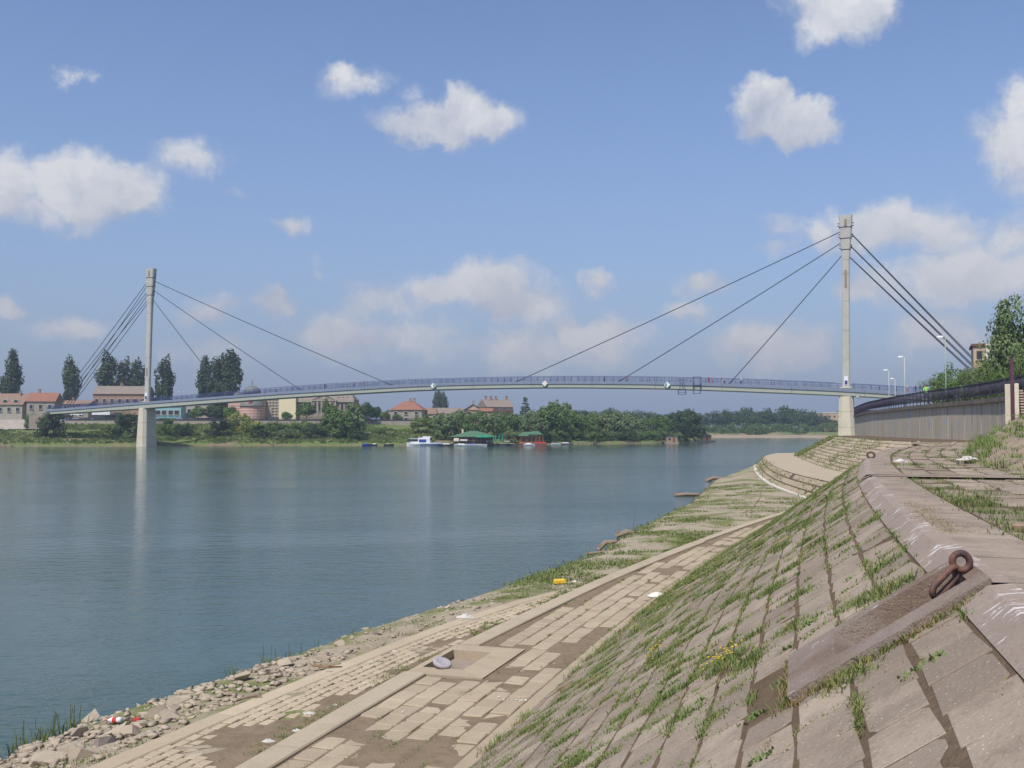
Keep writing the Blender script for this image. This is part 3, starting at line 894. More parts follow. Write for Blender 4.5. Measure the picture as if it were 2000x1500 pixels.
# stone disc leaning in the pit's corner
q = onz(864, 1303, ZP + .02)
ds = thing('concrete_disc', 'round grey concrete disc lying tilted on the rim of the sunken pit', 'disc', (q[0], q[1], ZP + .10), 0)
b = MB(); b.lathe([(.0, -.05), (.15, -.05), (.178, -.03), (.182, .0), (.17, .03), (.13, .035), (.10, .022), (.0, .02)], 28); o = b.build('plate', 'grey_disc', ds, smooth=True); o.rotation_euler = (math.radians(14), math.radians(16), 0)

# setts of the outer strip, half drowned in silt
T = []
for i, s in enumerate(np.arange(0, 14)):
    for u in np.arange(-9, 15.5, .285):
        uc = u + (.14 if i % 2 else 0); w = float(w_out(uc)) + .36 + .10 + s * .178
        if w > w_mid(uc) - .09: continue
        dep = nz(uc, w * 1.4, .75, 1.7) + .10 * (s - 2.2) * .55 + .012 * (uc - 2) 
        if dep > .40: continue
        T.append(jit(flat_frame(uc, w, ZP + .006 - .05 * max(0, dep) * 1.3), pos=.005, tilt=.01))
setts = link('outer_strip', uw_sheet('outer_strip', np.arange(-12, 15.2, .2), np.linspace(0, 1, 12), lambda u, q: np.array([*pt(u, float(w_out(u)) + .34 + q * (float(w_mid(u)) - float(w_out(u)) - .32)), ZP - .012 + .010 * nz(u, q * 2, .9) + .006 * nz(u, q * 6, 2.4)]), 'silt')); struct(setts, 'outer strip of small pale setts half buried in silt')
pave(setts, 'sett', T, (.262, .158), 'setts', ch=.010, wear=.01)

# ---- shore and river
WY = [6, 13.67, 15.59, 16.59, 18.21, 20.58, 23.85, 28.29, 30.86, 35.75, 39.98, 47.48, 58.47, 68.38, 98.45, 149.8, 182.4, 295, 420, 700]
WXs = [-10.5, -8.2, -7.68, -7.36, -6.74, -5.54, -4.25, -1.96, -.61, 1.42, 3.28, 5.08, 8.44, 11.75, 19.4, 37.3, 49.1, 88.3, 140, 262]
midline = np.array([pt(u, float(w_mid(u))) for u in UU])
def x_in(y): return float(np.interp(y, midline[:, 1], midline[:, 0]))
def x_water(y): return float(np.interp(y, WY, WXs)) + .16 * nz(y, 0, .5) + .07 * nz(y, 3, 2.1)
def shore_z(f, y):
    """f = 0 at the waterline, 1 at the kerb."""
    zt = ZP - .022
    if f <= 0: return f * 1.2
    lip = .16 * min(1, f / .12)
    return min(zt, lip + (zt - lip) * min(1, f / .62) ** .8)
ys = np.unique(np.concatenate([np.arange(6, 40, .22), np.arange(40, 100, .6), np.arange(100, 300, 4)]))
fs = np.concatenate([[-1.2, -.5, -.2], np.linspace(0, .3, 10)[:-1], np.linspace(.3, 1.0, 12), [1.03]])
L = []
for y in ys:
    a, b_ = x_water(y), x_in(y); row = []
    for f in fs:
        x = a + (b_ - a) * f
        z = shore_z(f, y)
        if 0 < f < .9: z += (.05 * nz(x, y, 1.3) + .03 * nz(x, y, 4.0)) * (1 if y < 60 else .4) * min(1, f * 8)
        if f > 1.0: z -= .12
        row.append((x, y, z))
    L.append(row)
shore = link('near_shore', grid_mesh('near_shore', L, 'shore')); struct(shore, 'stony earth shore with patches of grass along the near waterline')
riv = MB(); riv.add([(-2600, -60, 0), (2600, -60, 0), (2600, 2600, 0), (-2600, 2600, 0)], [(0, 1, 2, 3)])
struct(riv.build('river', 'river_water'), 'wide calm green-blue river')
bed = MB(); bed.add([(-2600, -60, -2.2), (2600, -60, -2.2), (2600, 2600, -2.2), (-2600, 2600, -2.2)], [(0, 1, 2, 3)])
struct(bed.build('ground', 'mud'), 'river bed')

# ---- the far bay: white kerb, lower tier, half-way path, upper tier
bay_u = np.arange(44, 134, .75)
def tier(u, k, s):
    """k: 0 foot - path, 1 path, 2 path - crest; s along it."""
    a = [(0.0, ZP), (float(w_p1(u)), ZM), (float(w_p2(u)), ZM + .06), (float(w_crest(u)), ZC)]
    (w0, z0), (w1, z1) = a[k], a[k + 1]
    return w0 + (w1 - w0) * s, z0 + (z1 - z0) * s
for (k, nm, mt, lab) in ((0, 'bay_lower_slope', 'joint_soil', 'curved lower slope of the bay paved in rows of slabs'), (1, 'bay_path', 'kerb', 'curved earth path half-way up the bay'), (2, 'bay_upper_slope', 'joint_soil', 'upper paved slope of the bay below the curved wall')):
    L = []
    for u in bay_u:
        row = []
        for s in np.linspace(0, 1, 6 if k != 1 else 5):
            w, z = tier(u, k, s); x, y = pt(u, w); row.append((x, y, z - (.04 if k != 1 else 0)))
        L.append(row)
    o = link(nm, grid_mesh(nm, L, mt)); struct(o, lab)
    if k == 1: continue
    T = []
    for u in np.arange(46, 128, .72):
        a0, a1 = tier(u, k, 0), tier(u, k, 1); Ls = math.hypot(a1[0] - a0[0], a1[1] - a0[1]); nr = int(Ls / .47)
        if nr < 1: continue
        for i in range(nr):
            uc = u + (.36 if i % 2 else 0); s = (i + .5) / nr
            w, z = tier(uc, k, s); x, y = pt(uc, w); th = float(fth(uc))
            if k == 2 and 118 < uc < 121: continue
            if nz(x, y, .35, 2.2) > (.45 if k == 2 else .55): continue
            a = np.array([math.sin(th), math.cos(th), 0]); up = unit([math.cos(th) * (a1[0] - a0[0]) / Ls, -math.sin(th) * (a1[0] - a0[0]) / Ls, (a1[1] - a0[1]) / Ls])
            n_ = np.cross(np.cross(up, np.array([0, 0, 1.0])), up); n_ = unit(n_ if n_[2] > 0 else -n_)
            F4 = np.eye(4); F4[:3, 0] = np.cross(up, n_); F4[:3, 1] = up; F4[:3, 2] = n_; F4[:3, 3] = (x, y, z)
            T.append(jit(F4, pos=.012, tilt=.015))
    pave(o, 'slab', T, (.66, .41), 'slab_pale', ch=.015, wear=.02, limit=200)
wk = MB(); wk.loft([[(*pt(u, -.28), ZP - .1), (*pt(u, -.28), ZP + .10), (*pt(u, .02), ZP + .12), (*pt(u, .02), ZP - .1)] for u in np.arange(52, 118, 1.0)])
struct(wk.build('white_kerb', 'white_kerb'), 'pale concrete kerb at the foot of the bay slope')
gt = MB()
for du in (0, 1.1): gt.loft([[(*pt(119 + du + q, tier(119, 2, s)[0]), tier(119, 2, s)[1] + h) for q, h in ((0, -.05), (0, .10), (.22, .10), (.22, -.05))] for s in np.linspace(-.02, 1.0, 6)])
gt.cur = 1; gt.loft([[(*pt(119 + q, tier(119, 2, s)[0]), tier(119, 2, s)[1] + .01) for q in (.2, 1.12)] for s in np.linspace(-.02, 1, 6)], cap=False, closed=False)
tag(gt.build('drain_gutter', ['slab_pale', 'mud']), 'straight drain gutter running down the end of the far paved slope', 'gutter')
# ------------------------------------------------------------------ the footbridge
PR = at(1653, 760, 226.8); PL = at(287.5, 785, 296.2)
bd = unit([PR[0] - PL[0], PR[1] - PL[1], 0]); bp = np.array([bd[1], -bd[0], 0]); bp = bp if bp[1] < 0 else -bp     # along the deck, and across it towards the camera
SPAN = float(np.hypot(PR[0] - PL[0], PR[1] - PL[1])); BRZ = math.atan2(bd[1], bd[0])
TAB = np.array([   # x, rail top, kerb top, fascia top, underside (pixels)
    (60, 797, 802, 806, 812), (110, 793, 798.5, 802.5, 808.5), (287, 777, 784.5, 788.5, 797.5), (400, 769, 776.5, 780.5, 788.7), (550, 755.5, 765, 769.5, 777.5), (675, 747.5, 757.3, 762, 770), (800, 741, 750.5, 755, 763),
    (900, 738, 747.5, 751.7, 760), (1000, 735.8, 745.8, 750, 758), (1100, 734.5, 745, 749.4, 757.2), (1250, 735.2, 745.6, 750.2, 758.6), (1300, 736, 746.4, 751, 759.7), (1450, 739.5, 750.3, 755.6, 765), (1650, 748, 758, 764, 773), (1800, 757, 767, 773.5, 782), (2100, 779, 789, 796, 806)])
def bplan(s, off=0.0):
    q = PL + bd * s + bp * off
    return np.array([q[0], q[1]])
SS = np.arange(-36, 229, 1.0)
prof = []
for s in SS:
    q = bplan(s, 2.5); px = 1000 + FPX * q[0] / (q[1] * math.cos(PITCH) + 6 * math.sin(PITCH))
    prof.append([at(px, np.interp(px, TAB[:, 0], TAB[:, c]), q[1])[2] for c in (1, 2, 3, 4)])
prof = np.array(prof)
ker = np.ones(13) / 13
for c in range(4):      # an even camber
    pad = np.concatenate([[2 * prof[0, c] - x for x in prof[6:0:-1, c]], prof[:, c], [2 * prof[-1, c] - x for x in prof[-2:-8:-1, c]]])
    prof[:, c] = np.convolve(pad, ker, 'valid')
def bz(s, c): return float(np.interp(s, SS, prof[:, c]))
bridge = thing('footbridge', 'long pale cable-stayed footbridge with blue railings arching over the river', 'bridge')
def P3(s, off, z): q = bplan(s, off); return (q[0], q[1], z)
cutS = np.linspace(-35.5, 227.5, 18)
for a, e in zip(cutS[:-1], cutS[1:]):
    st = np.linspace(a + .03, e - .03, 9)
    g = MB(); g.loft([[P3(s, 2.38, bz(s, 2)), P3(s, 2.34, bz(s, 3) + .12), P3(s, 2.2, bz(s, 3)), P3(s, -2.2, bz(s, 3)), P3(s, -2.34, bz(s, 3) + .12), P3(s, -2.38, bz(s, 2))] for s in st])
    g.build('girder_segment', 'girder', bridge)
    for sg in (1, -1):
        k = MB(); k.loft([[P3(s, sg * 2.55, bz(s, 2) - .05), P3(s, sg * 2.55, bz(s, 1)), P3(s, sg * 2.2, bz(s, 1)), P3(s, sg * 2.2, bz(s, 2) - .05)] for s in st])
        k.build('kerb_beam', 'deck_kerb', bridge)
    dk = MB(); dk.loft([[P3(s, 2.2, bz(s, 1) - .12), P3(s, -2.2, bz(s, 1) - .12)] for s in st], cap=False, closed=False); dk.build('walkway', 'deck_grey', bridge)
post_me = MB().box((0, 0, .5), (.07, .07, 1.0)).mesh('post', 'steel_blue')
for sg in (1, -1):
    rl = MB()
    runs = [(-35.5, -1.3), (1.3, SPAN - 1.3), (SPAN + 1.3, 227.5)] if sg == 1 else [(-35.5, 227.5)]
    for (a, e) in runs:
        st = np.arange(a, e + .01, min(3.0, e - a))
        for (f, r) in ((1.0, .05), (.52, .018), (.12, .022)):
            rl.tube([P3(s, sg * 2.36, bz(s, 1) + f * (bz(s, 0) - bz(s, 1))) for s in st], r, 5)
    ro = rl.build('railing', 'steel_blue', bridge)
    pk = MB(); T = []
    bv, bf = MB().box((0, 0, .5), (.022, .016, 1.0)).v, MB().box((0, 0, .5), (.022, .016, 1.0)).f
    for s in np.arange(-35.3, 227.4, .15):
        if sg == 1 and (abs(s) < 1.3 or abs(s - SPAN) < 1.3): continue
        z0, z1 = bz(s, 1), bz(s, 0); hgt = z1 - z0; q = bplan(s, sg * 2.36)
        F4 = np.eye(4); F4[0, 0], F4[1, 0], F4[0, 1], F4[1, 1] = math.cos(BRZ), math.sin(BRZ), -math.sin(BRZ), math.cos(BRZ)
        F4[2, 2] = hgt * .9; F4[:3, 3] = (q[0], q[1], z0 + hgt * .1); T.append(F4)
    v, f = stamp(T, bv, bf)
    o = link('pickets', mesh_from('pickets', v, f, 'steel_blue'), ro); o['kind'] = 'stuff'
    for s in np.arange(-35, 227.5, 1.75):
        if sg == 1 and (abs(s) < 1.3 or abs(s - SPAN) < 1.3): continue
        q = bplan(s, sg * 2.40)
        link('post', post_me, ro, (q[0], q[1], bz(s, 1)), BRZ, scale=(1, 1, bz(s, 0) - bz(s, 1)))

def octa(hx, hy, ch): return [(-hx + ch, -hy), (hx - ch, -hy), (hx, -hy + ch), (hx, hy - ch), (hx - ch, hy), (-hx + ch, hy), (-hx, hy - ch), (-hx, -hy + ch)]
def ring_at(base, hx, hy, ch, z):
    return [tuple(np.array([base[0], base[1], 0]) + bd * a - bp * b_ + np.array([0, 0, z])) for a, b_ in octa(hx, hy, ch)]
def pylon(s, xtop, ytop, ydeck, ypier, zbot, slot, label):
    root = link('pylon', None, bridge); root['label'] = label
    Y = float(PL[1] + bd[1] * s); c0 = bplan(s)
    zd, zt = at(1000, ydeck, Y)[2], at(1000, ytop, Y)[2]
    ct = at(xtop, ytop, Y)[:2]; lean = (ct - c0)
    def cen(z): return c0 + lean * (z - zd) / (zt - zd)
    Ht = zt - zd
    pr = [(0, .80, .50, .18), (.66, .80, .55, .18), (.74, .84, .62, .18), (.80, .98, .70, .20), (.90, 1.28, .82, .24), (1.0, 1.45, .90, .26)]
    cutz = [0, .16, .33, .50, .66, .74, .80, .865, .93, 1.0]
    for a, e in zip(cutz[:-1], cutz[1:]):     # cast lengths with dark joints between them
        b = MB(); rr = []
        for f in (a, e):
            hx, hy, ch = (np.interp(f, [q[0] for q in pr], [q[k] for q in pr]) for k in (1, 2, 3)); z = zd + Ht * f + (.03 if f == a else -.03)
            rr.append(ring_at(cen(z), hx, hy, ch, z))
        b.loft(rr); b.build('shaft_segment', 'pylon', root)
    b = MB(); b.loft([ring_at(cen(zd + Ht * f), np.interp(f, [q[0] for q in pr], [q[1] for q in pr]) - .06, np.interp(f, [q[0] for q in pr], [q[2] for q in pr]) - .06, .2, zd + Ht * f) for f in (0, .66, .74, .8, .9, .995)])
    b.build('core', 'stone_brown', root)
    for f in (.80, .865, .93):     # anchor bands and their lugs
        b = MB(); hx, hy, ch = (np.interp(f, [q[0] for q in pr], [q[k] for q in pr]) for k in (1, 2, 3)); z = zd + Ht * f
        b.loft([ring_at(cen(z), hx + .07, hy + .07, ch, z - .06), ring_at(cen(z), hx + .07, hy + .07, ch, z + .06)])
        for sg in (-1, 1):
            for dz in (.35, .95):
                p_ = cen(z + dz) + (bd * sg * (hx + .22))[:2]; b.box((p_[0], p_[1], z + dz), (.34, .22, .2), BRZ)
        b.build('anchor_band', 'rail_dark', root)
    for (f0, f1) in slot:
        b = MB(); zc = zd + Ht * (f0 + f1) / 2; p_ = cen(zc) + bp[:2] * (.52 if f1 < .9 else .90); b.box((p_[0], p_[1], zc), (.5, .12, Ht * (f1 - f0)), BRZ)
        b.build('louvre', 'stone_brown', root)
    b = MB(); p_ = c0 + bp[:2] * .57; b.box((p_[0], p_[1], zd + 1.5), (.8, .06, 2.0), BRZ); b.build('notice_board', 'white_paint', root)
    b = MB(); p_ = c0 + bp[:2] * .60; b.box((p_[0], p_[1], zd + 1.1), (.6, .04, .9), BRZ); b.build('notice', 'steel_blue', root)
    b = MB(); b.loft([ring_at(c0, 1.35, 1.0, .2, zd - .1), ring_at(c0, 1.35, 1.0, .2, zd + .12)]); b.build('base_plate', 'pier', root)
    zp = at(1000, ypier, Y - 1.5)[2]
    cz = np.linspace(zbot, zp, 4)
    for k, (a, e) in enumerate(zip(cz[:-1], cz[1:])):
        b = MB(); fa, fe = (a - zbot) / (zp - zbot), (e - zbot) / (zp - zbot)
        def sz(f): return (1.85 - .40 * f, 3.0 - .42 * f, .75)
        b.loft([ring_at(c0, *sz(fa), a + .025), ring_at(c0, *sz(fe), e - .025)]); b.build('pier_block', 'pier', root)
    b = MB(); b.loft([ring_at(c0, .9, 1.6, .2, zp - .1), ring_at(c0, .9, 1.6, .2, zp + .9)]); b.build('bearing', 'stone_brown', root)
    b = MB(); b.loft([ring_at(c0, 1.38, 2.5, .7, zbot + .1), ring_at(c0, 1.38, 2.5, .7, zp - .1)]); b.build('pier_core', 'stone_brown', root)
    return cen, zd, Ht, Y, root
cR = pylon(SPAN, 1651.5, 421, 757, 774, 2.0, [(.575, .68), (.935, .975)], 'tall pale concrete pylon of the bridge on the near bank')
cL = pylon(0.0, 295.5, 525, 784, 797, -1.5, [(.19, .25), (.94, .985)], 'tall pale concrete pylon of the bridge standing at the far bank')
def s_of(px, off=0.0):
    k = (px - 1000) / FPX
    a, c = PL[0] + bp[0] * off, PL[1] + bp[1] * off
    return (k * c - a) / (bd[0] - k * bd[1])
def cable(c, f, side, s_end, off, r=.10):
    cen, zd, Ht, Y, root = c; z = zd + Ht * f; hx = np.interp(f, [.74, .8, .9, 1], [.84, .98, 1.28, 1.45])
    a = cen(z) + (bd * side * hx)[:2] + (bp * off * .22)[:2]; e = P3(s_end, off, bz(s_end, 1) - .15)
    A_, E_ = np.array([a[0], a[1], z]), np.array(e); n = 14; L_ = np.linalg.norm(E_ - A_)
    path = []
    for k in range(n + 1):
        t = k / n; p_ = A_ + (E_ - A_) * t; p_[2] -= 4 * t * (1 - t) * L_ * .0035; path.append(tuple(p_))
    b = MB(); b.tube(path, r, 8); b.build('stay_cable', 'cable', bridge, smooth=True)
    so = MB(); d_ = unit(A_ - E_); so.tube([tuple(E_), tuple(E_ + d_ * 1.6)], r * 1.5, 8); so.build('cable_socket', 'rail_dark', bridge)
for f, px in ((.905, 1003), (.84, 1205), (.765, 1423)): cable(cR, f, -1, s_of(px), 0)
for f, px in ((.905, 770), (.835, 592), (.765, 446)): cable(cL, f, 1, s_of(px), 0)
for off in (2.1, -2.1):
    for f, ds_ in ((.89, 33.5), (.82, 32.4), (.755, 31.3)):
        cable(cR, f, 1, SPAN + ds_, off, .10); cable(cL, f, -1, -ds_, off, .09)
# abutment under the far end of the deck
b = MB(); b.loft([[P3(s, o_, z) for o_, z in ((2.6, 5.0), (2.6, bz(s, 3) + .02), (-2.6, bz(s, 3) + .02), (-2.6, 5.0))] for s in (-42, -35.5)]); b.build('abutment', 'stone_brown', bridge)

# diamond-shaped channel signs on the railing
def diamond(px, py, colour, label, half):
    s = s_of(px, 2.75); c = at(px, py, float(bplan(s, 2.75)[1])); root = thing('channel_sign', label, 'sign', tuple(c), BRZ, 'diamond signs on the bridge')
    R = .74
    b = MB(); b.loft([[(R, y, 0), (0, y, R), (-R, y, 0), (0, y, -R)] for y in (-.05, .05)]); b.build('board', 'white_paint', root)
    if half == 0:
        b = MB(); q_ = R * .8; b.loft([[(q_, y, 0), (0, y, q_), (-q_, y, 0), (0, y, -q_)] for y in (-.066, -.04)]); b.build('panel', 'sign_cream', root)
    else:
        b = MB(); q_ = R * .78; h = half; b.loft([[(q_ * h, y, 0), (.06 * h, y, q_ * .92), (.06 * h, y, -q_ * .92)] for y in (-.066, -.04)]); b.build('panel', 'sign_green', root)
    b = MB()
    for x in (-.25, .25): b.box((x, .22, .1), (.06, .42, .06))
    b.build('bracket', 'steel_blue', root)
diamond(846, 753.5, 'g', 'diamond channel sign with its right half green, nearest the far bank', 1)
diamond(1064, 749, 'c', 'plain cream diamond channel sign at the middle of the bridge', 0)
diamond(1303, 751.5, 'g', 'diamond channel sign with its left half green, nearest the right pylon', -1)
# inspection cages hung over the side
def cage(px, y0, y1, wid, top, label):
    s = s_of(px, 3.0); Y = float(bplan(s, 3.0)[1]); c = at(px, y1, Y); z0 = 0.0; z1 = at(px, y0, Y)[2] - c[2]
    root = thing('inspection_cage', label, 'cage', tuple(c), BRZ, 'inspection cages on the bridge'); h = wid / 2
    b = MB()
    for x in (-h, h):
        for y in (-.35, .35): b.tube([(x, y, 0), (x, y, z1)], .05, 5)
    b.build('frame', 'steel_blue', root)
    for k, z in enumerate(np.linspace(.06, z1, max(3, int(z1 / 1.1)))):
        b = MB(); b.tube([(-h, -.35, z), (h, -.35, z)], .045, 5); b.tube([(-h, .35, z), (h, .35, z)], .045, 5); b.tube([(-h, -.35, z), (-h, .35, z)], .045, 5); b.tube([(h, -.35, z), (h, .35, z)], .045, 5); b.build('rung', 'steel_blue', root)
    b = MB(); b.box((0, 0, .05), (wid + .1, .8, .08)); b.build('floor', 'cable', root)
    if top:
        b = MB()
        for x in (-.6, .1, .6): b.tube([(x, -.2, z1), (x * .7, .5, z1 + 2.6)], .05, 5)
        b.tube([(-.9, .3, z1 + 2.5), (.7, .3, z1 + 2.5)], .05, 5); b.build('hanger', 'steel_blue', root)
cage(1332, 762, 770.5, 1.75, True, 'small blue steel cage slung below the bridge deck')
cage(1361, 736, 769, 1.6, False, 'tall blue steel inspection cage reaching above the bridge railing')
q = at(1675, 777.5, 222); ub = thing('utility_box', 'small grey box hanging under the deck beside the right pier', 'box', tuple(q), BRZ)
MB().cbox((0, 0, .35), (.8, .5, .7)).build('case', 'stone_brown', ub); MB().box((0, -.27, .35), (.6, .05, .5)).build('door', 'lamp_grey', ub)

# ------------------------------------------------------------------ people
PERSONS = {}
def person_mesh(pose):
    if pose in PERSONS: return PERSONS[pose]
    j = {'pel': (0, 0, .93), 'wai': (0, 0, 1.08), 'che': (0, .01, 1.30), 'nek': (0, 0, 1.47), 'hed': (0, -.01, 1.58), 'top': (0, 0, 1.70)}
    stride = {'walk': .20, 'stand': .03, 'lean': .05, 'crouch': .05}[pose]
    for sg, n_ in ((-1, 'l'), (1, 'r')):
        f = stride * sg
        j[n_ + 'hip'] = (sg * .10, 0, .88); j[n_ + 'kne'] = (sg * .11, -f * .6 - .02, .49); j[n_ + 'ank'] = (sg * .11, -f + .04, .09); j[n_ + 'toe'] = (sg * .12, -f - .12, .035)
        j[n_ + 'sho'] = (sg * .19, 0, 1.41); j[n_ + 'elb'] = (sg * .25, f * .5 + .03, 1.13); j[n_ + 'han'] = (sg * .25, f * .9 - .10, .90)
        if pose == 'lean': j[n_ + 'elb'] = (sg * .26, -.10, 1.16); j[n_ + 'han'] = (sg * .20, -.34, 1.10)
    if pose == 'lean':
        for k in ('che', 'nek', 'hed', 'top', 'lsho', 'rsho'): x, y, z = j[k]; j[k] = (x, y - .10 * (z - .9) * 2, z - .02)
    names = list(j); idx = {k: i for i, k in enumerate(names)}
    ed = [('pel', 'wai'), ('wai', 'che'), ('che', 'nek'), ('nek', 'hed'), ('hed', 'top')]
    for n_ in 'lr': ed += [('pel', n_ + 'hip'), (n_ + 'hip', n_ + 'kne'), (n_ + 'kne', n_ + 'ank'), (n_ + 'ank', n_ + 'toe'), ('che', n_ + 'sho'), (n_ + 'sho', n_ + 'elb'), (n_ + 'elb', n_ + 'han')]
    rad = {'pel': .15, 'wai': .13, 'che': .15, 'nek': .06, 'hed': .095, 'top': .07, 'hip': .095, 'kne': .062, 'ank': .045, 'toe': .035, 'sho': .062, 'elb': .045, 'han': .038}
    me = bpy.data.meshes.new('figure'); me.from_pydata([j[k] for k in names], [(idx[a], idx[b_]) for a, b_ in ed], [])
    o = bpy.data.objects.new('figure', me); COL.objects.link(o)
    m = o.modifiers.new('skin', 'SKIN'); sv = me.skin_vertices[0].data
    for k in names:
        r = rad.get(k) or rad[k[1:]]; sv[idx[k]].radius = (r, r * (.75 if k in ('wai', 'che', 'pel') else 1)); sv[idx[k]].use_root = (k == 'pel')
    s_ = o.modifiers.new('sub', 'SUBSURF'); s_.levels = s_.render_levels = 1
    dg = bpy.context.evaluated_depsgraph_get(); ev = bpy.data.meshes.new_from_object(o.evaluated_get(dg))
    bpy.data.objects.remove(o)
    PERSONS[pose] = ev
    return ev
def person(loc, rz, pose, shirt, legs, label, hair='hair_dark', scale=1.0, group='people on the bridge and ramp'):
    me = person_mesh(pose).copy(); me.name = 'person'; me.materials.clear()
    for m in (shirt, legs, 'skin', hair, 'cloth_black'): me.materials.append(M[m])
    for p_ in me.polygons:
        x, y, z = p_.center; i = 0
        if z > 1.62 or (z > 1.52 and y > .0 - (.12 if pose == 'lean' else 0)): i = 3
        elif z > 1.45: i = 2
        elif abs(x) > .20 and z < 1.22: i = 2
        elif z < .08: i = 4
        elif z < .95: i = 1
        p_.material_index = i; p_.use_smooth = True
    o = link('person', me, None, loc, rz, scale=(scale,) * 3); tag(o, label, 'person', group); return o
def on_bridge(px, off): s = s_of(px, off); q = bplan(s, off); return (q[0], q[1], bz(s, 1) - .12)
person(on_bridge(541, 1.9), BRZ, 'walk', 'cloth_white', 'cloth_tan', 'person in white walking near the bridge end of the middle cable', 'hair_brown')
person(on_bridge(634, 1.7), BRZ + 1.5, 'stand', 'cloth_black', 'cloth_grey', 'person in dark clothes standing left of the tan-shirted pair')
person(on_bridge(691, 1.8), BRZ + .3, 'lean', 'cloth_tan', 'cloth_navy', 'person in a tan shirt leaning on the railing, left one of the pair')
person(on_bridge(711, 1.8), BRZ - .4, 'walk', 'cloth_grey', 'cloth_tan', 'person in a grey shirt with tan trousers, right one of the pair')
person(on_bridge(1180, 1.5), BRZ + 1.4, 'stand', 'cloth_navy', 'cloth_black', 'person all in dark blue standing upright right of the bridge middle')
person(on_bridge(1225, 1.6), BRZ - 1.2, 'walk', 'cloth_red', 'cloth_grey', 'person in a red top beside the foot of the second stay cable')
person(on_bridge(1384, 1.8), BRZ + .2, 'lean', 'cloth_red', 'cloth_red', 'person dressed all in red leaning over the railing right of the cages')
person(on_bridge(1391, 1.6), BRZ - .6, 'lean', 'cloth_pink', 'cloth_pink', 'small person in pink bent beside the one in red', 'hair_brown', .8)
person(on_bridge(1410, 1.7), BRZ + 1.0, 'walk', 'cloth_red', 'cloth_white', 'person in a red top and white trousers by the third cable')
person(on_bridge(1415, 1.5), BRZ - 1.0, 'stand', 'cloth_white', 'cloth_black', 'person in white top and black trousers next to the white-trousered one')
person(on_bridge(1448, 1.8), BRZ + .1, 'walk', 'cloth_white', 'cloth_navy', 'person in a white shirt walking alone toward the right pylon', 'hair_dark', 1.05)

# ------------------------------------------------------------------ the curved ramp on the right bank
WALL = np.array([(33.6, 66.0), (34.6, 70), (37.6, 83.6), (39.4, 98), (42.0, 112), (47.0, 135), (52.0, 153), (59.0, 177), (68.0, 196), (80, 210)])
ck = np.concatenate([[0], np.cumsum(np.hypot(*np.diff(WALL, axis=0).T))]); WL_ = ck[-1]
def cub(t, k):
    # smooth the polyline with a small moving average of its linear interpolation
    return float(np.mean([np.interp(np.clip(t + q, 0, WL_), ck, WALL[:, k]) for q in np.linspace(-7, 7, 15)])) if 7 < t < WL_ - 7 else float(np.interp(t, ck, WALL[:, k]))
def wp(t, off=0.0):
    a = np.array([cub(t, 0), cub(t, 1)]); b_ = np.array([cub(min(WL_, t + .5), 0), cub(min(WL_, t + .5), 1)]) - np.array([cub(max(0, t - .5), 0), cub(max(0, t - .5), 1)]); b_ /= np.linalg.norm(b_)
    return a + np.array([b_[1], -b_[0]]) * off, math.atan2(b_[1], b_[0])
ZT = 7.35
rampw = thing('retaining_wall', 'curved grey concrete retaining wall with faded graffiti below the ramp', 'wall')
ts = list(np.arange(0, WL_, 5.0)) + [WL_]
for a, e in zip(ts[:-1], ts[1:]):
    st = np.linspace(a + .02, e - .02, 5); b = MB()
    # board-marked face: shallow vertical ribs
    fine = np.arange(a + .02, e - .02, .25); rings = []
    for i, t in enumerate(fine):
        p0, _ = wp(t, .0 if i % 2 else .025); p1, _ = wp(t, .5)
        rings.append([(p0[0], p0[1], 3.3), (p0[0], p0[1], ZT - .34), (p1[0], p1[1], ZT - .34), (p1[0], p1[1], 3.3)])
    b.loft(rings); b.build('wall_panel', 'wall_concrete', rampw)
    c = MB(); c.loft([[(*wp(t, -.20)[0], ZT - .36), (*wp(t, -.24)[0], ZT - .02), (*wp(t, .6)[0], ZT), (*wp(t, .6)[0], ZT - .36)] for t in st]); c.build('ledge', 'ledge', rampw)
rail = thing('ramp_railing', 'dark purple-blue picket railing curving along the top of the ramp wall', 'railing')
r_ = MB(); st = np.arange(0, WL_, 1.5)
for z in (ZT + .27, ZT + 1.22): r_.loft([[(*wp(t, -.13)[0], z - .03), (*wp(t, -.13)[0], z + .03), (*wp(t, -.05)[0], z + .03), (*wp(t, -.05)[0], z - .03)] for t in st])
r_.build('rail', 'rail_dark', rail)
T = []
for t in np.arange(.05, WL_ - .5, .13):
    p_, a = wp(t, -.09); F4 = np.eye(4); F4[0, 0], F4[1, 0], F4[0, 1], F4[1, 1] = math.cos(a), math.sin(a), -math.sin(a), math.cos(a); F4[:3, 3] = (p_[0], p_[1], ZT + .27); T.append(F4)
bb = MB().box((0, 0, .47), (.035, .014, .94)); v, f = stamp(T, bb.v, bb.f); o = link('pickets', mesh_from('pickets', v, f, 'rail_dark'), rail); o['kind'] = 'stuff'
pm = MB().box((0, 0, .6), (.07, .07, 1.25)).mesh('post', 'rail_dark')
for t in np.arange(.3, WL_ - .5, 1.6): p_, a = wp(t, -.09); link('post', pm, rail, (p_[0], p_[1], ZT - .02), a)
# terrace and the ground that carries it
L = []
for t in np.linspace(0, WL_, 60):
    p0, a = wp(t, .3); L.append([(p0[0] + k * 1.0, p0[1] - k * .10, ZT - .05 + max(0, min(k, 9) - 3) * .07) for k in (0, 3, 6, 10, 20, 45, 90)])
struct(link('ramp_terrace', grid_mesh('ramp_terrace', L, 'tarmac')), 'tarmac of the ramp behind the curved wall')
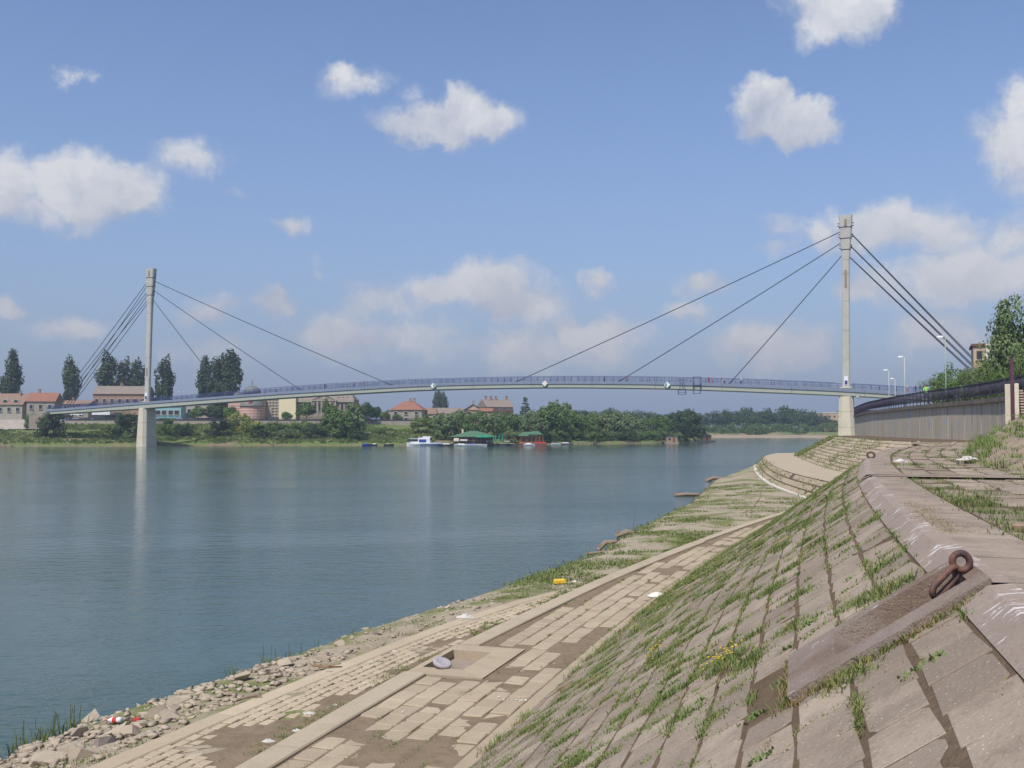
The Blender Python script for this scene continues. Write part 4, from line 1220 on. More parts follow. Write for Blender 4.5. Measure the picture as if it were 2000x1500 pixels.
# end pier of the wall, purple post, side wall and stairs
ep = thing('end_buttress', 'pale concrete buttress closing the right end of the curved wall', 'buttress', tuple(at(1970, 836, 65.6)), math.radians(-26))
MB().cbox((0, 0, 1.0), (.34, .8, 3.6), .03).build('shaft', 'pier', ep)
pp = thing('steel_post', 'tall purple rusty steel post beside the stairs', 'post', tuple(at(1978.5, 838, 65.0)))
MB().box((0, 0, 2.1), (.17, .17, 4.9), 0, .92).build('post', 'purple_steel', pp); MB().box((0, 0, 4.57), (.2, .2, .05)).build('post_cap', 'rail_dark', pp)
stt = thing('concrete_stairs', 'flight of pinkish concrete steps climbing at the right edge', 'stairs', tuple(at(1983, 836, 64.5)), math.radians(-26.2))
MB().cbox((.12, 2.4, 1.35), (.24, 5.2, 2.9), .03).build('side_wall', 'pier', stt)
for k in range(15): MB().box((2.4, .2 + k * .30, -.1 + k * .185), (4.3, .34, .10)).build('tread', 'plaster_pink', stt)
MB().loft([[(x, -.1, -.6), (x, .0, -.5), (x, 4.7, 2.35), (x, 4.7, -.6)] for x in (.26, 4.5)]).build('stair_core', 'brick', stt)
# earth bank on the right
FT = np.array([(7.2, 8.0), (8.6, 15), (10.3, 20.7), (12.2, 27), (16, 36), (20, 45), (26.5, 58), (31.5, 66.5)])
L = []
for k in range(110):
    y = np.interp(k / 109, np.linspace(0, 1, len(FT)), FT[:, 1]); x = np.interp(y, FT[:, 1], FT[:, 0]); row = []
    for f in np.linspace(0, 1, 50):
        dx = f * 9; z = ZC - .06 + 3.1 * (1 - (1 - min(1, f * 1.25)) ** 1.6) * (1.0 if y > 30 else .75 + .25 * max(0, (y - 8)) / 22)
        xx, yy = x + dx + .5 * nz(0, y, .25), y - dx * .12
        row.append((xx, yy, z + (.30 * nz(xx, yy, .45) + .14 * nz(xx, yy, 1.3) + .05 * nz(xx, yy, 3.5)) * min(1, f * 5)))
    L.append(row)
struct(link('earth_bank', grid_mesh('earth_bank', L, 'mound_soil')), 'bare earth bank with weeds at the right edge of the promenade')
# little flight of steps in the far slope
ss = thing('slope_steps', 'three-step stair cut into the far paved slope below the wall', 'stairs', tuple(onz(1818, 866, ZC)), math.radians(12))
for k in range(3): MB().box((-k * .75 - .1, -k * .3, -k * .28), (.35, 3.4, .12)).build('step', 'slab_pale', ss)
for y in (-2.0, 1.7): MB().loft([[(.4, y, -.1), (.4, y, .12), (-2.2, y - .8, -.75), (-2.2, y - .8, -1.0)], [(.4, y + .25, -.1), (.4, y + .25, .12), (-2.2, y - .55, -.75), (-2.2, y - .55, -1.0)]]).build('cheek_wall', 'slab_pale', ss)
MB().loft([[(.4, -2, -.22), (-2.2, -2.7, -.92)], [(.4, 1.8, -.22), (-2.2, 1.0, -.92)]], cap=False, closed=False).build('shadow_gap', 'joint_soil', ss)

def street_lamp(base, h, rz, label, head=.55, mat='lamp_grey', group='lamps along the ramp'):
    root = thing('street_lamp', label, 'street lamp', tuple(base), rz, group)
    MB().tube([(0, 0, 0), (0, 0, h * .35), (0, 0, h * .985)], [.085, .07, .05], 8).build('pole', mat, root, smooth=True)
    MB().tube([(0, 0, h * .97), (-.10, 0, h * .99), (-.25, 0, h)], .035, 6).build('arm', mat, root, smooth=True)
    MB().loft([[(-.2, -.10, h - .08), (-.2, .10, h - .08), (-.2, .07, h + .08), (-.2, -.07, h + .08)], [(-.2 - head, -.15, h - .12), (-.2 - head, .15, h - .12), (-.2 - head, .08, h + .05), (-.2 - head, -.08, h + .05)]]).build('lamp_head', 'white_paint', root)
for px, Y, h, lab, mt in ((1848.5, 94, 6.2, 'green-footed street lamp rising in front of the bushes on the ramp', 'lamp_green'), (1768, 120, 6.2, 'tallest-looking grey street lamp left of the bushes, on the ramp', 'lamp_grey'),
                      (1737, 147, 6.2, 'leftmost grey street lamp of the ramp beside the pylon', 'lamp_grey'), (1749, 172, 6.2, 'small far street lamp between the two grey lamps of the ramp', 'lamp_grey')):
    street_lamp((*at(px, 800, Y)[:2], ZT - .04), h, 0, lab, mat=mt)
person((*at(1809, 760, 100)[:2], ZT + .12), math.pi * .9, 'walk', 'cloth_lime', 'cloth_navy', 'person in a lime green shirt with brown hair on the ramp', 'hair_brown', 1.1)
person(on_bridge(1773, 1.8), .4, 'walk', 'cloth_white', 'cloth_red', 'person in white top and red skirt on the bridge right of the pylon')
person(on_bridge(1789, 1.8), 2.4, 'stand', 'cloth_navy', 'cloth_black', 'person in dark clothes on the bridge right of the red-skirted one')

# ------------------------------------------------------------------ trees
def crown_mesh(kind, seed, nleaf, leaf):
    r = np.random.default_rng(seed); C_, R_ = [], []
    if kind == 'poplar':
        for k in range(46):
            h = r.uniform(.08, .97); rad = .155 * min(1, (h + .06) / .25) ** .6 * max(.12, 1 - max(0, (h - .5) / .5) ** 2.2 * .85)
            a = r.uniform(0, 6.28); q_ = rad * math.sqrt(r.uniform(.1, 1)); C_.append((q_ * math.cos(a), q_ * math.sin(a), h)); R_.append((.045, .045, .09))
    elif kind == 'round':
        for k in range(60):
            a = r.uniform(0, 6.28); e = math.asin(r.uniform(-.55, 1)); q_ = r.uniform(.55, 1.0); rr = .40 + .06 * math.sin(3 * a + seed) 
            C_.append((q_ * rr * math.cos(a) * math.cos(e), q_ * rr * math.sin(a) * math.cos(e), .56 + q_ * .36 * math.sin(e))); w_ = r.uniform(.06, .11); R_.append((w_, w_, w_ * .8))
    elif kind == 'shrub':
        for k in range(60):
            a = r.uniform(0, 6.28); q_ = r.uniform(.3, 1); h = r.uniform(.04, .92) * (1 - .45 * q_ ** 2); rr = .55 + .12 * math.sin(2 * a + seed * 1.7)
            C_.append((q_ * rr * math.cos(a), q_ * rr * math.sin(a), h)); w_ = r.uniform(.07, .13); R_.append((w_, w_, w_ * .9))
    elif kind == 'willow':
        for k in range(74):
            a = r.uniform(0, 6.28); h = r.uniform(.10, .92); q_ = r.uniform(.45, 1); rr = .44 * math.sqrt(max(.06, 1 - ((h - .42) / .56) ** 2)) + .05 * math.sin(3 * a + seed)
            C_.append((q_ * rr * math.cos(a), q_ * rr * math.sin(a), h)); w_ = r.uniform(.05, .10); R_.append((w_, w_, w_ * 1.25))
    elif kind == 'conifer':
        for k in range(50):
            h = r.uniform(.15, .98); a = r.uniform(0, 6.28); q_ = .26 * (1 - h) + .03; C_.append((q_ * math.cos(a), q_ * math.sin(a), h)); R_.append((.05, .05, .025))
    elif kind == 'birch':
        for k in range(90):
            h = r.uniform(.12, .98); a = r.uniform(0, 6.28); q_ = r.uniform(.25, 1) * .26 * (1.15 - h) ** .6; C_.append((q_ * math.cos(a), q_ * math.sin(a), h)); R_.append((.032, .032, .075))
    C_ = np.array(C_); R_ = np.array(R_); pick = r.integers(0, len(C_), nleaf)
    d_ = r.normal(size=(nleaf, 3)); d_ /= np.linalg.norm(d_, axis=1)[:, None]; rad = r.uniform(.25, 1, nleaf) ** .5
    P = C_[pick] + d_ * rad[:, None] * R_[pick] * 1.35
    out_ = P - np.array([0, 0, .45]); out_ /= np.linalg.norm(out_, axis=1)[:, None] + 1e-6
    n_ = d_ * .55 + out_ * .5 + r.normal(size=(nleaf, 3)) * .42 + np.array([0, 0, .15]); n_ /= np.linalg.norm(n_, axis=1)[:, None]
    t_ = np.cross(n_, r.normal(size=(nleaf, 3))); t_ /= np.linalg.norm(t_, axis=1)[:, None]; b_ = np.cross(n_, t_)
    sz = leaf * r.uniform(.6, 1.35, nleaf)[:, None]; asp = r.uniform(.5, .9, nleaf)[:, None]
    V = np.stack([P + t_ * sz, P + b_ * sz * asp, P - t_ * sz, P - b_ * sz * asp], 1).reshape(-1, 3)
    return V, np.arange(nleaf * 4).reshape(-1, 4)
def trunk_mesh(kind, seed):
    r = random.Random(seed); b = MB(); top = {'poplar': .9, 'round': .6, 'shrub': .5, 'willow': .6, 'conifer': .93, 'birch': .92}[kind]; r0 = {'shrub': .016, 'poplar': .022, 'conifer': .018, 'birch': .013}.get(kind, .026)
    b.tube([(0, 0, -.03), (.006, 0, top * .3), (-.01, .008, top * .65), (.004, 0, top)], [r0, r0 * .8, r0 * .5, r0 * .15], 7)
    for k in range(8):
        a = r.uniform(0, 6.28); h = r.uniform(.2, .8) * top; l_ = .16 if kind in ('poplar', 'conifer', 'birch') else .30
        up = .30 if kind == 'poplar' else .16
        b.tube([(0, 0, h), (l_ * .5 * math.cos(a), l_ * .5 * math.sin(a), h + up * .5), (l_ * math.cos(a), l_ * math.sin(a), h + up)], [r0 * .42, r0 * .28, r0 * .1], 5)
    return b
TREE = {}
def tree(name, kind, leafm, loc, h, label, cat='tree', group=None, wide=1.0, variants=3, nleaf=1500, leaf=.030, rz=None):
    k = (kind, leafm, nleaf)
    if k not in TREE:
        TREE[k] = []
        for q_ in range(variants):
            V, F_ = crown_mesh(kind, 100 + q_ * 7 + len(kind), nleaf, leaf)
            TREE[k].append((mesh_from('crown', V, F_, leafm), trunk_mesh(kind, q_).mesh('trunk', 'bark', smooth=True)))
    cm, tm = random.choice(TREE[k])
    root = thing(name, label, cat, tuple(float(q_) for q_ in loc), random.uniform(0, 6.28) if rz is None else rz, group, (h * wide, h * wide, h))
    link('trunk', tm, root); link('crown', cm, root)
    return root
G = 'bushes and trees behind the ramp railing'
for (px, y0, y1, Y, w, lm, kd, lab) in ((1836, 722, 800, 104, .85, 'leaf_willow', 'shrub', 'small pale bush at the left end of the ramp thicket'), (1872, 700, 800, 100, .8, 'leaf_broad', 'shrub', 'rounded green bush left of the cable foot behind the ramp'),
        (1905, 706, 800, 92, .75, 'leaf_willow', 'shrub', 'willow bush in front of the cable foot behind the ramp'), (1940, 684, 800, 95, .9, 'leaf_pale', 'shrub', 'bright green bush under the apartment block behind the ramp'),
        (1972, 630, 800, 98, .55, 'leaf_broad', 'willow', 'dark leafy tree at the right edge behind the purple post'), (1990, 574, 815, 92, .60, 'leaf_willow', 'willow', 'tall drooping birch at the right edge of the frame'),
        (2010, 680, 800, 80, .6, 'leaf_pale', 'shrub', 'leafy shrub at the right edge behind the stairs'), (1955, 715, 800, 82, .75, 'leaf_broad', 'shrub', 'low dense bush directly behind the right end of the railing')):
    zt = at(px, y0, Y)[2]; p_ = at(px, y1, Y)
    tree('birch_tree' if 'birch' in lab else ('leafy_tree' if kd == 'willow' else 'bush'), kd, lm, (p_[0], p_[1], ZT - .1), zt - ZT + .1, lab, 'tree' if kd != 'shrub' else 'bush', G, w, variants=2, nleaf=6500, leaf=.019)
# apartment block beyond the bushes
ab = thing('apartment_block', 'tan apartment block with a flat dark roof rising behind the right-hand trees', 'building', (*at(1950, 760, 165)[:2], ZC), math.radians(-22))
MB().box((0, 0, 7), (7.5, 9, 14.2)).build('wall', 'peach', ab); MB().box((-1.0, -4.62, 7.1), (1.9, .5, 14.5)).build('stair_tower', 'off_white', ab); MB().box((0, 0, 14.25), (8.1, 9.6, .35)).build('roof', 'wood_brown', ab)
for z in (12.6, 9.8, 7.0, 4.2):
    for x in (-2.9, 1.5, 3.0): w_ = MB().box((x, -4.52, z), (.8, .16, 1.3)).build('window', 'window_dark', ab); MB().box((x, -4.55, z - .75), (1.0, .3, .12)).build('sill', 'window_frame', w_)
MB().tube([(-1.5, 0, 14.3), (-1.5, 0, 17.4)], .05, 5).build('antenna', 'lamp_grey', ab)
# ------------------------------------------------------------------ the far bank
SHORE = [(-700, 280), (-300, 288), (0, 296), (260, 297), (320, 303), (420, 305), (500, 304), (650, 307), (760, 309), (900, 313), (1000, 319), (1100, 334), (1200, 346), (1300, 362), (1352, 392), (1366, 430), (1372, 520)]
spx = np.array([q[0] for q in SHORE], float); sY = np.array([q[1] for q in SHORE], float)
def shoreY(px): return float(np.interp(px, spx, sY))
DEP = np.array([-8, -.5, .0, .5, 2.0, 6, 14, 26, 38, 48, 54, 62, 130, 400, 1500.])
ZED = np.array([-1.5, -.2, .0, .5, .85, 1.5, 2.6, 4.2, 5.6, 6.6, 7.2, 7.9, 8.2, 8.5, 9.0])
def bank_k(px): return float(np.interp(px, [700, 1000, 1370], [1.0, .75, .35]))
def bank_z(px, d):
    z = float(np.interp(d, DEP, ZED)); return z if z < 1 else 1 + (z - 1) * bank_k(px)
L = []
for px in np.concatenate([np.arange(-700, 1366, 12), [1366, 1369, 1372]]):
    Y0 = shoreY(px); row = []; k = (px - 1000) / FPX
    for d in DEP:
        Y = Y0 + d; x = k * Y + (2.0 * nz(px * .05, 0, 1.0) if d > 0 else 0); z = bank_z(px, d)
        yj = 2.2 * nz(px * .03, d * .01, 1.3) + 1.0 * nz(px * .11, 1, 1.1)
        row.append((x, Y + yj, z + (.25 * nz(x, Y, .12) if d > 2 else 0)))
    L.append(row)
fb = link('far_bank', grid_mesh('far_bank', L, 'far_bank')); struct(fb, 'grassy far river bank')
A_ = np.array(L)[:, 1:6] + np.array([0, -.05, .03])
for i in range(len(A_)): A_[i, 2:, 2] *= .55 + .7 * abs(nz(i * .35, 2, 1.0)); A_[i, 4, 2] -= .25
struct(link('mud_edge', grid_mesh('mud_edge', A_, 'mud')), 'eroded bare mud edge of the far bank')
# the farther reach of the river: beach and rising ground
L = []
for px in np.arange(1250, 1900, 12):
    k = (px - 1000) / FPX; Y0 = 588 + 14 * nz(px * .02, 0, 1) - max(0, px - 1560) * .5; L.append([(k * (Y0 + d), Y0 + d, z) for d, z in ((-8, -1), (0, 0), (6, .8), (22, 1.4), (30, 3.0), (200, 4), (1200, 6))])
fr_ = link('far_beach', grid_mesh('far_beach', L, 'far_bank')); struct(fr_, 'far reach of the river bank with a pale beach')
struct(link('beach_sand', grid_mesh('beach_sand', np.array(L)[:, :4] + np.array([0, -.1, .05]), 'mound_soil')), 'pale sand beach at the bend')
# right bank land behind the pylon
L = []
for t in np.linspace(0, 1, 30):
    y = 150 + 560 * t; x0 = x_water(y); L.append([(x0 - 3, y, -.6), (x0, y, .0), (x0 + 4, y, 1.0), (x0 + 14, y, 3.2), (x0 + 20, y, 3.6), (x0 + 300, y, 4.0), (x0 + 1200, y, 5)])
struct(link('right_bank', grid_mesh('right_bank', L, 'far_bank')), 'right bank beyond the pylon')
# pale rubble tip at the far left
L = []
for px in np.arange(-60, 128, 4):
    Y0 = shoreY(px) + 31; k = (px - 1000) / FPX; h = float(np.interp(px, [-60, 60, 100, 124], [1, 1, .8, .1])); L.append([(k * (Y0 + d), Y0 + d, 5.2 + z * h + .35 * nz(px, d, .6)) for d, z in ((-2, -.2), (0, .4), (3, 1.4), (7, 2.6), (10, 3.0), (16, 3.0), (20, 1.0))])
struct(link('rubble_tip', grid_mesh('rubble_tip', L, 'rubble_soil', smooth=False)), 'slope of pale rubble below the far houses')
# quay wall with railing along the far promenade
qw = thing('quay_wall', 'long low pale quay wall with a dark railing along the far promenade', 'wall')
qx = np.arange(128, 930, 40)
def q_at(px): Y = shoreY(px) + 50; return (px - 1000) / FPX * Y, Y
for a, e in zip(qx[:-1], qx[1:]):
    b = MB(); rr = []
    for px in (a + .3, e - .3): x, y = q_at(px); rr.append([(x, y, 5.0), (x, y, 8.15), (x + .1, y + .6, 8.15), (x + .1, y + .6, 5.0)])
    b.loft(rr); b.build('wall_panel', 'quay', qw)
    b = MB(); b.loft([[(q_at(px)[0], q_at(px)[1] - .1, 8.75), (q_at(px)[0], q_at(px)[1] - .1, 8.9), (q_at(px)[0], q_at(px)[1] + .1, 8.9), (q_at(px)[0], q_at(px)[1] + .1, 8.75)] for px in (a, e)])
    b.loft([[(q_at(px)[0], q_at(px)[1] - .2, 8.15), (q_at(px)[0], q_at(px)[1] - .2, 8.4), (q_at(px)[0], q_at(px)[1] + .5, 8.4), (q_at(px)[0], q_at(px)[1] + .5, 8.15)] for px in (a, e)])
    b.build('railing', 'rail_dark', qw)

def window(parent, x, z, w, h, y=-.03, frame='window_frame', mat='window_dark'):
    o = MB().box((x, y, z), (w, .16, h)).build('window', mat, parent)
    f = MB(); f.box((x, y - .05, z + h / 2 + .06), (w + .24, .2, .12)); f.box((x - w / 2 - .06, y - .05, z), (.12, .2, h)); f.box((x + w / 2 + .06, y - .05, z), (.12, .2, h)); f.build('frame', frame, o)
    MB().box((x, y - .12, z - h / 2 - .08), (w + .3, .34, .14)).build('sill', frame, o)
def house(px0, px1, yb, ye, yr, Y, depth, wallm, roofm, label, ridge='x', hip=0.0, rz=0.0, wins=3, rows=1, chim=((.3, .5),), over=.45, name='house', side_win=0, gablem=None):
    p0 = at(px0, yb, Y); p1 = at(px1, yb, Y); W = p1[0] - p0[0]; c = ((p0[0] + p1[0]) / 2, Y, p0[2])
    he = at(0, ye, Y)[2] - c[2]; hr = at(0, yr, Y + depth / 2)[2] - c[2]
    root = thing(name, label, 'house' if name == 'house' else 'building', c, rz); hw = W / 2
    MB().box((0, depth / 2, he / 2 - 1), (W, depth, he + 2)).build('wall', wallm, root)
    r = MB()
    if ridge == 'x':
        e = hw + (over if not hip else over); q = hw - hip
        r.add([(-e, -over, he - .1), (e, -over, he - .1), (e, depth + over, he - .1), (-e, depth + over, he - .1), (-q - (0 if hip else over), depth / 2, hr), (q + (0 if hip else over), depth / 2, hr)],
              [(0, 1, 5, 4), (2, 3, 4, 5), (1, 2, 5), (3, 0, 4), (0, 3, 2, 1)])
        if not hip:
            g = MB()
            for sx_ in (-1, 1): g.add([(sx_ * (hw + .02), 0, he - .12), (sx_ * (hw + .02), depth, he - .12), (sx_ * (hw + .02), depth / 2, hr - .25), (sx_ * (hw - .3), 0, he - .12), (sx_ * (hw - .3), depth, he - .12), (sx_ * (hw - .3), depth / 2, hr - .25)], [(0, 1, 2), (5, 4, 3), (0, 3, 4, 1), (1, 4, 5, 2), (2, 5, 3, 0)])
            g.build('gable', gablem or wallm, root)
    else:
        r.add([(-hw - over, -over, he - .1), (hw + over, -over, he - .1), (hw + over, depth + over, he - .1), (-hw - over, depth + over, he - .1), (0, -over, hr), (0, depth + over, hr),
               (-hw - over, -over, he - .3), (hw + over, -over, he - .3), (0, -over, hr - .25)], [(1, 2, 5, 4), (3, 0, 4, 5), (2, 3, 5), (0, 3, 2, 1)])
        g = MB(); g.add([(-hw, -.02, he - .12), (hw, -.02, he - .12), (0, -.02, hr - .25), (-hw, .3, he - .12), (hw, .3, he - .12), (0, .3, hr - .25)], [(0, 1, 2), (5, 4, 3), (0, 3, 4, 1), (1, 4, 5, 2), (2, 5, 3, 0)])
        g.build('gable', gablem or wallm, root)
    ro = r.build('roof', roofm, root)
    for (fx, fy) in chim:
        zc = hr - abs(fy - .5) * (hr - he) if ridge == 'x' else hr - abs(fx - .5) * 2 * (hr - he); b = MB(); b.box((-hw + W * fx, depth * fy, zc + .2), (.7, .6, 1.9)); b.box((-hw + W * fx, depth * fy, zc + 1.2), (.9, .8, .15)); b.build('chimney', 'brick', ro)
    for j in range(rows):
        for i in range(wins):
            zz = he * (.55 if rows == 1 else (.28 + .45 * j)); window(root, -hw + W * (i + .5) / wins, zz, min(1.2, W / wins * .45), min(1.5, he / rows * .42))
    for i in range(side_win): o = MB().box((-hw - .03, depth * (i + .5) / side_win, he * .5), (.16, .9, 1.3)).build('window', 'window_dark', root)
    return root, W, he, hr
# far-left house with two arched dormers
h, W, he, hr = house(-25, 43, 812, 790, 768.5, 372, 9, 'plaster_white', 'tile_brown', 'white house with a brown roof and two arched dormers at the left edge', wins=4, chim=((.8, .4),))
for x in (W * -.18 + 2.1, W * .5 - 2.6):
    d_ = MB(); d_.lathe([(.001, -1.1), (1.25, -1.1), (1.25, .9), (.001, .9)], 14); o = d_.build('dormer', 'plaster_white', h, (x, 1.6, he + .9)); o.rotation_euler = (math.pi / 2, 0, 0)
    MB().lathe([(.001, 1.0), (.8, 1.0), (.8, 1.12), (.001, 1.12)], 12).build('window', 'window_dark', o)
house(53, 105, 808, 783.5, 767, 368, 9, 'plaster_grey', 'tile_red', 'red-roofed brick-gabled house beside the rubble at far left', wins=3, gablem='brick', rz=.12, side_win=2)
house(183, 284, 800, 769, 754, 392, 12, 'brick', 'tile_grey', 'long brown-roofed brick warehouse behind the far pylon', wins=7, rz=.10, chim=((.45, .5),), name='warehouse', gablem='brick', side_win=2)
house(118, 172, 806, 789, 782, 380, 8, 'plaster_grey', 'tile_brown', 'low grey house behind the far end of the bridge railing', wins=3)
# low glazed pavilion and white store behind the pier
pv = thing('pavilion', 'low pale blue pavilion with wide windows right of the far pier', 'building', tuple(at(327, 815, 372))); MB().box((0, 3, 1.9), (9.5, 6, 4.6)).build('wall', 'cyan_panel', pv); MB().box((0, 3, 4.3), (10.2, 6.8, .3)).build('roof', 'wood_orange', pv)
for x in (-3.4, -1.2, 1.2, 3.4): window(pv, x, 1.7, 1.7, 1.6)
ws = thing('store_building', 'plain white store building with dark doorway beside the pavilion', 'building', tuple(at(375, 815, 380))); MB().box((0, 4, 2.3), (12, 8, 5.2)).build('wall', 'plaster_white', ws); MB().box((0, 4, 5.0), (12.6, 8.6, .25)).build('roof', 'tile_grey', ws); MB().box((-4.2, -.02, 1.1), (1.5, .2, 2.4)).build('door', 'window_dark', ws)
for x in (-1, 2, 4.4): window(ws, x, 2.4, 1.2, 1.2)
# church with striped pink walls and a grey dome
cy = 385.0; ch = thing('church', 'pink striped church with grey domes and a cross behind the bridge deck', 'church', tuple(at(484, 817, cy)))
def zpx(y, Y=cy): return at(0, y, Y)[2]
z0 = ch.location.z
for k in range(13):
    z = -.5 + k * .55; MB().box((-1.3, 6, z + .27), (12.6 - .02 * (k % 2), 11 - .04 * (k % 2), .545)).build('wall_course', 'brick_pink' if k % 2 else 'stripe_pale', ch)
for k in range(10): z = -.5 + k * .5; b = MB(); b.lathe([(.01, z), (4.35 - .02 * (k % 2), z), (4.35 - .02 * (k % 2), z + .495), (.01, z + .495)], 20, (1.3, 1.2, 0)); b.build('apse_course', 'stripe_pale' if k % 2 else 'brick_pink', ch)
b = MB(); b.lathe([(4.7, 4.45), (4.6, 4.8), (4.0, 6.0), (2.8, 7.0), (1.2, 7.7), (.01, 7.9)], 20, (1.3, 1.2, 0)); b.build('apse_roof', 'dome_lead', ch, smooth=True)
b = MB(); b.add([(-8.0, .2, 6.6), (5.4, .2, 6.6), (5.4, 11.8, 6.6), (-8.0, 11.8, 6.6), (-5, 6, 8.6), (3, 6, 8.6)], [(0, 1, 5, 4), (2, 3, 4, 5), (1, 2, 5), (3, 0, 4), (0, 3, 2, 1)]); b.build('roof', 'dome_lead', ch)
def dome(x, y, r, ztop, zdrum, nm):
    zt = ztop - z0; zd_ = zdrum - z0; b = MB(); b.lathe([(r * .93, 6.0), (r * .93, zd_), (r * 1.02, zd_), (r * 1.02, zd_ + .25)], 20, (x, y, 0)); b.build('drum', 'brick_pink', ch)
    hgt = zt - zd_; b = MB(); b.lathe([(r * 1.05, zd_ + .25), (r * 1.03, zd_ + hgt * .35), (r * .88, zd_ + hgt * .62), (r * .6, zd_ + hgt * .84), (r * .25, zd_ + hgt * .97), (.02, zt)], 24, (x, y, 0)); d_ = b.build('dome', 'dome_lead', ch, smooth=True)
    b = MB(); b.lathe([(.06, zt - .1), (.05, zt + .4), (.22, zt + .55), (.22, zt + .75), (.05, zt + .9), (.05, zt + r * .68)], 8, (x, y, 0)); b.box((x, y, zt + r * .5), (r * .32, .1, .1)); b.build('cross', 'cable', d_)
    for a in range(8): a2 = a * math.pi / 4 + .2; o = MB().box((x + r * .93 * math.cos(a2), y + r * .93 * math.sin(a2), zd_ - .9), (.5, .5, 1.3), a2).build('window', 'window_dark', ch)
dome(0.0, 6, 3.15, zpx(751.5), zpx(770), 'main'); dome(-5.0, 5, 1.8, zpx(764), zpx(774), 'side')
MB().loft([[(-.9, -3.22, 7.4), (.9, -3.22, 7.4), (0, -3.22, 4.6)], [(-.9, -2.9, 7.4), (.9, -2.9, 7.4), (0, -2.9, 4.6)]]).build('banner', 'cloth_red', ch, (1.3, .0, 0))
# lattice hall and the blank cream wall
lh = thing('lattice_hall', 'open concrete lattice hall between the church and the cream wall', 'building', tuple(at(528, 816, 392)))
MB().box((0, 4, 3.6), (8.6, 7.5, 7.2)).build('wall', 'stone_brown', lh); MB().box((-1.6, -.2, 2.0), (4.2, .3, 4.0)).build('panel', 'plaster_white', lh)
for z in np.arange(.6, 7.4, 1.1): MB().box((0, .1, z), (8.8, .25, .2)).build('beam', 'window_frame', lh)
for x in np.arange(-4.2, 4.3, 1.2): MB().box((x, .06, 3.7), (.2, .25, 7.4)).build('column', 'window_frame', lh)
cwl = thing('cream_building', 'tall windowless cream gable wall left of the old theatre', 'building', tuple(at(561, 818, 386))); MB().box((0, 5, 3.9), (6.3, 10, 8.4)).build('wall', 'cream', cwl); MB().box((0, 5, 8.15), (6.5, 10.2, .14)).build('coping', 'cream_dark', cwl)
# old theatre with a pediment
tY = 388.0; th_ = thing('old_theatre', 'old brown theatre with central pediment and tall windows beyond the bridge', 'building', tuple(at(633, 817, tY)))
eave = zpx(781.5, tY) - th_.location.z; MB().box((0, 7, eave / 2 - .5), (22, 14, eave + 1)).build('wall', 'stone_brown', th_); MB().box((0, -.25, eave - .35), (22.6, .6, .7)).build('cornice', 'stone_pale', th_)
b = MB(); b.add([(-11.4, -.6, eave), (11.4, -.6, eave), (11.4, 14.5, eave), (-11.4, 14.5, eave), (-9.2, 7, eave + 3.2), (9.2, 7, eave + 3.2)], [(0, 1, 5, 4), (2, 3, 4, 5), (1, 2, 5), (3, 0, 4), (0, 3, 2, 1)]); ro = b.build('roof', 'tile_grey', th_)
for x in (-7.5, -5.4, 5.0, 6.6, 8.2): o = MB().box((x, 2.2, eave + 1.42), (.8, .9, .14)).build('skylight', 'off_white', ro); o.rotation_euler = (0, 0, 0)
b = MB(); b.loft([[(-4.6, y, eave - .1), (4.6, y, eave - .1), (0, y, eave + 2.1)] for y in (-.9, 3)]); pd = b.build('pediment', 'stone_brown', th_)
b = MB()
for sx_ in (-1, 1): b.loft([[(sx_ * 4.9, y, eave - .05), (sx_ * 4.9, y, eave + .3), (0, y, eave + 2.45), (0, y, eave + 2.1)] for y in (-1.15, -.7)])
b.box((0, -1.0, eave - .15), (9.8, .4, .3)); b.build('moulding', 'stone_pale', pd)
b = MB(); b.lathe([(.01, 0), (.5, 0), (.5, .15), (.01, .15)], 16); o = b.build('medallion', 'stone_pale', pd, (0, -.9, eave + .75)); o.rotation_euler = (math.pi / 2, 0, 0)
MB().box((0, -.35, eave / 2 - .3), (8.8, .9, eave)).build('centre_bay', 'stone_brown', th_)
for x in (-3.2, -1.6, 0, 1.6, 3.2): window(th_, x, 4.4, .85, 3.2, -.82, 'stone_pale'); 
for x in (-4.5, -2.4, -.8, .8, 2.4, 4.5): MB().box((x, -.9, 4.2), (.3, .3, 6.6)).build('pilaster', 'stone_pale', th_)
for x in (-10, -8.4, -6.8, 6.8, 8.4, 10): window(th_, x, 4.4, .85, 3.0, -.03, 'stone_pale')
# the houses right of the big willows
house(762, 824, 826, 800, 783.5, 378, 11, 'plaster_grey', 'tile_red', 'grey house with a steep orange-red hipped roof and two chimneys', hip=4.2, wins=3, rows=2, chim=((.55, .45), (.68, .45)), rz=-.1)
house(822, 858, 824, 808, 797, 384, 9, 'plaster_pink', 'tile_brown', 'small pink-grey house with a brown roof right of the hipped one', wins=2, chim=())
house(858, 905, 824, 807, 796.5, 380, 9, 'cream', 'tile_grey', 'cream-gabled house with a long brown roof', wins=3, chim=(), rz=.18, gablem='cream')
house(908, 940, 826, 800, 790, 392, 10, 'peach', 'tile_grey', 'peach house with a low gable left of the large gabled one', ridge='y', wins=2, rows=2, chim=((.5, .3),))
hh, W, he, hr = house(951, 1004, 824, 794.5, 780, 386, 11, 'plaster_white', 'tile_grey', 'large two-storey house with a tall peach gable and four chimneys', wins=3, rows=2, chim=((.12, .5), (.3, .45), (.5, .45), (.95, .5)), rz=.38, gablem='peach', side_win=3)
MB().box((0, -.55, he * .72), (W * .96, 1.1, 1.0)).build('balcony', 'wood_brown', hh); MB().box((-W * .5 - .05, 5.5, he * .5), (.2, 10.8, he)).build('side_wall', 'peach', hh)
house(938, 960, 820, 803, 797, 372, 6, 'brick', 'tile_red', 'little orange-roofed shed in front of the gabled houses', wins=1, chim=())
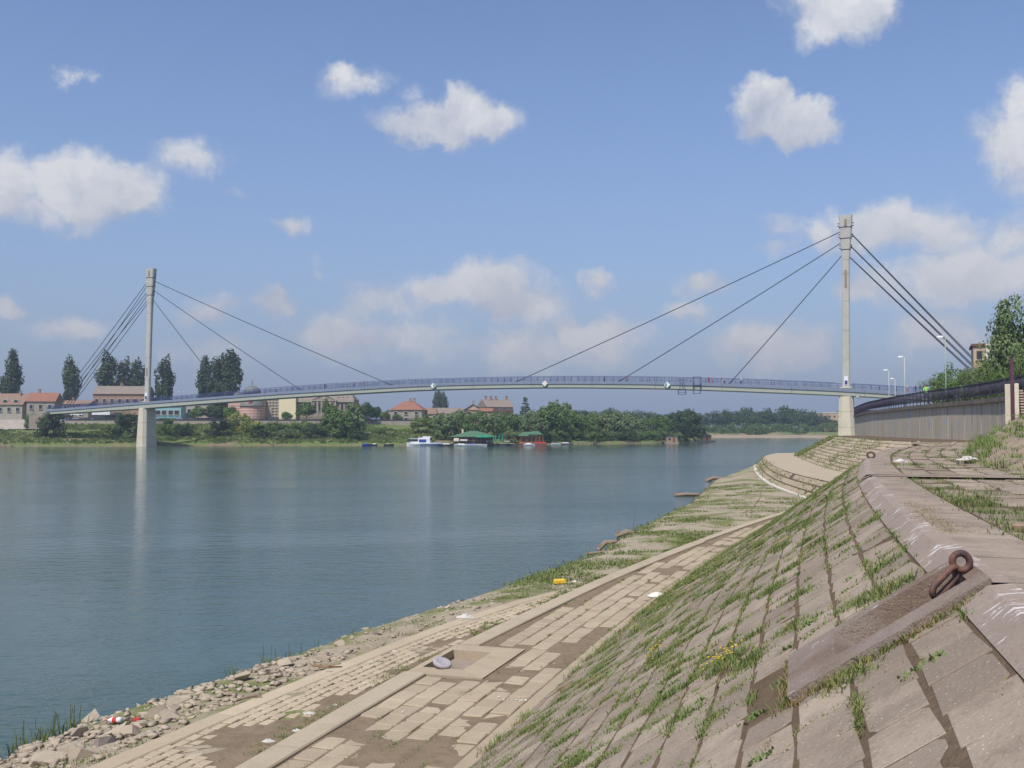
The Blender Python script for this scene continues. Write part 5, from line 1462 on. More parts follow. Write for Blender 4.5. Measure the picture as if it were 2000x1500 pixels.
house(745, 765, 824, 808, 805, 382, 6, 'plaster_white', 'tile_grey', 'low white outbuilding half hidden left of the hipped house', wins=1, chim=())
fa = thing('apartment_block', 'distant pale flat-roofed apartment block just left of the right pier', 'building', tuple(at(1630, 835, 700))); MB().box((0, 5, 4), (16, 10, 12)).build('wall', 'peach', fa); MB().box((0, 5, 10.1), (16.5, 10.5, .4)).build('roof', 'off_white', fa)
for z in (1.5, 4.5, 7.5):
    for x in (-6, -3, 0, 3, 6): MB().box((x, -.03, z), (1.2, .16, 1.3)).build('window', 'window_dark', fa)
# vehicles on the far road
bs = thing('tour_bus', 'white and blue tour bus parked on the far road under the bridge', 'bus', tuple(at(199, 812.5, 362)), .05)
MB().cbox((0, 0, 1.55), (6.2, 2.3, 2.3), .25).build('body', 'boat_white', bs); MB().box((.1, -1.17, 1.95), (5.4, .06, .75)).build('window', 'boat_blue', bs); MB().box((-3.06, 0, 1.9), (.1, 1.9, .9)).build('windscreen', 'window_dark', bs)
for x in (-2.0, 1.9):
    for y in (-1.0, 1.0): o = MB().lathe([(.01, -.13), (.45, -.13), (.45, .13), (.01, .13)], 14).build('wheel', 'rubber', bs, (x, y, .45)); o.rotation_euler = (math.pi / 2, 0, 0)
def car(px, Y, col, label):
    c = thing('parked_car', label, 'car', tuple(at(px, 813.0, Y)), .03, 'cars parked on the far road'); b = MB()
    b.loft([[(x, y, z) for y, z in ((-.8, .35), (-.8, .8), (.8, .8), (.8, .35))] for x in (-2, -1.9, 1.9, 2)]); b.build('body', col, c)
    b = MB(); b.loft([[(-1.3, -.75, .8), (1.2, -.75, .8), (1.2, .75, .8), (-1.3, .75, .8)], [(-.8, -.62, 1.4), (.7, -.62, 1.4), (.7, .62, 1.4), (-.8, .62, 1.4)]]); b.build('cabin', 'window_dark', c)
    for x in (-1.3, 1.3):
        for y in (-.78, .78): o = MB().lathe([(.01, -.1), (.32, -.1), (.32, .1), (.01, .1)], 12).build('wheel', 'rubber', c, (x, y, .32)); o.rotation_euler = (math.pi / 2, 0, 0)
car(151, 360, 'boat_white', 'white car parked left of the tour bus'); car(228, 360, 'boat_dark', 'dark car parked right of the tour bus'); car(140, 362, 'cloth_grey', 'grey car parked leftmost on the far road')
fl_ = thing('street_lamp', 'double-armed street lamp on the far promenade right of the pylon', 'street lamp', tuple(at(353, 816, 358)))
MB().tube([(0, 0, 0), (0, 0, 9.3)], [.14, .08], 8).build('pole', 'lamp_grey', fl_); MB().tube([(-.9, 0, 9.2), (0, 0, 9.35), (.9, 0, 9.2)], .05, 6).build('arm', 'lamp_grey', fl_)
for x in (-.95, .95): MB().box((x, 0, 9.18), (.6, .25, .15)).build('lamp_head', 'off_white', fl_)

# ------------------------------------------------------------------ far trees
for i, (px, y0, Y, w, lab) in enumerate(((20, 690, 400, 1.05, 'tall dark poplar at the left edge above the dormered house'), (137, 695, 392, .95, 'slim poplar behind the foot of the left stay cables'), (213, 687, 420, 1.25, 'broad poplar left above the brick warehouse roof'), (243, 703, 425, .95, 'poplar above the middle of the warehouse roof'),
        (268, 704, 425, 1.2, 'poplar above the right end of the warehouse roof'), (320, 694, 405, 1.0, 'slender poplar standing just right of the far pylon'), (402, 702, 410, 1.0, 'shortest poplar at the left of the dense row by the church'), (424, 693, 412, 1.15, 'middle poplar of the dense row by the church'), (450, 690, 410, 1.2, 'tallest rightmost poplar of the dense row by the church'), (437, 697, 418, 1.2, 'poplar at the back of the dense row by the church'), (855, 763, 640, 1.1, 'left of two small distant poplars below the bridge'), (866, 764, 640, 1.0, 'right of two small distant poplars below the bridge'))):
    z = 8.0; p_ = at(px, 800, Y); tree('poplar_tree', 'poplar', 'leaf_poplar', (p_[0], Y, z), at(px, y0, Y)[2] - z, lab, 'tree', 'poplars on the far bank', w * .84, nleaf=4200, leaf=.019)
tree('conifer_tree', 'conifer', 'leaf_dark', (at(1026, 800, 395)[0], 395, 8), 9.3, 'dark conifer standing alone right of the gabled houses', nleaf=1500, leaf=.022)
BUSH = [  # px, top y, depth behind the shore, kind, leaf, width, label
    (62, 804, 32, 'shrub', 'leaf_broad', .5, 'small round bush on the rubble at far left'), (100, 790, 12, 'shrub', 'leaf_dark', .45, 'dark bush hugging the far bridge abutment'), (243, 799, 18, 'shrub', 'leaf_dark', .62, 'dark bush just left of the far pier'), (253, 842, 5, 'shrub', 'leaf_willow', .9, 'low grey-green bush at the left foot of the far pier'),
    (333, 812, 16, 'shrub', 'leaf_broad', .6, 'bush just right of the far pier'), (362, 822, 14, 'shrub', 'leaf_dark', .7, 'second low bush right of the far pier'), (388, 790, 52, 'round', 'leaf_broad', .85, 'round street tree before the white store'), (424, 787, 54, 'round', 'leaf_dark', .95, 'dark street tree left of the church'), (452, 789, 52, 'round', 'leaf_broad', .7, 'slim street tree in front of the church corner'),
    (430, 815, 16, 'shrub', 'leaf_dark', .8, 'dark bank bush below the church'), (468, 797, 26, 'shrub', 'leaf_yellow', .62, 'yellow-green bush in front of the church apse'), (492, 812, 20, 'shrub', 'leaf_yellow', .7, 'pale yellowish bush right of the brighter yellow one'), (505, 826, 12, 'shrub', 'leaf_dark', .95, 'dark rounded bank bush below the lattice hall'), (538, 819, 14, 'shrub', 'leaf_broad', .8, 'leafy bank bush below the cream wall'),
    (561, 802, 54, 'round', 'leaf_broad', .8, 'small round tree before the cream wall'), (598, 784, 55, 'round', 'leaf_broad', .85, 'round tree before the theatre windows'), (565, 832, 9, 'shrub', 'leaf_willow', .9, 'willow bush at the water below the cream wall'), (590, 815, 18, 'shrub', 'leaf_broad', .75, 'tall bush below the theatre'), (618, 822, 12, 'shrub', 'leaf_dark', .9, 'dark bush at the left skirt of the great willow'),
    (650, 793, 14, 'willow', 'leaf_broad', .72, 'left half of the great willow clump by the water'), (690, 787, 16, 'willow', 'leaf_willow', .70, 'tall right willow of the great clump by the water'), (668, 800, 10, 'willow', 'leaf_broad', .8, 'front willow of the great clump by the water'), (638, 775, 56, 'round', 'leaf_broad', .35, 'thin street tree before the theatre pediment'), (716, 782, 48, 'round', 'leaf_dark', .75, 'dark tree behind the right shoulder of the great willow clump'), (735, 789, 55, 'round', 'leaf_dark', .6, 'dark round tree left of the low white outbuilding'),
    (752, 800, 54, 'round', 'leaf_broad', .75, 'round tree in front of the white outbuilding'), (777, 806, 52, 'round', 'leaf_broad', .8, 'small round tree before the hipped-roof house'), (742, 833, 20, 'shrub', 'leaf_broad', .8, 'small bush on the grass left of the white boats'), (700, 838, 6, 'shrub', 'leaf_dark', .9, 'dark bush at the water right of the great willow clump'), (818, 811, 22, 'round', 'leaf_pale', .8, 'bright green tree left of the willow row'), (835, 808, 26, 'round', 'leaf_broad', .75, 'green tree at the start of the willow row')]
for (px, y0, d, kd, lf, w, lab) in BUSH:
    Y = shoreY(px) + d; z = bank_z(px, d) - .25; hgt = max(2.0, at(px, y0, Y)[2] - z)
    tree({'shrub': 'bush', 'round': 'street_tree', 'willow': 'willow_tree'}[kd], kd, lf, (at(px, 800, Y)[0], Y, z), hgt, lab, 'bush' if kd == 'shrub' else 'tree', 'bushes and trees on the far bank', w * (1.6 if kd == 'shrub' else 1.25), nleaf=3000, leaf=.034)
WIL = [(850, 812), (872, 806), (893, 800), (912, 806), (934, 801), (955, 808), (975, 802), (996, 806), (1016, 808), (1038, 804), (1058, 797), (1074, 788), (1092, 782), (1108, 800), (1128, 808), (1150, 812), (1170, 804), (1190, 800), (1212, 806), (1233, 812), (1254, 816), (1276, 812), (1296, 812), (1318, 806), (1338, 799), (1352, 806)]
for i, (px, y0) in enumerate(WIL):
    d = (10 if i % 2 else 20) + random.uniform(-3, 3); Y = shoreY(px) + d; z = bank_z(px, d) - .4; dark = px > 1305
    tree('willow_tree', 'willow', 'leaf_dark' if dark else random.choice(['leaf_willow', 'leaf_willow', 'leaf_broad']), (at(px, 800, Y)[0], Y, z), at(px, y0, Y)[2] - z, '%s willow in the row lining the far bank past the raft' % ORD[i], 'tree', 'willows lining the far bank', random.uniform(1.05, 1.3), variants=4, nleaf=3600, leaf=.030)
for i, px in enumerate(np.arange(1000, 1345, 15.0)):     # lower growth at the water's edge between them
    d = 5 + random.uniform(-1, 2); Y = shoreY(px) + d; z = bank_z(px, d) - .3
    tree('bank_bush', 'shrub', random.choice(['leaf_broad', 'leaf_willow', 'leaf_dark']), (at(px, 800, Y)[0], Y, z), random.uniform(3.0, 4.6), '%s low bush at the waterline under the willow row' % ORD[i], 'bush', 'bushes under the willow row', 1.5, nleaf=3000, leaf=.034)
BACK = [(1112, 797), (1135, 794), (1160, 796), (1185, 793), (1210, 797), (1232, 799), (1255, 797), (1280, 801), (1300, 803), (1322, 800)]
for i, (px, y0) in enumerate(BACK):
    Y = 520 + random.uniform(-15, 15); z = 4; tree('wood_tree', 'round', 'leaf_dark', (at(px, 800, Y)[0], Y, z), at(px, y0, Y)[2] - z, '%s hazy tree top showing behind the willow row' % ORD[i], 'tree', 'tree tops behind the willow row', 1.1, nleaf=1700, leaf=.030)
FARW = [(1372, 806), (1392, 801), (1412, 798), (1432, 795), (1452, 799), (1470, 802), (1488, 797), (1508, 802), (1526, 800), (1544, 797), (1560, 806), (1578, 812), (1592, 806), (1608, 808), (1625, 815), (1690, 812), (1705, 816)]
for i, (px, y0) in enumerate(FARW):
    Y = 635 + random.uniform(-8, 8) if px < 1640 else 420; z = 2.5; tree('wood_tree', random.choice(['round', 'willow']), 'leaf_poplar' if i % 3 else 'leaf_dark', (at(px, 800, Y)[0], Y, z), at(px, y0, Y)[2] - z, '%s tree of the wood at the river bend' % ORD[i], 'tree', 'trees at the river bend', 1.05, nleaf=1700, leaf=.030)
for i, px in enumerate(np.arange(1385, 1640, 18.0)):
    Y = 618; tree('wood_bush', 'shrub', 'leaf_broad', (at(px, 800, Y)[0], Y, 1.6), random.uniform(6, 9), '%s bush fringing the wood at the river bend' % ORD[i], 'bush', 'bushes at the river bend', 1.2, nleaf=1700, leaf=.030)
# the mass of woodland behind everything
T_ = []
for k in range(150):
    px = random.uniform(-250, 2300); Y = random.uniform(720, 1050) if px < 1380 else random.uniform(680, 900); hgt = random.uniform(9, 15) if px < 1000 else random.uniform(13, 19)
    F4 = np.diag([hgt * 1.1, hgt * 1.1, hgt, 1.0]); a = random.uniform(0, 6.28); R4 = np.eye(4); R4[:2, :2] = ((math.cos(a), -math.sin(a)), (math.sin(a), math.cos(a))); F4 = F4 @ R4; F4[:3, 3] = ((px - 1000) / FPX * Y, Y, 7 if px < 1000 else 3.5); T_.append(F4)
V, F_ = crown_mesh('round', 5, 420, .058); v, f = stamp(T_, V, F_); o = link('distant_wood', mesh_from('distant_wood', v, f, 'leaf_poplar')); tag(o, 'distant woodland closing the horizon', 'woodland', kind='stuff')
# tall grass on the far bank
n = 9000; pxs = RNG.uniform(-80, 960, n); ds_ = RNG.uniform(1.5, 46, n); T_ = []
V = []
for px, d in zip(pxs, ds_):
    Y = shoreY(px) + d; x = (px - 1000) / FPX * Y; z = bank_z(px, d)
    if nz(x, Y, .07, 4) < -.22: continue
    h_ = random.uniform(.25, .75); w_ = random.uniform(.25, .6); a = random.uniform(-.6, .6); dx, dy = w_ * math.cos(a), w_ * math.sin(a)
    V += [(x - dx, Y - dy, z - .1), (x + dx, Y + dy, z - .1), (x + dx * .7 + random.uniform(-.2, .2), Y + dy - .1, z + h_), (x - dx * .7, Y - dy - .15, z + h_ * random.uniform(.6, 1.1))]
o = link('far_grass', mesh_from('far_grass', V, np.arange(len(V)).reshape(-1, 4), 'grass_far')); tag(o, 'tall grass covering the far bank', 'grass', kind='stuff')

# ------------------------------------------------------------------ boats, rafts and moorings
def hull(L_, B, H_, rake=.25, n=9):
    b = MB(); rr = []
    for k in range(n):
        t = k / (n - 1); x = -L_ / 2 + L_ * t; w_ = B / 2 * (1 - max(0, (t - .45) / .55) ** 2.2 * .96); w_ *= .85 + .15 * min(1, t * 5); sh = H_ * (1 + .35 * max(0, t - .5))
        xo = rake * max(0, t - .6)
        rr.append([(x - xo, 0, -.25), (x - xo * .5, w_ * .72, -.1), (x, w_, sh * .55), (x + xo, w_ * 1.02, sh), (x + xo, -w_ * 1.02, sh), (x, -w_, sh * .55), (x - xo * .5, -w_ * .72, -.1)])
    b.loft(rr); return b
def boat_at(px, Y, rz, name, label, cat='boat', group='boats moored at the far bank'): p_ = at(px, 860, Y); return thing(name, label, cat, (p_[0], Y, 0.0), rz, group)
c = boat_at(811, 306, math.pi - .2, 'cabin_boat', 'short white cabin boat, left of the two moored side by side')
hull(5.2, 2.2, .85).build('hull', 'boat_white', c); MB().cbox((-.3, 0, 1.5), (3.3, 1.9, 1.3), .12).build('cabin', 'boat_white', c); MB().box((-.3, .0, 1.62), (3.36, 1.96, .6)).build('window', 'window_dark', c); MB().box((-.2, 0, 2.22), (3.9, 2.2, .1)).build('roof', 'boat_white', c); MB().tube([(1.2, 0, 2.2), (1.3, 0, 3.0)], .03, 5).build('mast', 'lamp_grey', c)
c = boat_at(838, 304, -.12, 'cabin_boat', 'larger white cabin boat with blue windows, right of the two moored side by side')
hull(7.4, 2.6, .9).build('hull', 'boat_white', c); MB().cbox((-1.3, 0, 1.6), (3.6, 2.2, 1.6), .15).build('cabin', 'boat_white', c); MB().box((-1.7, 0, 1.5), (2.2, 2.27, .9)).build('window', 'boat_blue', c); MB().box((.15, 0, 2.0), (.9, 2.0, .7)).build('windscreen', 'window_dark', c); MB().cbox((-.6, 0, 2.6), (2.4, 2.0, .4), .1).build('roof', 'boat_white', c); MB().box((.6, 0, .55), (6.0, 2.68, .16)).build('stripe', 'boat_blue', c)
MB().tube([(-1.8, 0, 2.8), (-1.8, 0, 4.0)], .03, 5).build('mast', 'lamp_grey', c)
for (px, Y, l_, hc, cc, lab) in ((716, 305, 2.6, 'boat_blue', 'boat_blue', 'small blue rowing boat left of the white boats'), (729, 306, 2.4, 'boat_dark', 'boat_white', 'small dark boat with a white thwart beside the blue one'), (760, 306, 3.0, 'boat_dark', 'wood_grey', 'dark flat boat drawn up on the grass bank'), (874, 303, 4.6, 'boat_dark', 'boat_white', 'dark open motorboat right of the larger cabin boat'), (902, 302, 4.4, 'boat_white', 'boat_white', 'white open boat moored left at the restaurant pontoon'), (922, 301.5, 5.2, 'boat_white', 'boat_blue', 'white boat with a blue cover moored at the restaurant pontoon'), (938, 302, 4.0, 'boat_white', 'boat_dark', 'white dinghy with dark seat moored right of the blue-covered one'), (1034, 312, 3.4, 'boat_white', 'boat_white', 'white dinghy moored before the orange raft house'), (1086, 326, 3.2, 'boat_white', 'boat_dark', 'small white boat right of the orange raft house'), (1106, 330, 4.4, 'wood_grey', 'boat_white', 'grey boat with a white deck left of the jetty')):
    c = boat_at(px, Y, random.uniform(-.25, .25) + (math.pi if px % 2 else 0), 'rowing_boat' if 'row' in lab or 'dinghy' in lab else 'open_boat', lab); hull(l_, 1.5, .5).build('hull', hc, c); MB().cbox((-.3, 0, .55), (l_ * .45, 1.0, .35), .1).build('cover', cc, c); MB().box((-l_ * .33, 0, .5), (.22, 1.2, .06)).build('thwart', 'wood_grey', c)
# floating restaurant
fx0, fx1, fY = at(876, 860, 307)[0], at(1000, 860, 307)[0], 307.0; fw = fx1 - fx0
pt_ = thing('pontoon', 'long dark pontoon carrying the green-roofed restaurant', 'pontoon', ((fx0 + fx1) / 2 - .8, fY, 0)); MB().cbox((0, 2.5, .2), (fw + 3, 7.5, .8), .06).build('float', 'boat_dark', pt_); MB().box((0, 2.5, .63), (fw + 3.2, 7.7, .08)).build('decking', 'wood_grey', pt_)
for x in np.arange(-fw / 2, fw / 2 + .1, 2.1): MB().box((x, -1.3, 1.1), (.07, .07, .9)).build('rail_post', 'wood_grey', pt_)
MB().box((0, -1.3, 1.55), (fw + .4, .06, .06)).build('handrail', 'wood_grey', pt_)
rs = thing('floating_restaurant', 'floating restaurant with a broad green hipped roof and cream chimney', 'building', (at(924, 860, fY)[0], fY, .68)); RWd = (972 - 876) / FPX * fY
MB().box((0, 3.2, 1.1), (RWd * .8, 4.6, 2.2)).build('wall', 'wood_brown', rs); b = MB(); b.add([(-RWd / 2, -.6, 2.0), (RWd / 2, -.6, 2.0), (RWd / 2, 7, 2.0), (-RWd / 2, 7, 2.0), (-1.2, 3.2, 3.75), (1.2, 3.2, 3.75)], [(0, 1, 5, 4), (2, 3, 4, 5), (1, 2, 5), (3, 0, 4), (0, 3, 2, 1)]); ro = b.build('roof', 'roof_green', rs); MB().box((-3.3, 3.0, 3.6), (.5, .5, 1.4)).build('chimney', 'cream', ro); MB().box((.3, 3.2, 3.9), (.6, .6, .5)).build('ventilator', 'roof_green', ro)
for x in np.arange(-RWd / 2 + .6, RWd / 2, 1.7): MB().box((x, -.3, 1.0), (.12, .12, 2.0)).build('column', 'wood_brown', rs)
for x in (-4, -2, 0, 2, 4): MB().box((x, .86, 1.2), (1.1, .1, 1.0)).build('window', 'window_dark', rs)
MB().box((-5.0, -.5, 1.15), (1.5, .08, .95)).build('notice_board', 'sign_cream', rs); MB().box((-2.8, -.7, 1.0), (2.2, 1.0, .5)).build('awning', 'boat_white', rs)
for px, lab in ((938, 'large open green parasol on the restaurant pontoon'), (950, 'second open green parasol right of the large one')):
    u_ = thing('parasol', lab, 'parasol', (at(px, 860, 305.3)[0], 305.3, .66), 0, 'open parasols on the pontoon'); MB().tube([(0, 0, 0), (0, 0, 2.4)], .035, 6).build('pole', 'lamp_grey', u_); MB().lathe([(.03, 2.55), (.5, 2.4), (1.1, 2.16), (1.55, 1.9), (1.5, 1.88), (.8, 2.2), (.03, 2.45)], 10).build('canopy', 'tarp_green', u_)
for i, px in enumerate((957, 964, 968, 975, 981)):
    u_ = thing('folded_parasol', '%s folded green parasol on the right half of the pontoon' % ORD[i], 'parasol', (at(px, 860, 305.5)[0], 305.5, .66), 0, 'folded parasols on the pontoon'); MB().tube([(0, 0, 0), (0, 0, 2.7)], .035, 6).build('pole', 'lamp_grey', u_); MB().lathe([(.03, 2.65), (.14, 2.4), (.2, 1.7), (.27, .9), (.22, .8), (.03, .8)], 8).build('canopy', 'tarp_green', u_)
for i, (px, cl, lab) in enumerate(((952, 'boat_white', 'white'), (960, 'tarp_green', 'green'), (970, 'tarp_green', 'dark green'), (988, 'boat_white', 'pale'), (993, 'boat_white', 'outermost white'))):
    t_ = thing('cafe_table', '%s covered café table set on the pontoon among the parasols' % lab, 'table', (at(px, 860, 305)[0], 305.0, .67), 0, 'café tables on the pontoon'); MB().cbox((0, 0, .72), (.8, .8, .12), .03).build('table_top', cl, t_); MB().tube([(0, 0, 0), (0, 0, .68)], .05, 6).build('leg', 'lamp_grey', t_)
# orange raft house
rh = thing('raft_house', 'orange timber raft house with a two-level green roof', 'house', (at(1037, 860, 318)[0], 318.0, .0), .12)
MB().cbox((.6, 2, .22), (8.6, 6, .7), .05).build('float', 'wood_brown', rh); MB().box((-.9, 2.4, 1.75), (4.6, 4, 2.4)).build('wall', 'wood_orange', rh); MB().box((2.4, 2.8, 1.75), (1.8, 3, 2.4)).build('annex', 'wood_orange', rh)
for (x0, x1, z, e_) in ((-3.8, 2.2, 2.85, 1.3), (-.8, 3.8, 3.3, 1.1)):
    b = MB(); b.add([(x0, -.6, z), (x1, -.6, z), (x1, 5.2, z), (x0, 5.2, z), (x0 + 1.6, 2.3, z + e_), (x1 - 1.2, 2.3, z + e_)], [(0, 1, 5, 4), (2, 3, 4, 5), (1, 2, 5), (3, 0, 4), (0, 3, 2, 1)]); b.build('roof', 'roof_green', rh)
for x in (-2.2, -.4): MB().box((x, .36, 1.7), (.6, .12, 1.0)).build('window', 'window_dark', rh)
MB().box((.9, .36, 1.5), (.8, .12, 1.9)).build('door', 'wood_brown', rh)
for x in (1.5, 2.6, 3.7): MB().box((x, -.4, 1.6), (.13, .13, 2.8)).build('porch_post', 'wood_orange', rh)
MB().box((2.8, -.5, .8), (3.6, .08, .5)).build('rail', 'cloth_red', rh)
bh = thing('raft_hut', 'rust-brown box hut on a raft below the dark willows', 'hut', (at(1313, 860, 352)[0], 352.0, 0)); MB().box((0, 1.5, .2), (4.4, 3.4, .5)).build('float', 'wood_grey', bh); MB().box((0, 1.5, 1.5), (3.6, 2.8, 2.1)).build('wall', 'brick', bh); MB().box((0, 1.5, 2.62), (4.0, 3.2, .14)).build('roof', 'roof_green', bh); MB().box((.6, .06, 1.3), (.7, .1, 1.6)).build('door', 'wood_brown', bh); MB().box((-.9, .06, 1.6), (.7, .1, .7)).build('window', 'window_dark', bh)
dh = thing('houseboat', 'dark gabled houseboat moored off the point of the trees', 'houseboat', (at(1381, 860, 400)[0], 400.0, 0)); MB().cbox((0, 1.5, .2), (6.5, 3.6, .7), .05).build('float', 'boat_dark', dh); MB().box((0, 1.5, 1.45), (3.4, 2.8, 2.0)).build('wall', 'wood_brown', dh); b = MB(); b.loft([[(-2, y, 2.3), (2, y, 2.3), (0, y, 3.4)] for y in (-.2, 3.2)]); b.build('roof', 'boat_dark', dh); MB().box((0, .06, 1.4), (.8, .1, 1.5)).build('door', 'window_dark', dh)
jt = thing('jetty', 'low grey plank jetty on thin posts right of the raft house', 'jetty', (at(1146, 860, 334)[0], 334.0, 0), .05); MB().box((0, 0, .75), (6.2, 1.4, .1)).build('decking', 'wood_grey', jt)
for x in (-2.8, -1.4, 0, 1.4, 2.8): MB().box((x, -.55, .1), (.13, .13, 1.3)).build('post', 'wood_brown', jt)
# ------------------------------------------------------------------ grass in the joints, weeds, reeds
def blades(P, h, lean, width, nrm=None, seed=0):
    """P: (n,3) roots; three triangles a blade."""
    r = np.random.default_rng(seed); n = len(P); a = r.uniform(0, 2 * math.pi, n); hh = h * r.uniform(.45, 1.25, n); ln = lean * r.uniform(.2, 1.3, n) * hh
    d = np.stack([np.cos(a), np.sin(a), np.zeros(n)], 1); s = np.stack([-np.sin(a), np.cos(a), np.zeros(n)], 1) * (width * r.uniform(.6, 1.3, n))[:, None]
    up = np.array([0, 0, 1.0]) if nrm is None else nrm
    m = P + d * (ln * .35)[:, None] + up * (hh * .62)[:, None]; t = P + d * ln[:, None] + up * (hh * r.uniform(.75, 1.0, n))[:, None]
    V = np.stack([P - s, P + s, m - s * .7, m + s * .7, t], 1).reshape(-1, 3); b = (np.arange(n) * 5)[:, None]
    F_ = np.concatenate([b + np.array([[0, 1, 3]]), b + np.array([[0, 3, 2]]), b + np.array([[2, 3, 4]])], 0)
    return V, F_
class Turf:
    def __init__(s): s.V, s.F, s.o = [], [], 0
    def add(s, VF): s.V.append(VF[0]); s.F.append(VF[1] + s.o); s.o += len(VF[0])
    def build(s, name, mat, label, cat='grass', parent=None):
        o = link(name, mesh_from(name, np.concatenate(s.V), np.concatenate(s.F), mat), parent)
        if parent is None: tag(o, label, cat, kind='stuff')
        else: o['kind'] = 'stuff'
        return o
rg = np.random.default_rng(3)
gs, gd = Turf(), Turf()
def patch_slope(u, v, l_, along, n, h, turf, spread=.025, width=.004):
    t = rg.normal(0, l_ / 2.2, n); q_ = rg.normal(0, spread, n)
    uu, vv = (u + t, v + q_) if along else (u + q_, v + t)
    P = np.array([slope_pt(a, b_, -.012) for a, b_ in zip(uu, vv)]); turf.add(blades(P, h, 1.1, width, seed=int(rg.integers(1e9))))
cnt = 0
for i, v in enumerate(np.arange(.245, 6.3, .365)):
    for u in np.arange(-11.5, 38, .505):
        off = .25 if i % 2 else 0; uj = u + off - .2525; far = u > 8
        dens_ = .70 + .65 * nz(u, v * 1.5, .55, 8.0) + .20 * nz(u, v, 1.9, 2.0) + (.18 if v > 2.2 else 0) - (.42 if u < -6.2 else 0) - (.1 if v < .7 else 0)
        if UB0 - .1 < uj < UB1 + .1 and v < VB1: continue
        k = rg.uniform()
        if k < dens_ * .66: patch_slope(uj, v + .18, rg.uniform(.16, .40), False, int(rg.integers(50, 120) * (1 if not far else .5)), rg.uniform(.02, .06), gs, .032, .0042 if not far else .009)
        if rg.uniform() < dens_ * .42: patch_slope(uj + rg.uniform(-.2, .2), v, rg.uniform(.14, .32), True, int(rg.integers(50, 120) * (1 if not far else .5)), rg.uniform(.025, .06), gs, .024, .0042 if not far else .009)
        if rg.uniform() < .6 and u < 14: patch_slope(uj + rg.uniform(-.15, .15), v + rg.uniform(-.03, .2), rg.uniform(.08, .3), bool(rg.integers(0, 2)), int(rg.integers(14, 40)), rg.uniform(.015, .045), gd, .018, .0032)
# big tufts
for k in range(300):
    u, v = rg.uniform(-6, 26), rg.uniform(.6, 5.8)
    if UB0 - .15 < u < UB1 + .15 and v < VB1 + .1: continue
    patch_slope(u, v, .14, True, int(rg.integers(140, 260)), rg.uniform(.04, .085), gs, .09, .0045 if u < 8 else .008)
for (px, py) in ((1700, 1020), (1640, 1005), (1720, 1110), (1745, 1150), (1700, 1170), (1590, 1010), (1650, 1330), (1545, 1110), (1510, 1150)):
    q_ = slope_uv(px, py); patch_slope(q_[0], q_[1], .22, False, 260, .075, gs, .10, .0045)
for k in range(70):     # fringe under the near edge of the mooring block
    patch_slope(UB0 - rg.uniform(.0, .10), rg.uniform(.1, VB1 + .05), .12, False, 26, rg.uniform(.03, .06), gs if k % 2 else gd, .025, .004)
for k in range(26): patch_slope(UB0 + rg.uniform(0, BW), VB1 + rg.uniform(0, .07), .12, True, 22, .06, gd if k % 2 else gs, .02, .004)
# the lush strip along the foot of the slope
for u in np.arange(-6, 38, .10):
    L_ = float(slant(u)); k = .35 + .8 * nz(u, 0, .35, 6) + (.25 if u > 6 else -.1)
    if rg.uniform() > k: continue
    patch_slope(u, L_ - abs(rg.normal(0, .28)) + .05, .16, True, int(rg.integers(18, 40)), rg.uniform(.07, .16), gs if rg.uniform() > .12 else gd, .08, .005 if u < 10 else .010)
gl = Turf()
for k in range(420):
    u, v = rg.uniform(-8, 18), rg.uniform(.4, 6.0)
    if UB0 - .15 < u < UB1 + .15 and v < VB1 + .1: continue
    patch_slope(round(u / .505) * .505 - .2525, v, .08, False, int(rg.integers(12, 34)), rg.uniform(.02, .05), gl, .035, .010)
gl.build('broadleaf_weeds', 'leaf_pale', 'small broad-leaved weeds in the joints of the near slope', 'weeds')
gs.build('slope_grass', 'grass', 'green grass sprouting from the joints of the near slope')
def patch_flat(x, y, z, r_, n, h, turf, width=.004, stretch=(1, 1)):
    P = np.stack([x + rg.normal(0, r_ * stretch[0], n), y + rg.normal(0, r_ * stretch[1], n), np.full(n, z)], 1); turf.add(blades(P, h, .9, width, seed=int(rg.integers(1e9))))
gw = Turf()
for k in range(950):     # lower walk joints
    u = rg.uniform(-6, 40); w = -(.22 + .372 * int(rg.integers(0, 8))) + rg.normal(0, .02)
    if w < w_mid(u): continue
    if RU0 - .5 < u < RU1 + .5 and w < RWb + .5: continue
    if nz(u, w * 2, .6, 3.3) + rg.uniform(-.3, .3) < .05: continue
    x, y = pt(u, w); patch_flat(x, y, ZP - .02, .05 if rg.uniform() > .2 else .11, int(rg.integers(10, 34)), rg.uniform(.025, .06), gw, .004 if u < 8 else .008, (.6, 1.4))
for k in range(420):     # along the river side of the middle kerb
    u = rg.uniform(-7, 30); w = float(w_mid(u)) - abs(rg.normal(.03, .16)); x, y = pt(u, w)
    if nz(u, 0, .5, 12) < -.15: continue
    patch_flat(x, y, ZP - .03, .06, int(rg.integers(12, 34)), rg.uniform(.04, .10), gw, .005 if u < 8 else .009)
gw.build('walk_grass', 'grass', 'thin grass between the slabs of the lower walk')
gh = Turf()
for k in range(5200):    # shore
    y = 11 + 75 * rg.uniform() ** 1.6; a, b_ = x_water(y), x_in(y); f = rg.uniform(.06, .97); x = a + (b_ - a) * f
    u, w = to_uw(x, y)
    if u < 15.2 and w > w_out(u) - .03: continue
    if nz(x, y, .30, 7) + .35 * nz(x, y, 1.1, 1) < (.02 if y > 24 else .16): continue
    z = shore_z(f, y) - .01; patch_flat(x, y, z, .10 if y < 30 else .22, int(rg.integers(10, 22)), rg.uniform(.04, .10) * (1 if y < 30 else 1.3), gh, .006 if y < 30 else .016)
gh.build('shore_grass', 'grass', 'low grass in patches along the near shore')
gp = Turf()
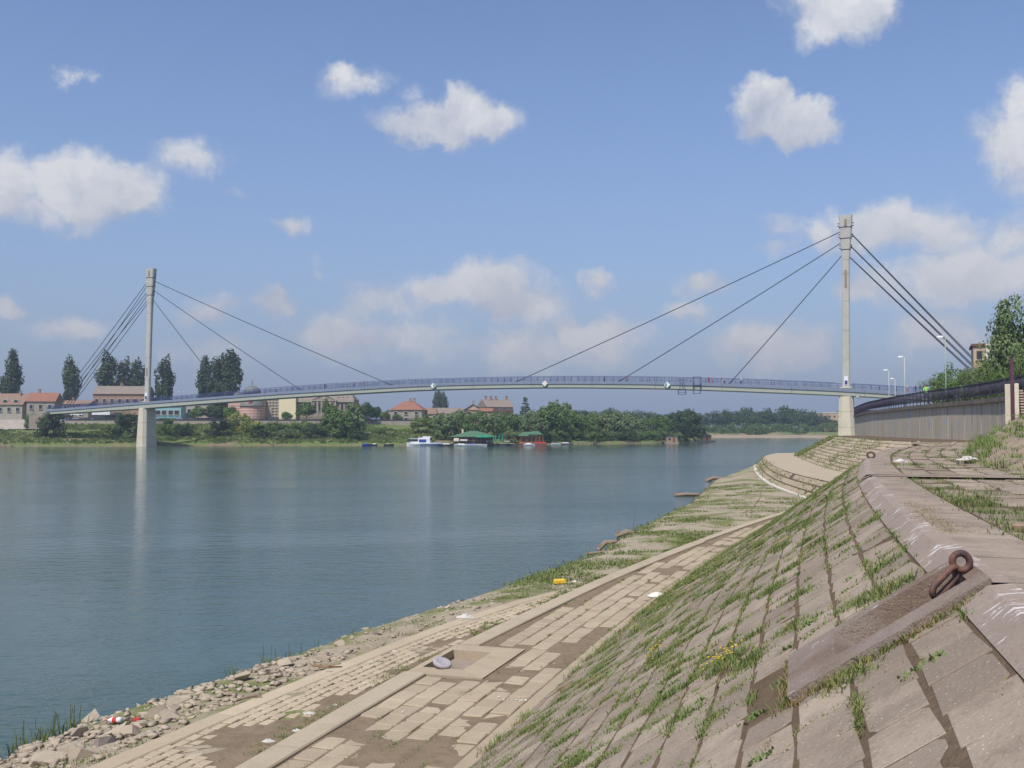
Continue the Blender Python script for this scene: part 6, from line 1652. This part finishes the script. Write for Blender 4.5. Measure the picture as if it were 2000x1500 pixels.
for k in range(900):     # upper promenade
    u = -8 + 50 * rg.uniform() ** 1.3; w = .64 + .52 * int(abs(rg.normal(0, 5))); x, y = pt(u, float(w_crest(u)) + w + rg.normal(0, .02))
    if abs(u - RECU) < .9 and w < 2.9: continue
    if nz(u, w, .5, 9) + rg.uniform(-.25, .25) < .05: continue
    patch_flat(x, y, ZC - .02, .08, int(rg.integers(14, 46)), rg.uniform(.04, .09), gp, .005 if u < 12 else .009, (1.3, .8))
for k in range(60): u = rg.uniform(-4.5, 3.5); x, y = pt(u, float(w_crest(u)) + .66 + abs(rg.normal(0, .3))); patch_flat(x, y, ZC - .01, .08, 40, .08, gp, .005)
gp.build('promenade_grass', 'grass', 'grass tufts between the slabs of the upper promenade')
for k in range(80): u = rg.uniform(-3.6, .4); x, y = pt(u, float(w_crest(u)) + .18 + rg.normal(0, .07)); patch_flat(x, y, ZC + .025, .06, 14, .015, gd, .003)
gd.build('dry_grass', 'grass_dry', 'withered grass and straw in the paving joints')
gb = Turf(); pb_ = np.array(bpy.data.objects['earth_bank'].data.vertices.__len__())
eb = bpy.data.objects['earth_bank'].data; ev_ = np.empty(len(eb.vertices) * 3, np.float32); eb.vertices.foreach_get('co', ev_); ev_ = ev_.reshape(-1, 3)
for k in range(1300):
    c = ev_[int(rg.integers(0, len(ev_)))]; fo = c[2] < ZC + .5
    if not fo and rg.uniform() > .55: continue
    patch_flat(c[0] + rg.normal(0, .15), c[1] + rg.normal(0, .25), c[2] - .03, .13, int(rg.integers(22, 60)), rg.uniform(.10, .30) * (1.25 if fo else .8), gb, .009)
gb.build('bank_weeds', 'leaf_pale', 'leafy weeds on the earth bank', 'weeds')
gf = Turf()
for k in range(1500):
    u = rg.uniform(47, 125); kk = 2 if rg.uniform() > .22 else 0; w, z = tier(u, kk, rg.uniform(0, 1)); x, y = pt(u, w)
    if nz(x, y, .22, 2.2) < -.12: continue
    patch_flat(x, y, z, .22, int(rg.integers(6, 12)), rg.uniform(.08, .16), gf, .03, (1, 1.6))
for k in range(500):
    u = rg.uniform(112, 123); w, z = tier(u, 2, rg.uniform(0, 1)); x, y = pt(u, w); patch_flat(x, y, z, .25, 10, .2, gf, .04)
gf.build('bay_grass', 'grass', 'grass in the joints of the far bay slopes')
# flowering weeds on the slope
for (px, py, n, lab) in ((1405, 1312, 26, 'largest yellow-flowered weed in the middle of the slope'), (1280, 1290, 20, 'yellow-flowered weed left of the largest one'), (1425, 1295, 10, 'few yellow flowers just above the largest flowering weed'), (1240, 1238, 9, 'small yellow-flowered weed near the foot of the slope'), (1528, 1072, 12, 'orange-yellow flowering weed high on the far slope')):
    q_ = slope_uv(px, py); c = slope_pt(q_[0], q_[1], 0); root = thing('flowering_weed', lab, 'weed', tuple(c), 0, 'flowering weeds on the slope'); t_ = Turf(); P = np.stack([rg.normal(0, .07, 140), rg.normal(0, .09, 140), np.zeros(140)], 1) + 0; P[:, 2] = -P[:, 0] * -.65 - .02
    t_.add(blades(P, .13, .8, .006, seed=5)); t_.build('leaves', 'grass', '', parent=root); b = MB()
    for k in range(n): x, y = rg.normal(0, .055), rg.normal(0, .07); b.lathe([(.002, 0), (.008, .004), (.009, .009), (.002, .010)], 7, (x, y, .13 + .65 * x + rg.uniform(-.03, .03)))
    b.build('flowers', 'flower', root)['kind'] = 'stuff'
# reeds and tall weeds at the waterline
def reed(px, py, h, n, r_, lab, z=.02, dry=False):
    c = onz(px, py, z); root = thing('reed_clump', lab, 'reeds', tuple(c), 0, 'reeds at the near waterline'); t_ = Turf(); P = np.stack([rg.normal(0, r_, n), rg.normal(0, r_, n), np.full(n, -.05)], 1); t_.add(blades(P, h * .78, .55, .009, seed=int(px))); t_.build('leaves', 'reed', '', parent=root)
    b = MB()
    for k in range(max(2, n // 14)): x, y = rg.normal(0, r_ * .7), rg.normal(0, r_ * .7); b.tube([(x, y, -.05), (x + rg.normal(0, .03), y + rg.normal(0, .03), h * rg.uniform(.8, 1.2))], .006, 5)
    b.build('stems', 'reed' if not dry else 'driftwood', root)
reed(40, 1476, .40, 60, .14, 'reeds in the water at the lower left corner'); reed(92, 1448, .42, 70, .18, 'left reed clump standing in the shallows'); reed(142, 1440, .50, 80, .13, 'tallest reed clump at the edge of the rubble'); reed(75, 1470, .30, 70, .2, 'low reed clump in front of the shallows'); reed(122, 1462, .26, 70, .16, 'short leafy clump between the reeds and the stones')
reed(530, 1306, .42, 60, .10, 'bushy green reed clump at the waterline beyond the stones', .15); reed(575, 1292, .36, 36, .14, 'thin reeds right of the bushy clump', .1); reed(622, 1276, .26, 40, .08, 'small reed tuft at the waterline below the cardboard', .1); reed(690, 1254, .26, 40, .1, 'small reed tuft left of the pale boulder', .1); reed(755, 1246, .24, 50, .12, 'round weed on the pebbly shore', .3)
reed(456, 1332, .55, 30, .06, 'cluster of dead upright stalks at the waterline', .1, True)
# ------------------------------------------------------------------ stones
import bmesh
def rock_mesh(seed, flat=.6):
    r = random.Random(seed); bm = bmesh.new()
    for k in range(10):
        a, e = r.uniform(0, 6.28), math.asin(r.uniform(-1, 1)); q_ = r.uniform(.8, 1.0); bm.verts.new((q_ * math.cos(a) * math.cos(e), q_ * r.uniform(.7, .9) * math.sin(a) * math.cos(e), q_ * flat * math.sin(e)))
    res = bmesh.ops.convex_hull(bm, input=bm.verts); bmesh.ops.delete(bm, geom=[g for g in res['geom_interior'] if isinstance(g, bmesh.types.BMVert)], context='VERTS')
    bmesh.ops.recalc_face_normals(bm, faces=bm.faces); me = bpy.data.meshes.new('stone'); bm.to_mesh(me); bm.free(); return me
ROCKS = [rock_mesh(q_, .45 + .07 * (q_ % 4)) for q_ in range(9)]
for m_ in ROCKS: m_.materials.append(M['rock'])
big = [(205, 1462, .30, 'dark_rock', 'large rounded dark boulder among the pale rubble'), (235, 1462, .17, 'dark_rock', 'smaller dark stone right of the large dark boulder'), (300, 1400, .34, 'rock', 'long pale wedge-shaped rock tilted at the waterline'), (225, 1432, .36, 'rock', 'long pale slab rock lying left of the bottle'), (150, 1488, .40, 'rock', 'broad pale boulder at the bottom beside the paved strip'), (85, 1492, .30, 'rock', 'pale boulder at the lower left corner by the reeds'), (330, 1395, .26, 'rock', 'square pale rock beside the wedge-shaped one'), (415, 1372, .30, 'rock', 'flat leaning pale rock at the upper end of the rubble'), (665, 1262, .22, 'rock', 'pale boulder alone on the waterline beyond the reeds'), (735, 1240, .16, 'dark_rock', 'brown stone at the waterline right of the pale boulder'), (872, 1200, .24, 'rock', 'brown-shaded boulder at the waterline beside the paper heap'), (905, 1190, .18, 'rock', 'small boulder on the shore above the paper heap'), (430, 1386, .16, 'dark_rock', 'dark stone with moss at the edge of the rubble')]
for i, (px, py, s_, mt, lab) in enumerate(big):
    c = onz(px, py, .36); me = rock_mesh(50 + i, .62); me.materials.append(M[mt]); o = link('boulder', me, None, (c[0], c[1], c[2] + s_ * .05)); o.scale = (s_ * 1.25, s_, s_); o.rotation_euler = (rg.uniform(-.3, .3), rg.uniform(-.25, .25), rg.uniform(0, 6.28)); tag(o, lab, 'boulder')
uu_ = np.linspace(-10, 15, 80); KX, KY = zip(*[tuple(map(float, pt(q_, float(w_out(q_))))) for q_ in uu_])
n = 0; T_ = []
while n < 1500:
    y = 11.5 + 17 * rg.uniform() ** 1.5; a = x_water(y); u_, w_ = to_uw(a + 1, y); b_ = a + 6
    f = rg.uniform(.0, 1) ** .9; xo = None
    # the kerb's river edge at this y
    ex = float(np.interp(y, KY, KX))
    x = a - .06 + (max(ex, a + .3) - .12 - a) * f
    s_ = float(np.clip(rg.lognormal(-2.7, .6), .025, .24)) * (1 if y < 21 else .5); zz = shore_z((x - a) / max(.5, x_in(y) - a), y)
    n += 1
    if y > 21 and rg.uniform() > .4: continue
    if n <= 170 or s_ > .15 and n < 210:
        s_ = max(s_, .075); o = link('rubble_stone', ROCKS[n % 9], None, (x, y, zz + s_ * .22)); o.scale = (s_ * rg.uniform(.9, 1.5), s_, s_); o.rotation_euler = (rg.normal(0, .35), rg.normal(0, .35), rg.uniform(0, 6.28)); tag(o, '%s %s stone in the waterside rubble %s' % ('chunky' if s_ > .15 else 'middling' if s_ > .105 else 'small', 'pale', 'in the lower left corner by the reeds' if y < 15.2 else 'just before the two plastic bottles' if y < 16.8 else 'around the wedge-shaped rock and bottles' if y < 18.4 else 'beyond the bottles towards the dead stalks' if y < 20.2 else 'past the dead stalks'), 'stone', 'rubble stones at the waterline')
    else:
        s_ = min(s_, .12); T_.append(np.array(Matrix.Translation((x, y, zz + s_ * .15)) @ Matrix.Rotation(rg.uniform(0, 6.28), 4, 'Z') @ Matrix.Rotation(rg.normal(0, .4), 4, 'X') @ Matrix.Diagonal((s_ * 1.3, s_, s_, 1))))
me0 = rock_mesh(77, .55); bv = [tuple(v.co) for v in me0.vertices]; me0.calc_loop_triangles(); bf = [tuple(t.vertices) for t in me0.loop_triangles]
for k in range(2200):     # pebbles farther along the shore and on the silt
    y = 13 + 52 * rg.uniform() ** 1.4; a, b_ = x_water(y), x_in(y); f = rg.uniform(.0, .95); x = a + (b_ - a) * f; s_ = rg.uniform(.010, .04) * (1 if y > 28 or x < float(np.interp(y, KY, KX)) else .5)
    T_.append(np.array(Matrix.Translation((x, y, shore_z(f, y) + .005)) @ Matrix.Rotation(rg.uniform(0, 6.28), 4, 'Z') @ Matrix.Diagonal((s_ * 1.4, s_, s_ * .7, 1))))
v, f = stamp(T_, bv, bf); o = link('pebbles', mesh_from('pebbles', v, f, 'rock')); tag(o, 'small stones and pebbles scattered along the near shore', 'pebbles', kind='stuff')
T_ = []
for (px, py, k, sp) in ((1168, 1265, 14, 8), (1180, 1250, 10, 10), (1020, 1370, 8, 7), (1285, 1170, 12, 10), (1225, 1225, 8, 9), (790, 1390, 3, 3), (990, 1360, 5, 8)):
    for q_ in range(k): c = onz(px + rg.normal(0, sp), py + rg.normal(0, sp * .5), ZP + .02); s_ = rg.uniform(.012, .03); T_.append(np.array(Matrix.Translation(tuple(c)) @ Matrix.Rotation(rg.uniform(0, 6.28), 4, 'Z') @ Matrix.Diagonal((s_, s_, s_ * .7, 1))))
v, f = stamp(T_, bv, bf); o = link('white_pebbles', mesh_from('white_pebbles', v, f, 'shell')); tag(o, 'white pebbles and shells along the foot of the slope', 'pebbles', kind='stuff')
# ------------------------------------------------------------------ litter and driftwood
def crumple(name, px, py, z, r_, mat, lab, cat, flat=.35, seed=1, n=26):
    r = np.random.default_rng(seed); b = MB(); rings = []
    for i in range(5):
        t = i / 4; rr = r_ * (1 - .75 * t); rings.append([(rr * math.cos(a) * r.uniform(.6, 1.25), rr * .8 * math.sin(a) * r.uniform(.6, 1.25), r_ * flat * t + r.uniform(-.15, .15) * r_ * flat) for a in np.linspace(0, 6.28, 10)[:-1]])
    b.loft(rings); c = onz(px, py, z); o = b.build(name, mat, None, (c[0], c[1], z)); tag(o, lab, cat, 'litter on the lower walk'); return o
crumple('crumpled_paper', 908, 1206, ZP, .26, 'paper', 'heap of crumpled pale paper near the waterline', 'litter', .3, 1); crumple('crumpled_paper', 603, 1394, ZP - .02, .12, 'paper', 'torn white paper lying on the buried setts', 'litter', .25, 2); crumple('plastic_scrap', 655, 1378, ZP - .02, .06, 'paper', 'small white scrap on the silt right of the torn paper', 'litter', .4, 3); crumple('plastic_bag', 523, 1450, ZP - .02, .13, 'paper', 'crumpled clear plastic bag beside the middle kerb', 'plastic bag', .35, 4); crumple('plastic_bag', 580, 1428, ZP - .02, .09, 'paper', 'small plastic bag beyond the larger one on the silt', 'plastic bag', .35, 5); crumple('plastic_scrap', 710, 1329, ZP - .02, .06, 'paper', 'white scrap on the silt near the far setts', 'litter', .3, 6)
crumple('crumpled_cloth', 1282, 1163, ZP + .02, .30, 'off_white', 'dirty white cloth lying at the foot of the slope', 'cloth', .25, 7); crumple('plastic_scrap', 1300, 1172, ZP + .02, .14, 'paper', 'white scrap just below the dirty cloth', 'litter', .3, 8); crumple('plastic_scrap', 1304, 1182, ZP + .02, .13, 'peach', 'beige scrap below the white one at the slope foot', 'litter', .2, 9); crumple('plastic_scrap', 1362, 1128, ZP + .02, .12, 'paper', 'white scrap in the grass strip farther along', 'litter', .4, 10); crumple('crumpled_paper', 770, 1273, ZP - .02, .08, 'paper', 'pale scrap on the silt before the pit', 'litter', .4, 11); crumple('plastic_scrap', 1123, 1136, ZP - .02, .12, 'off_white', 'small pale scrap right of the yellow canister', 'litter', .35, 12); crumple('crumpled_paper', 1238, 1098, ZP - .02, .2, 'cloth_pink', 'pinkish scrap on the far walk', 'litter', .15, 13); crumple('white_rag', 1758, 902, ZC, .22, 'paper', 'white rag lying on the upper promenade', 'litter', .35, 14); crumple('white_rag', 1890, 898, ZC + .1, .3, 'paper', 'white bag at the foot of the earth bank', 'litter', .3, 15)
c = onz(1093, 1139, ZP); o = MB().cbox((0, 0, .06), (.34, .16, .12), .03).build('yellow_canister', 'plastic_yellow', None, tuple(c), .3); tag(o, 'yellow plastic canister lying by the shore', 'canister')
c = onz(1996, 1037, ZC); o = MB().cbox((0, 0, .03), (.14, .09, .06), .01).build('brick_piece', 'brick', None, tuple(c), .4); tag(o, 'broken red brick lying on the upper promenade at the right edge', 'brick')
def bottle(px, py, col, capc, lab, rz):
    c = onz(px, py, .42); root = thing('plastic_bottle', lab, 'bottle', tuple(c), rz); b = MB(); b.lathe([(.002, 0), (.042, .004), (.044, .10), (.046, .17), (.03, .22), (.014, .25), (.014, .27)], 12); o = b.build('body', col, root, smooth=True); o.rotation_euler = (0, math.radians(96), 0); b = MB(); b.lathe([(.001, .27), (.017, .27), (.017, .295), (.001, .295)], 10); o2 = b.build('cap', capc, root); o2.rotation_euler = (0, math.radians(96), 0); b = MB(); b.lathe([(.0455, .07), (.0465, .071), (.0465, .15), (.0455, .151)], 12); o3 = b.build('wrapper', 'plastic_red', root); o3.rotation_euler = (0, math.radians(96), 0)
bottle(237, 1406, 'boat_white', 'plastic_red', 'white plastic bottle with a red wrapper lying on the rubble', 2.8); bottle(252, 1407, 'rust', 'plastic_red', 'brown plastic bottle next to the white one on the rubble', .4)
cb = thing('cardboard', 'torn brown cardboard lying on the outer kerb', 'cardboard', tuple(onz(635, 1304, ZP + .02)), .3)
for k, (x, y, a) in enumerate(((0, 0, .1), (.16, .03, -.15), (-.15, -.02, .2))): o = MB().box((0, 0, 0), (.26, .12, .012)).build('sheet', 'cardboard', cb, (x, y, .02 + k * .015)); o.rotation_euler = (a * .8, a, a * 2)
o = MB().tube([(-.28, 0, 0), (0, .02, .04), (.12, .0, .02)], [.02, .028, .012], 6).build('wood_scrap', 'driftwood', None, tuple(onz(497, 1363, ZP + .02)), .4); tag(o, 'scrap of brown wood on the outer kerb', 'driftwood')
def drift(px, py, z, pts_, rad_, lab, name='driftwood'):
    c = onz(px, py, z); b = MB(); b.tube(pts_, rad_, 7); b.tube([pts_[0], (pts_[0][0] + .1, pts_[0][1], pts_[0][2] + .25)], rad_[0] * .5, 5); o = b.build(name, 'driftwood', None, tuple(c)); tag(o, lab, 'driftwood', 'driftwood on the near shore')
drift(1342, 969, .0, [(-.9, 0, .05), (0, .1, .12), (.9, .2, .1)], [.14, .16, .10], 'pale log floating at the near waterline'); drift(1182, 1075, .0, [(-.3, 0, 0), (.0, .1, .3), (.5, .2, .35)], [.09, .12, .06], 'stump of driftwood at the near waterline'); drift(1170, 1083, .0, [(-.5, 0, .02), (.2, .1, .1), (.7, .2, .08)], [.05, .06, .04], 'low branch of driftwood left of the stump'); drift(1390, 940, .0, [(-.6, 0, .0), (.2, .1, .3), (1.2, .2, .25)], [.16, .2, .12], 'dark driftwood heap farther along the waterline'); drift(1220, 1048, .1, [(-.4, 0, 0), (.1, 0, .2), (.6, .1, .1)], [.12, .14, .08], 'rotten root on the shore beyond the stump')
drift(1475, 1005, ZP - .1, [(-.8, 0, .05), (-.2, .1, .25), (.3, .1, .9), (.45, .2, 1.5)], [.03, .04, .025, .01], 'bare branched stick lying on the shore before the bay'); drift(1237, 1032, .0, [(0, 0, -.3), (.02, 0, .9), (.0, 0, 1.3)], [.03, .025, .02], 'thin pole standing in the water near the shore'); drift(1197, 1062, .0, [(0, 0, -.3), (.25, 0, .5), (.4, 0, 1.0)], [.02, .015, .01], 'thin leaning twig at the waterline')
# ------------------------------------------------------------------ the air
hz_ = MB(); hz_.box((0, 1180, 28), (5000, 2700, 64)); ho = hz_.build('haze', [])
hm = bpy.data.materials.new('haze'); hm.use_nodes = True; hn, hl = hm.node_tree.nodes, hm.node_tree.links; hn.clear()
ov = hn.new('ShaderNodeOutputMaterial'); pvn = hn.new('ShaderNodeVolumePrincipled'); pvn.inputs['Color'].default_value = (.74, .85, 1.0, 1); pvn.inputs['Density'].default_value = .00030; pvn.inputs['Anisotropy'].default_value = .2
hl.new(pvn.outputs[0], ov.inputs['Volume']); ho.data.materials.clear(); ho.data.materials.append(hm); tag(ho, 'thin summer haze over the river', 'haze', kind='stuff')
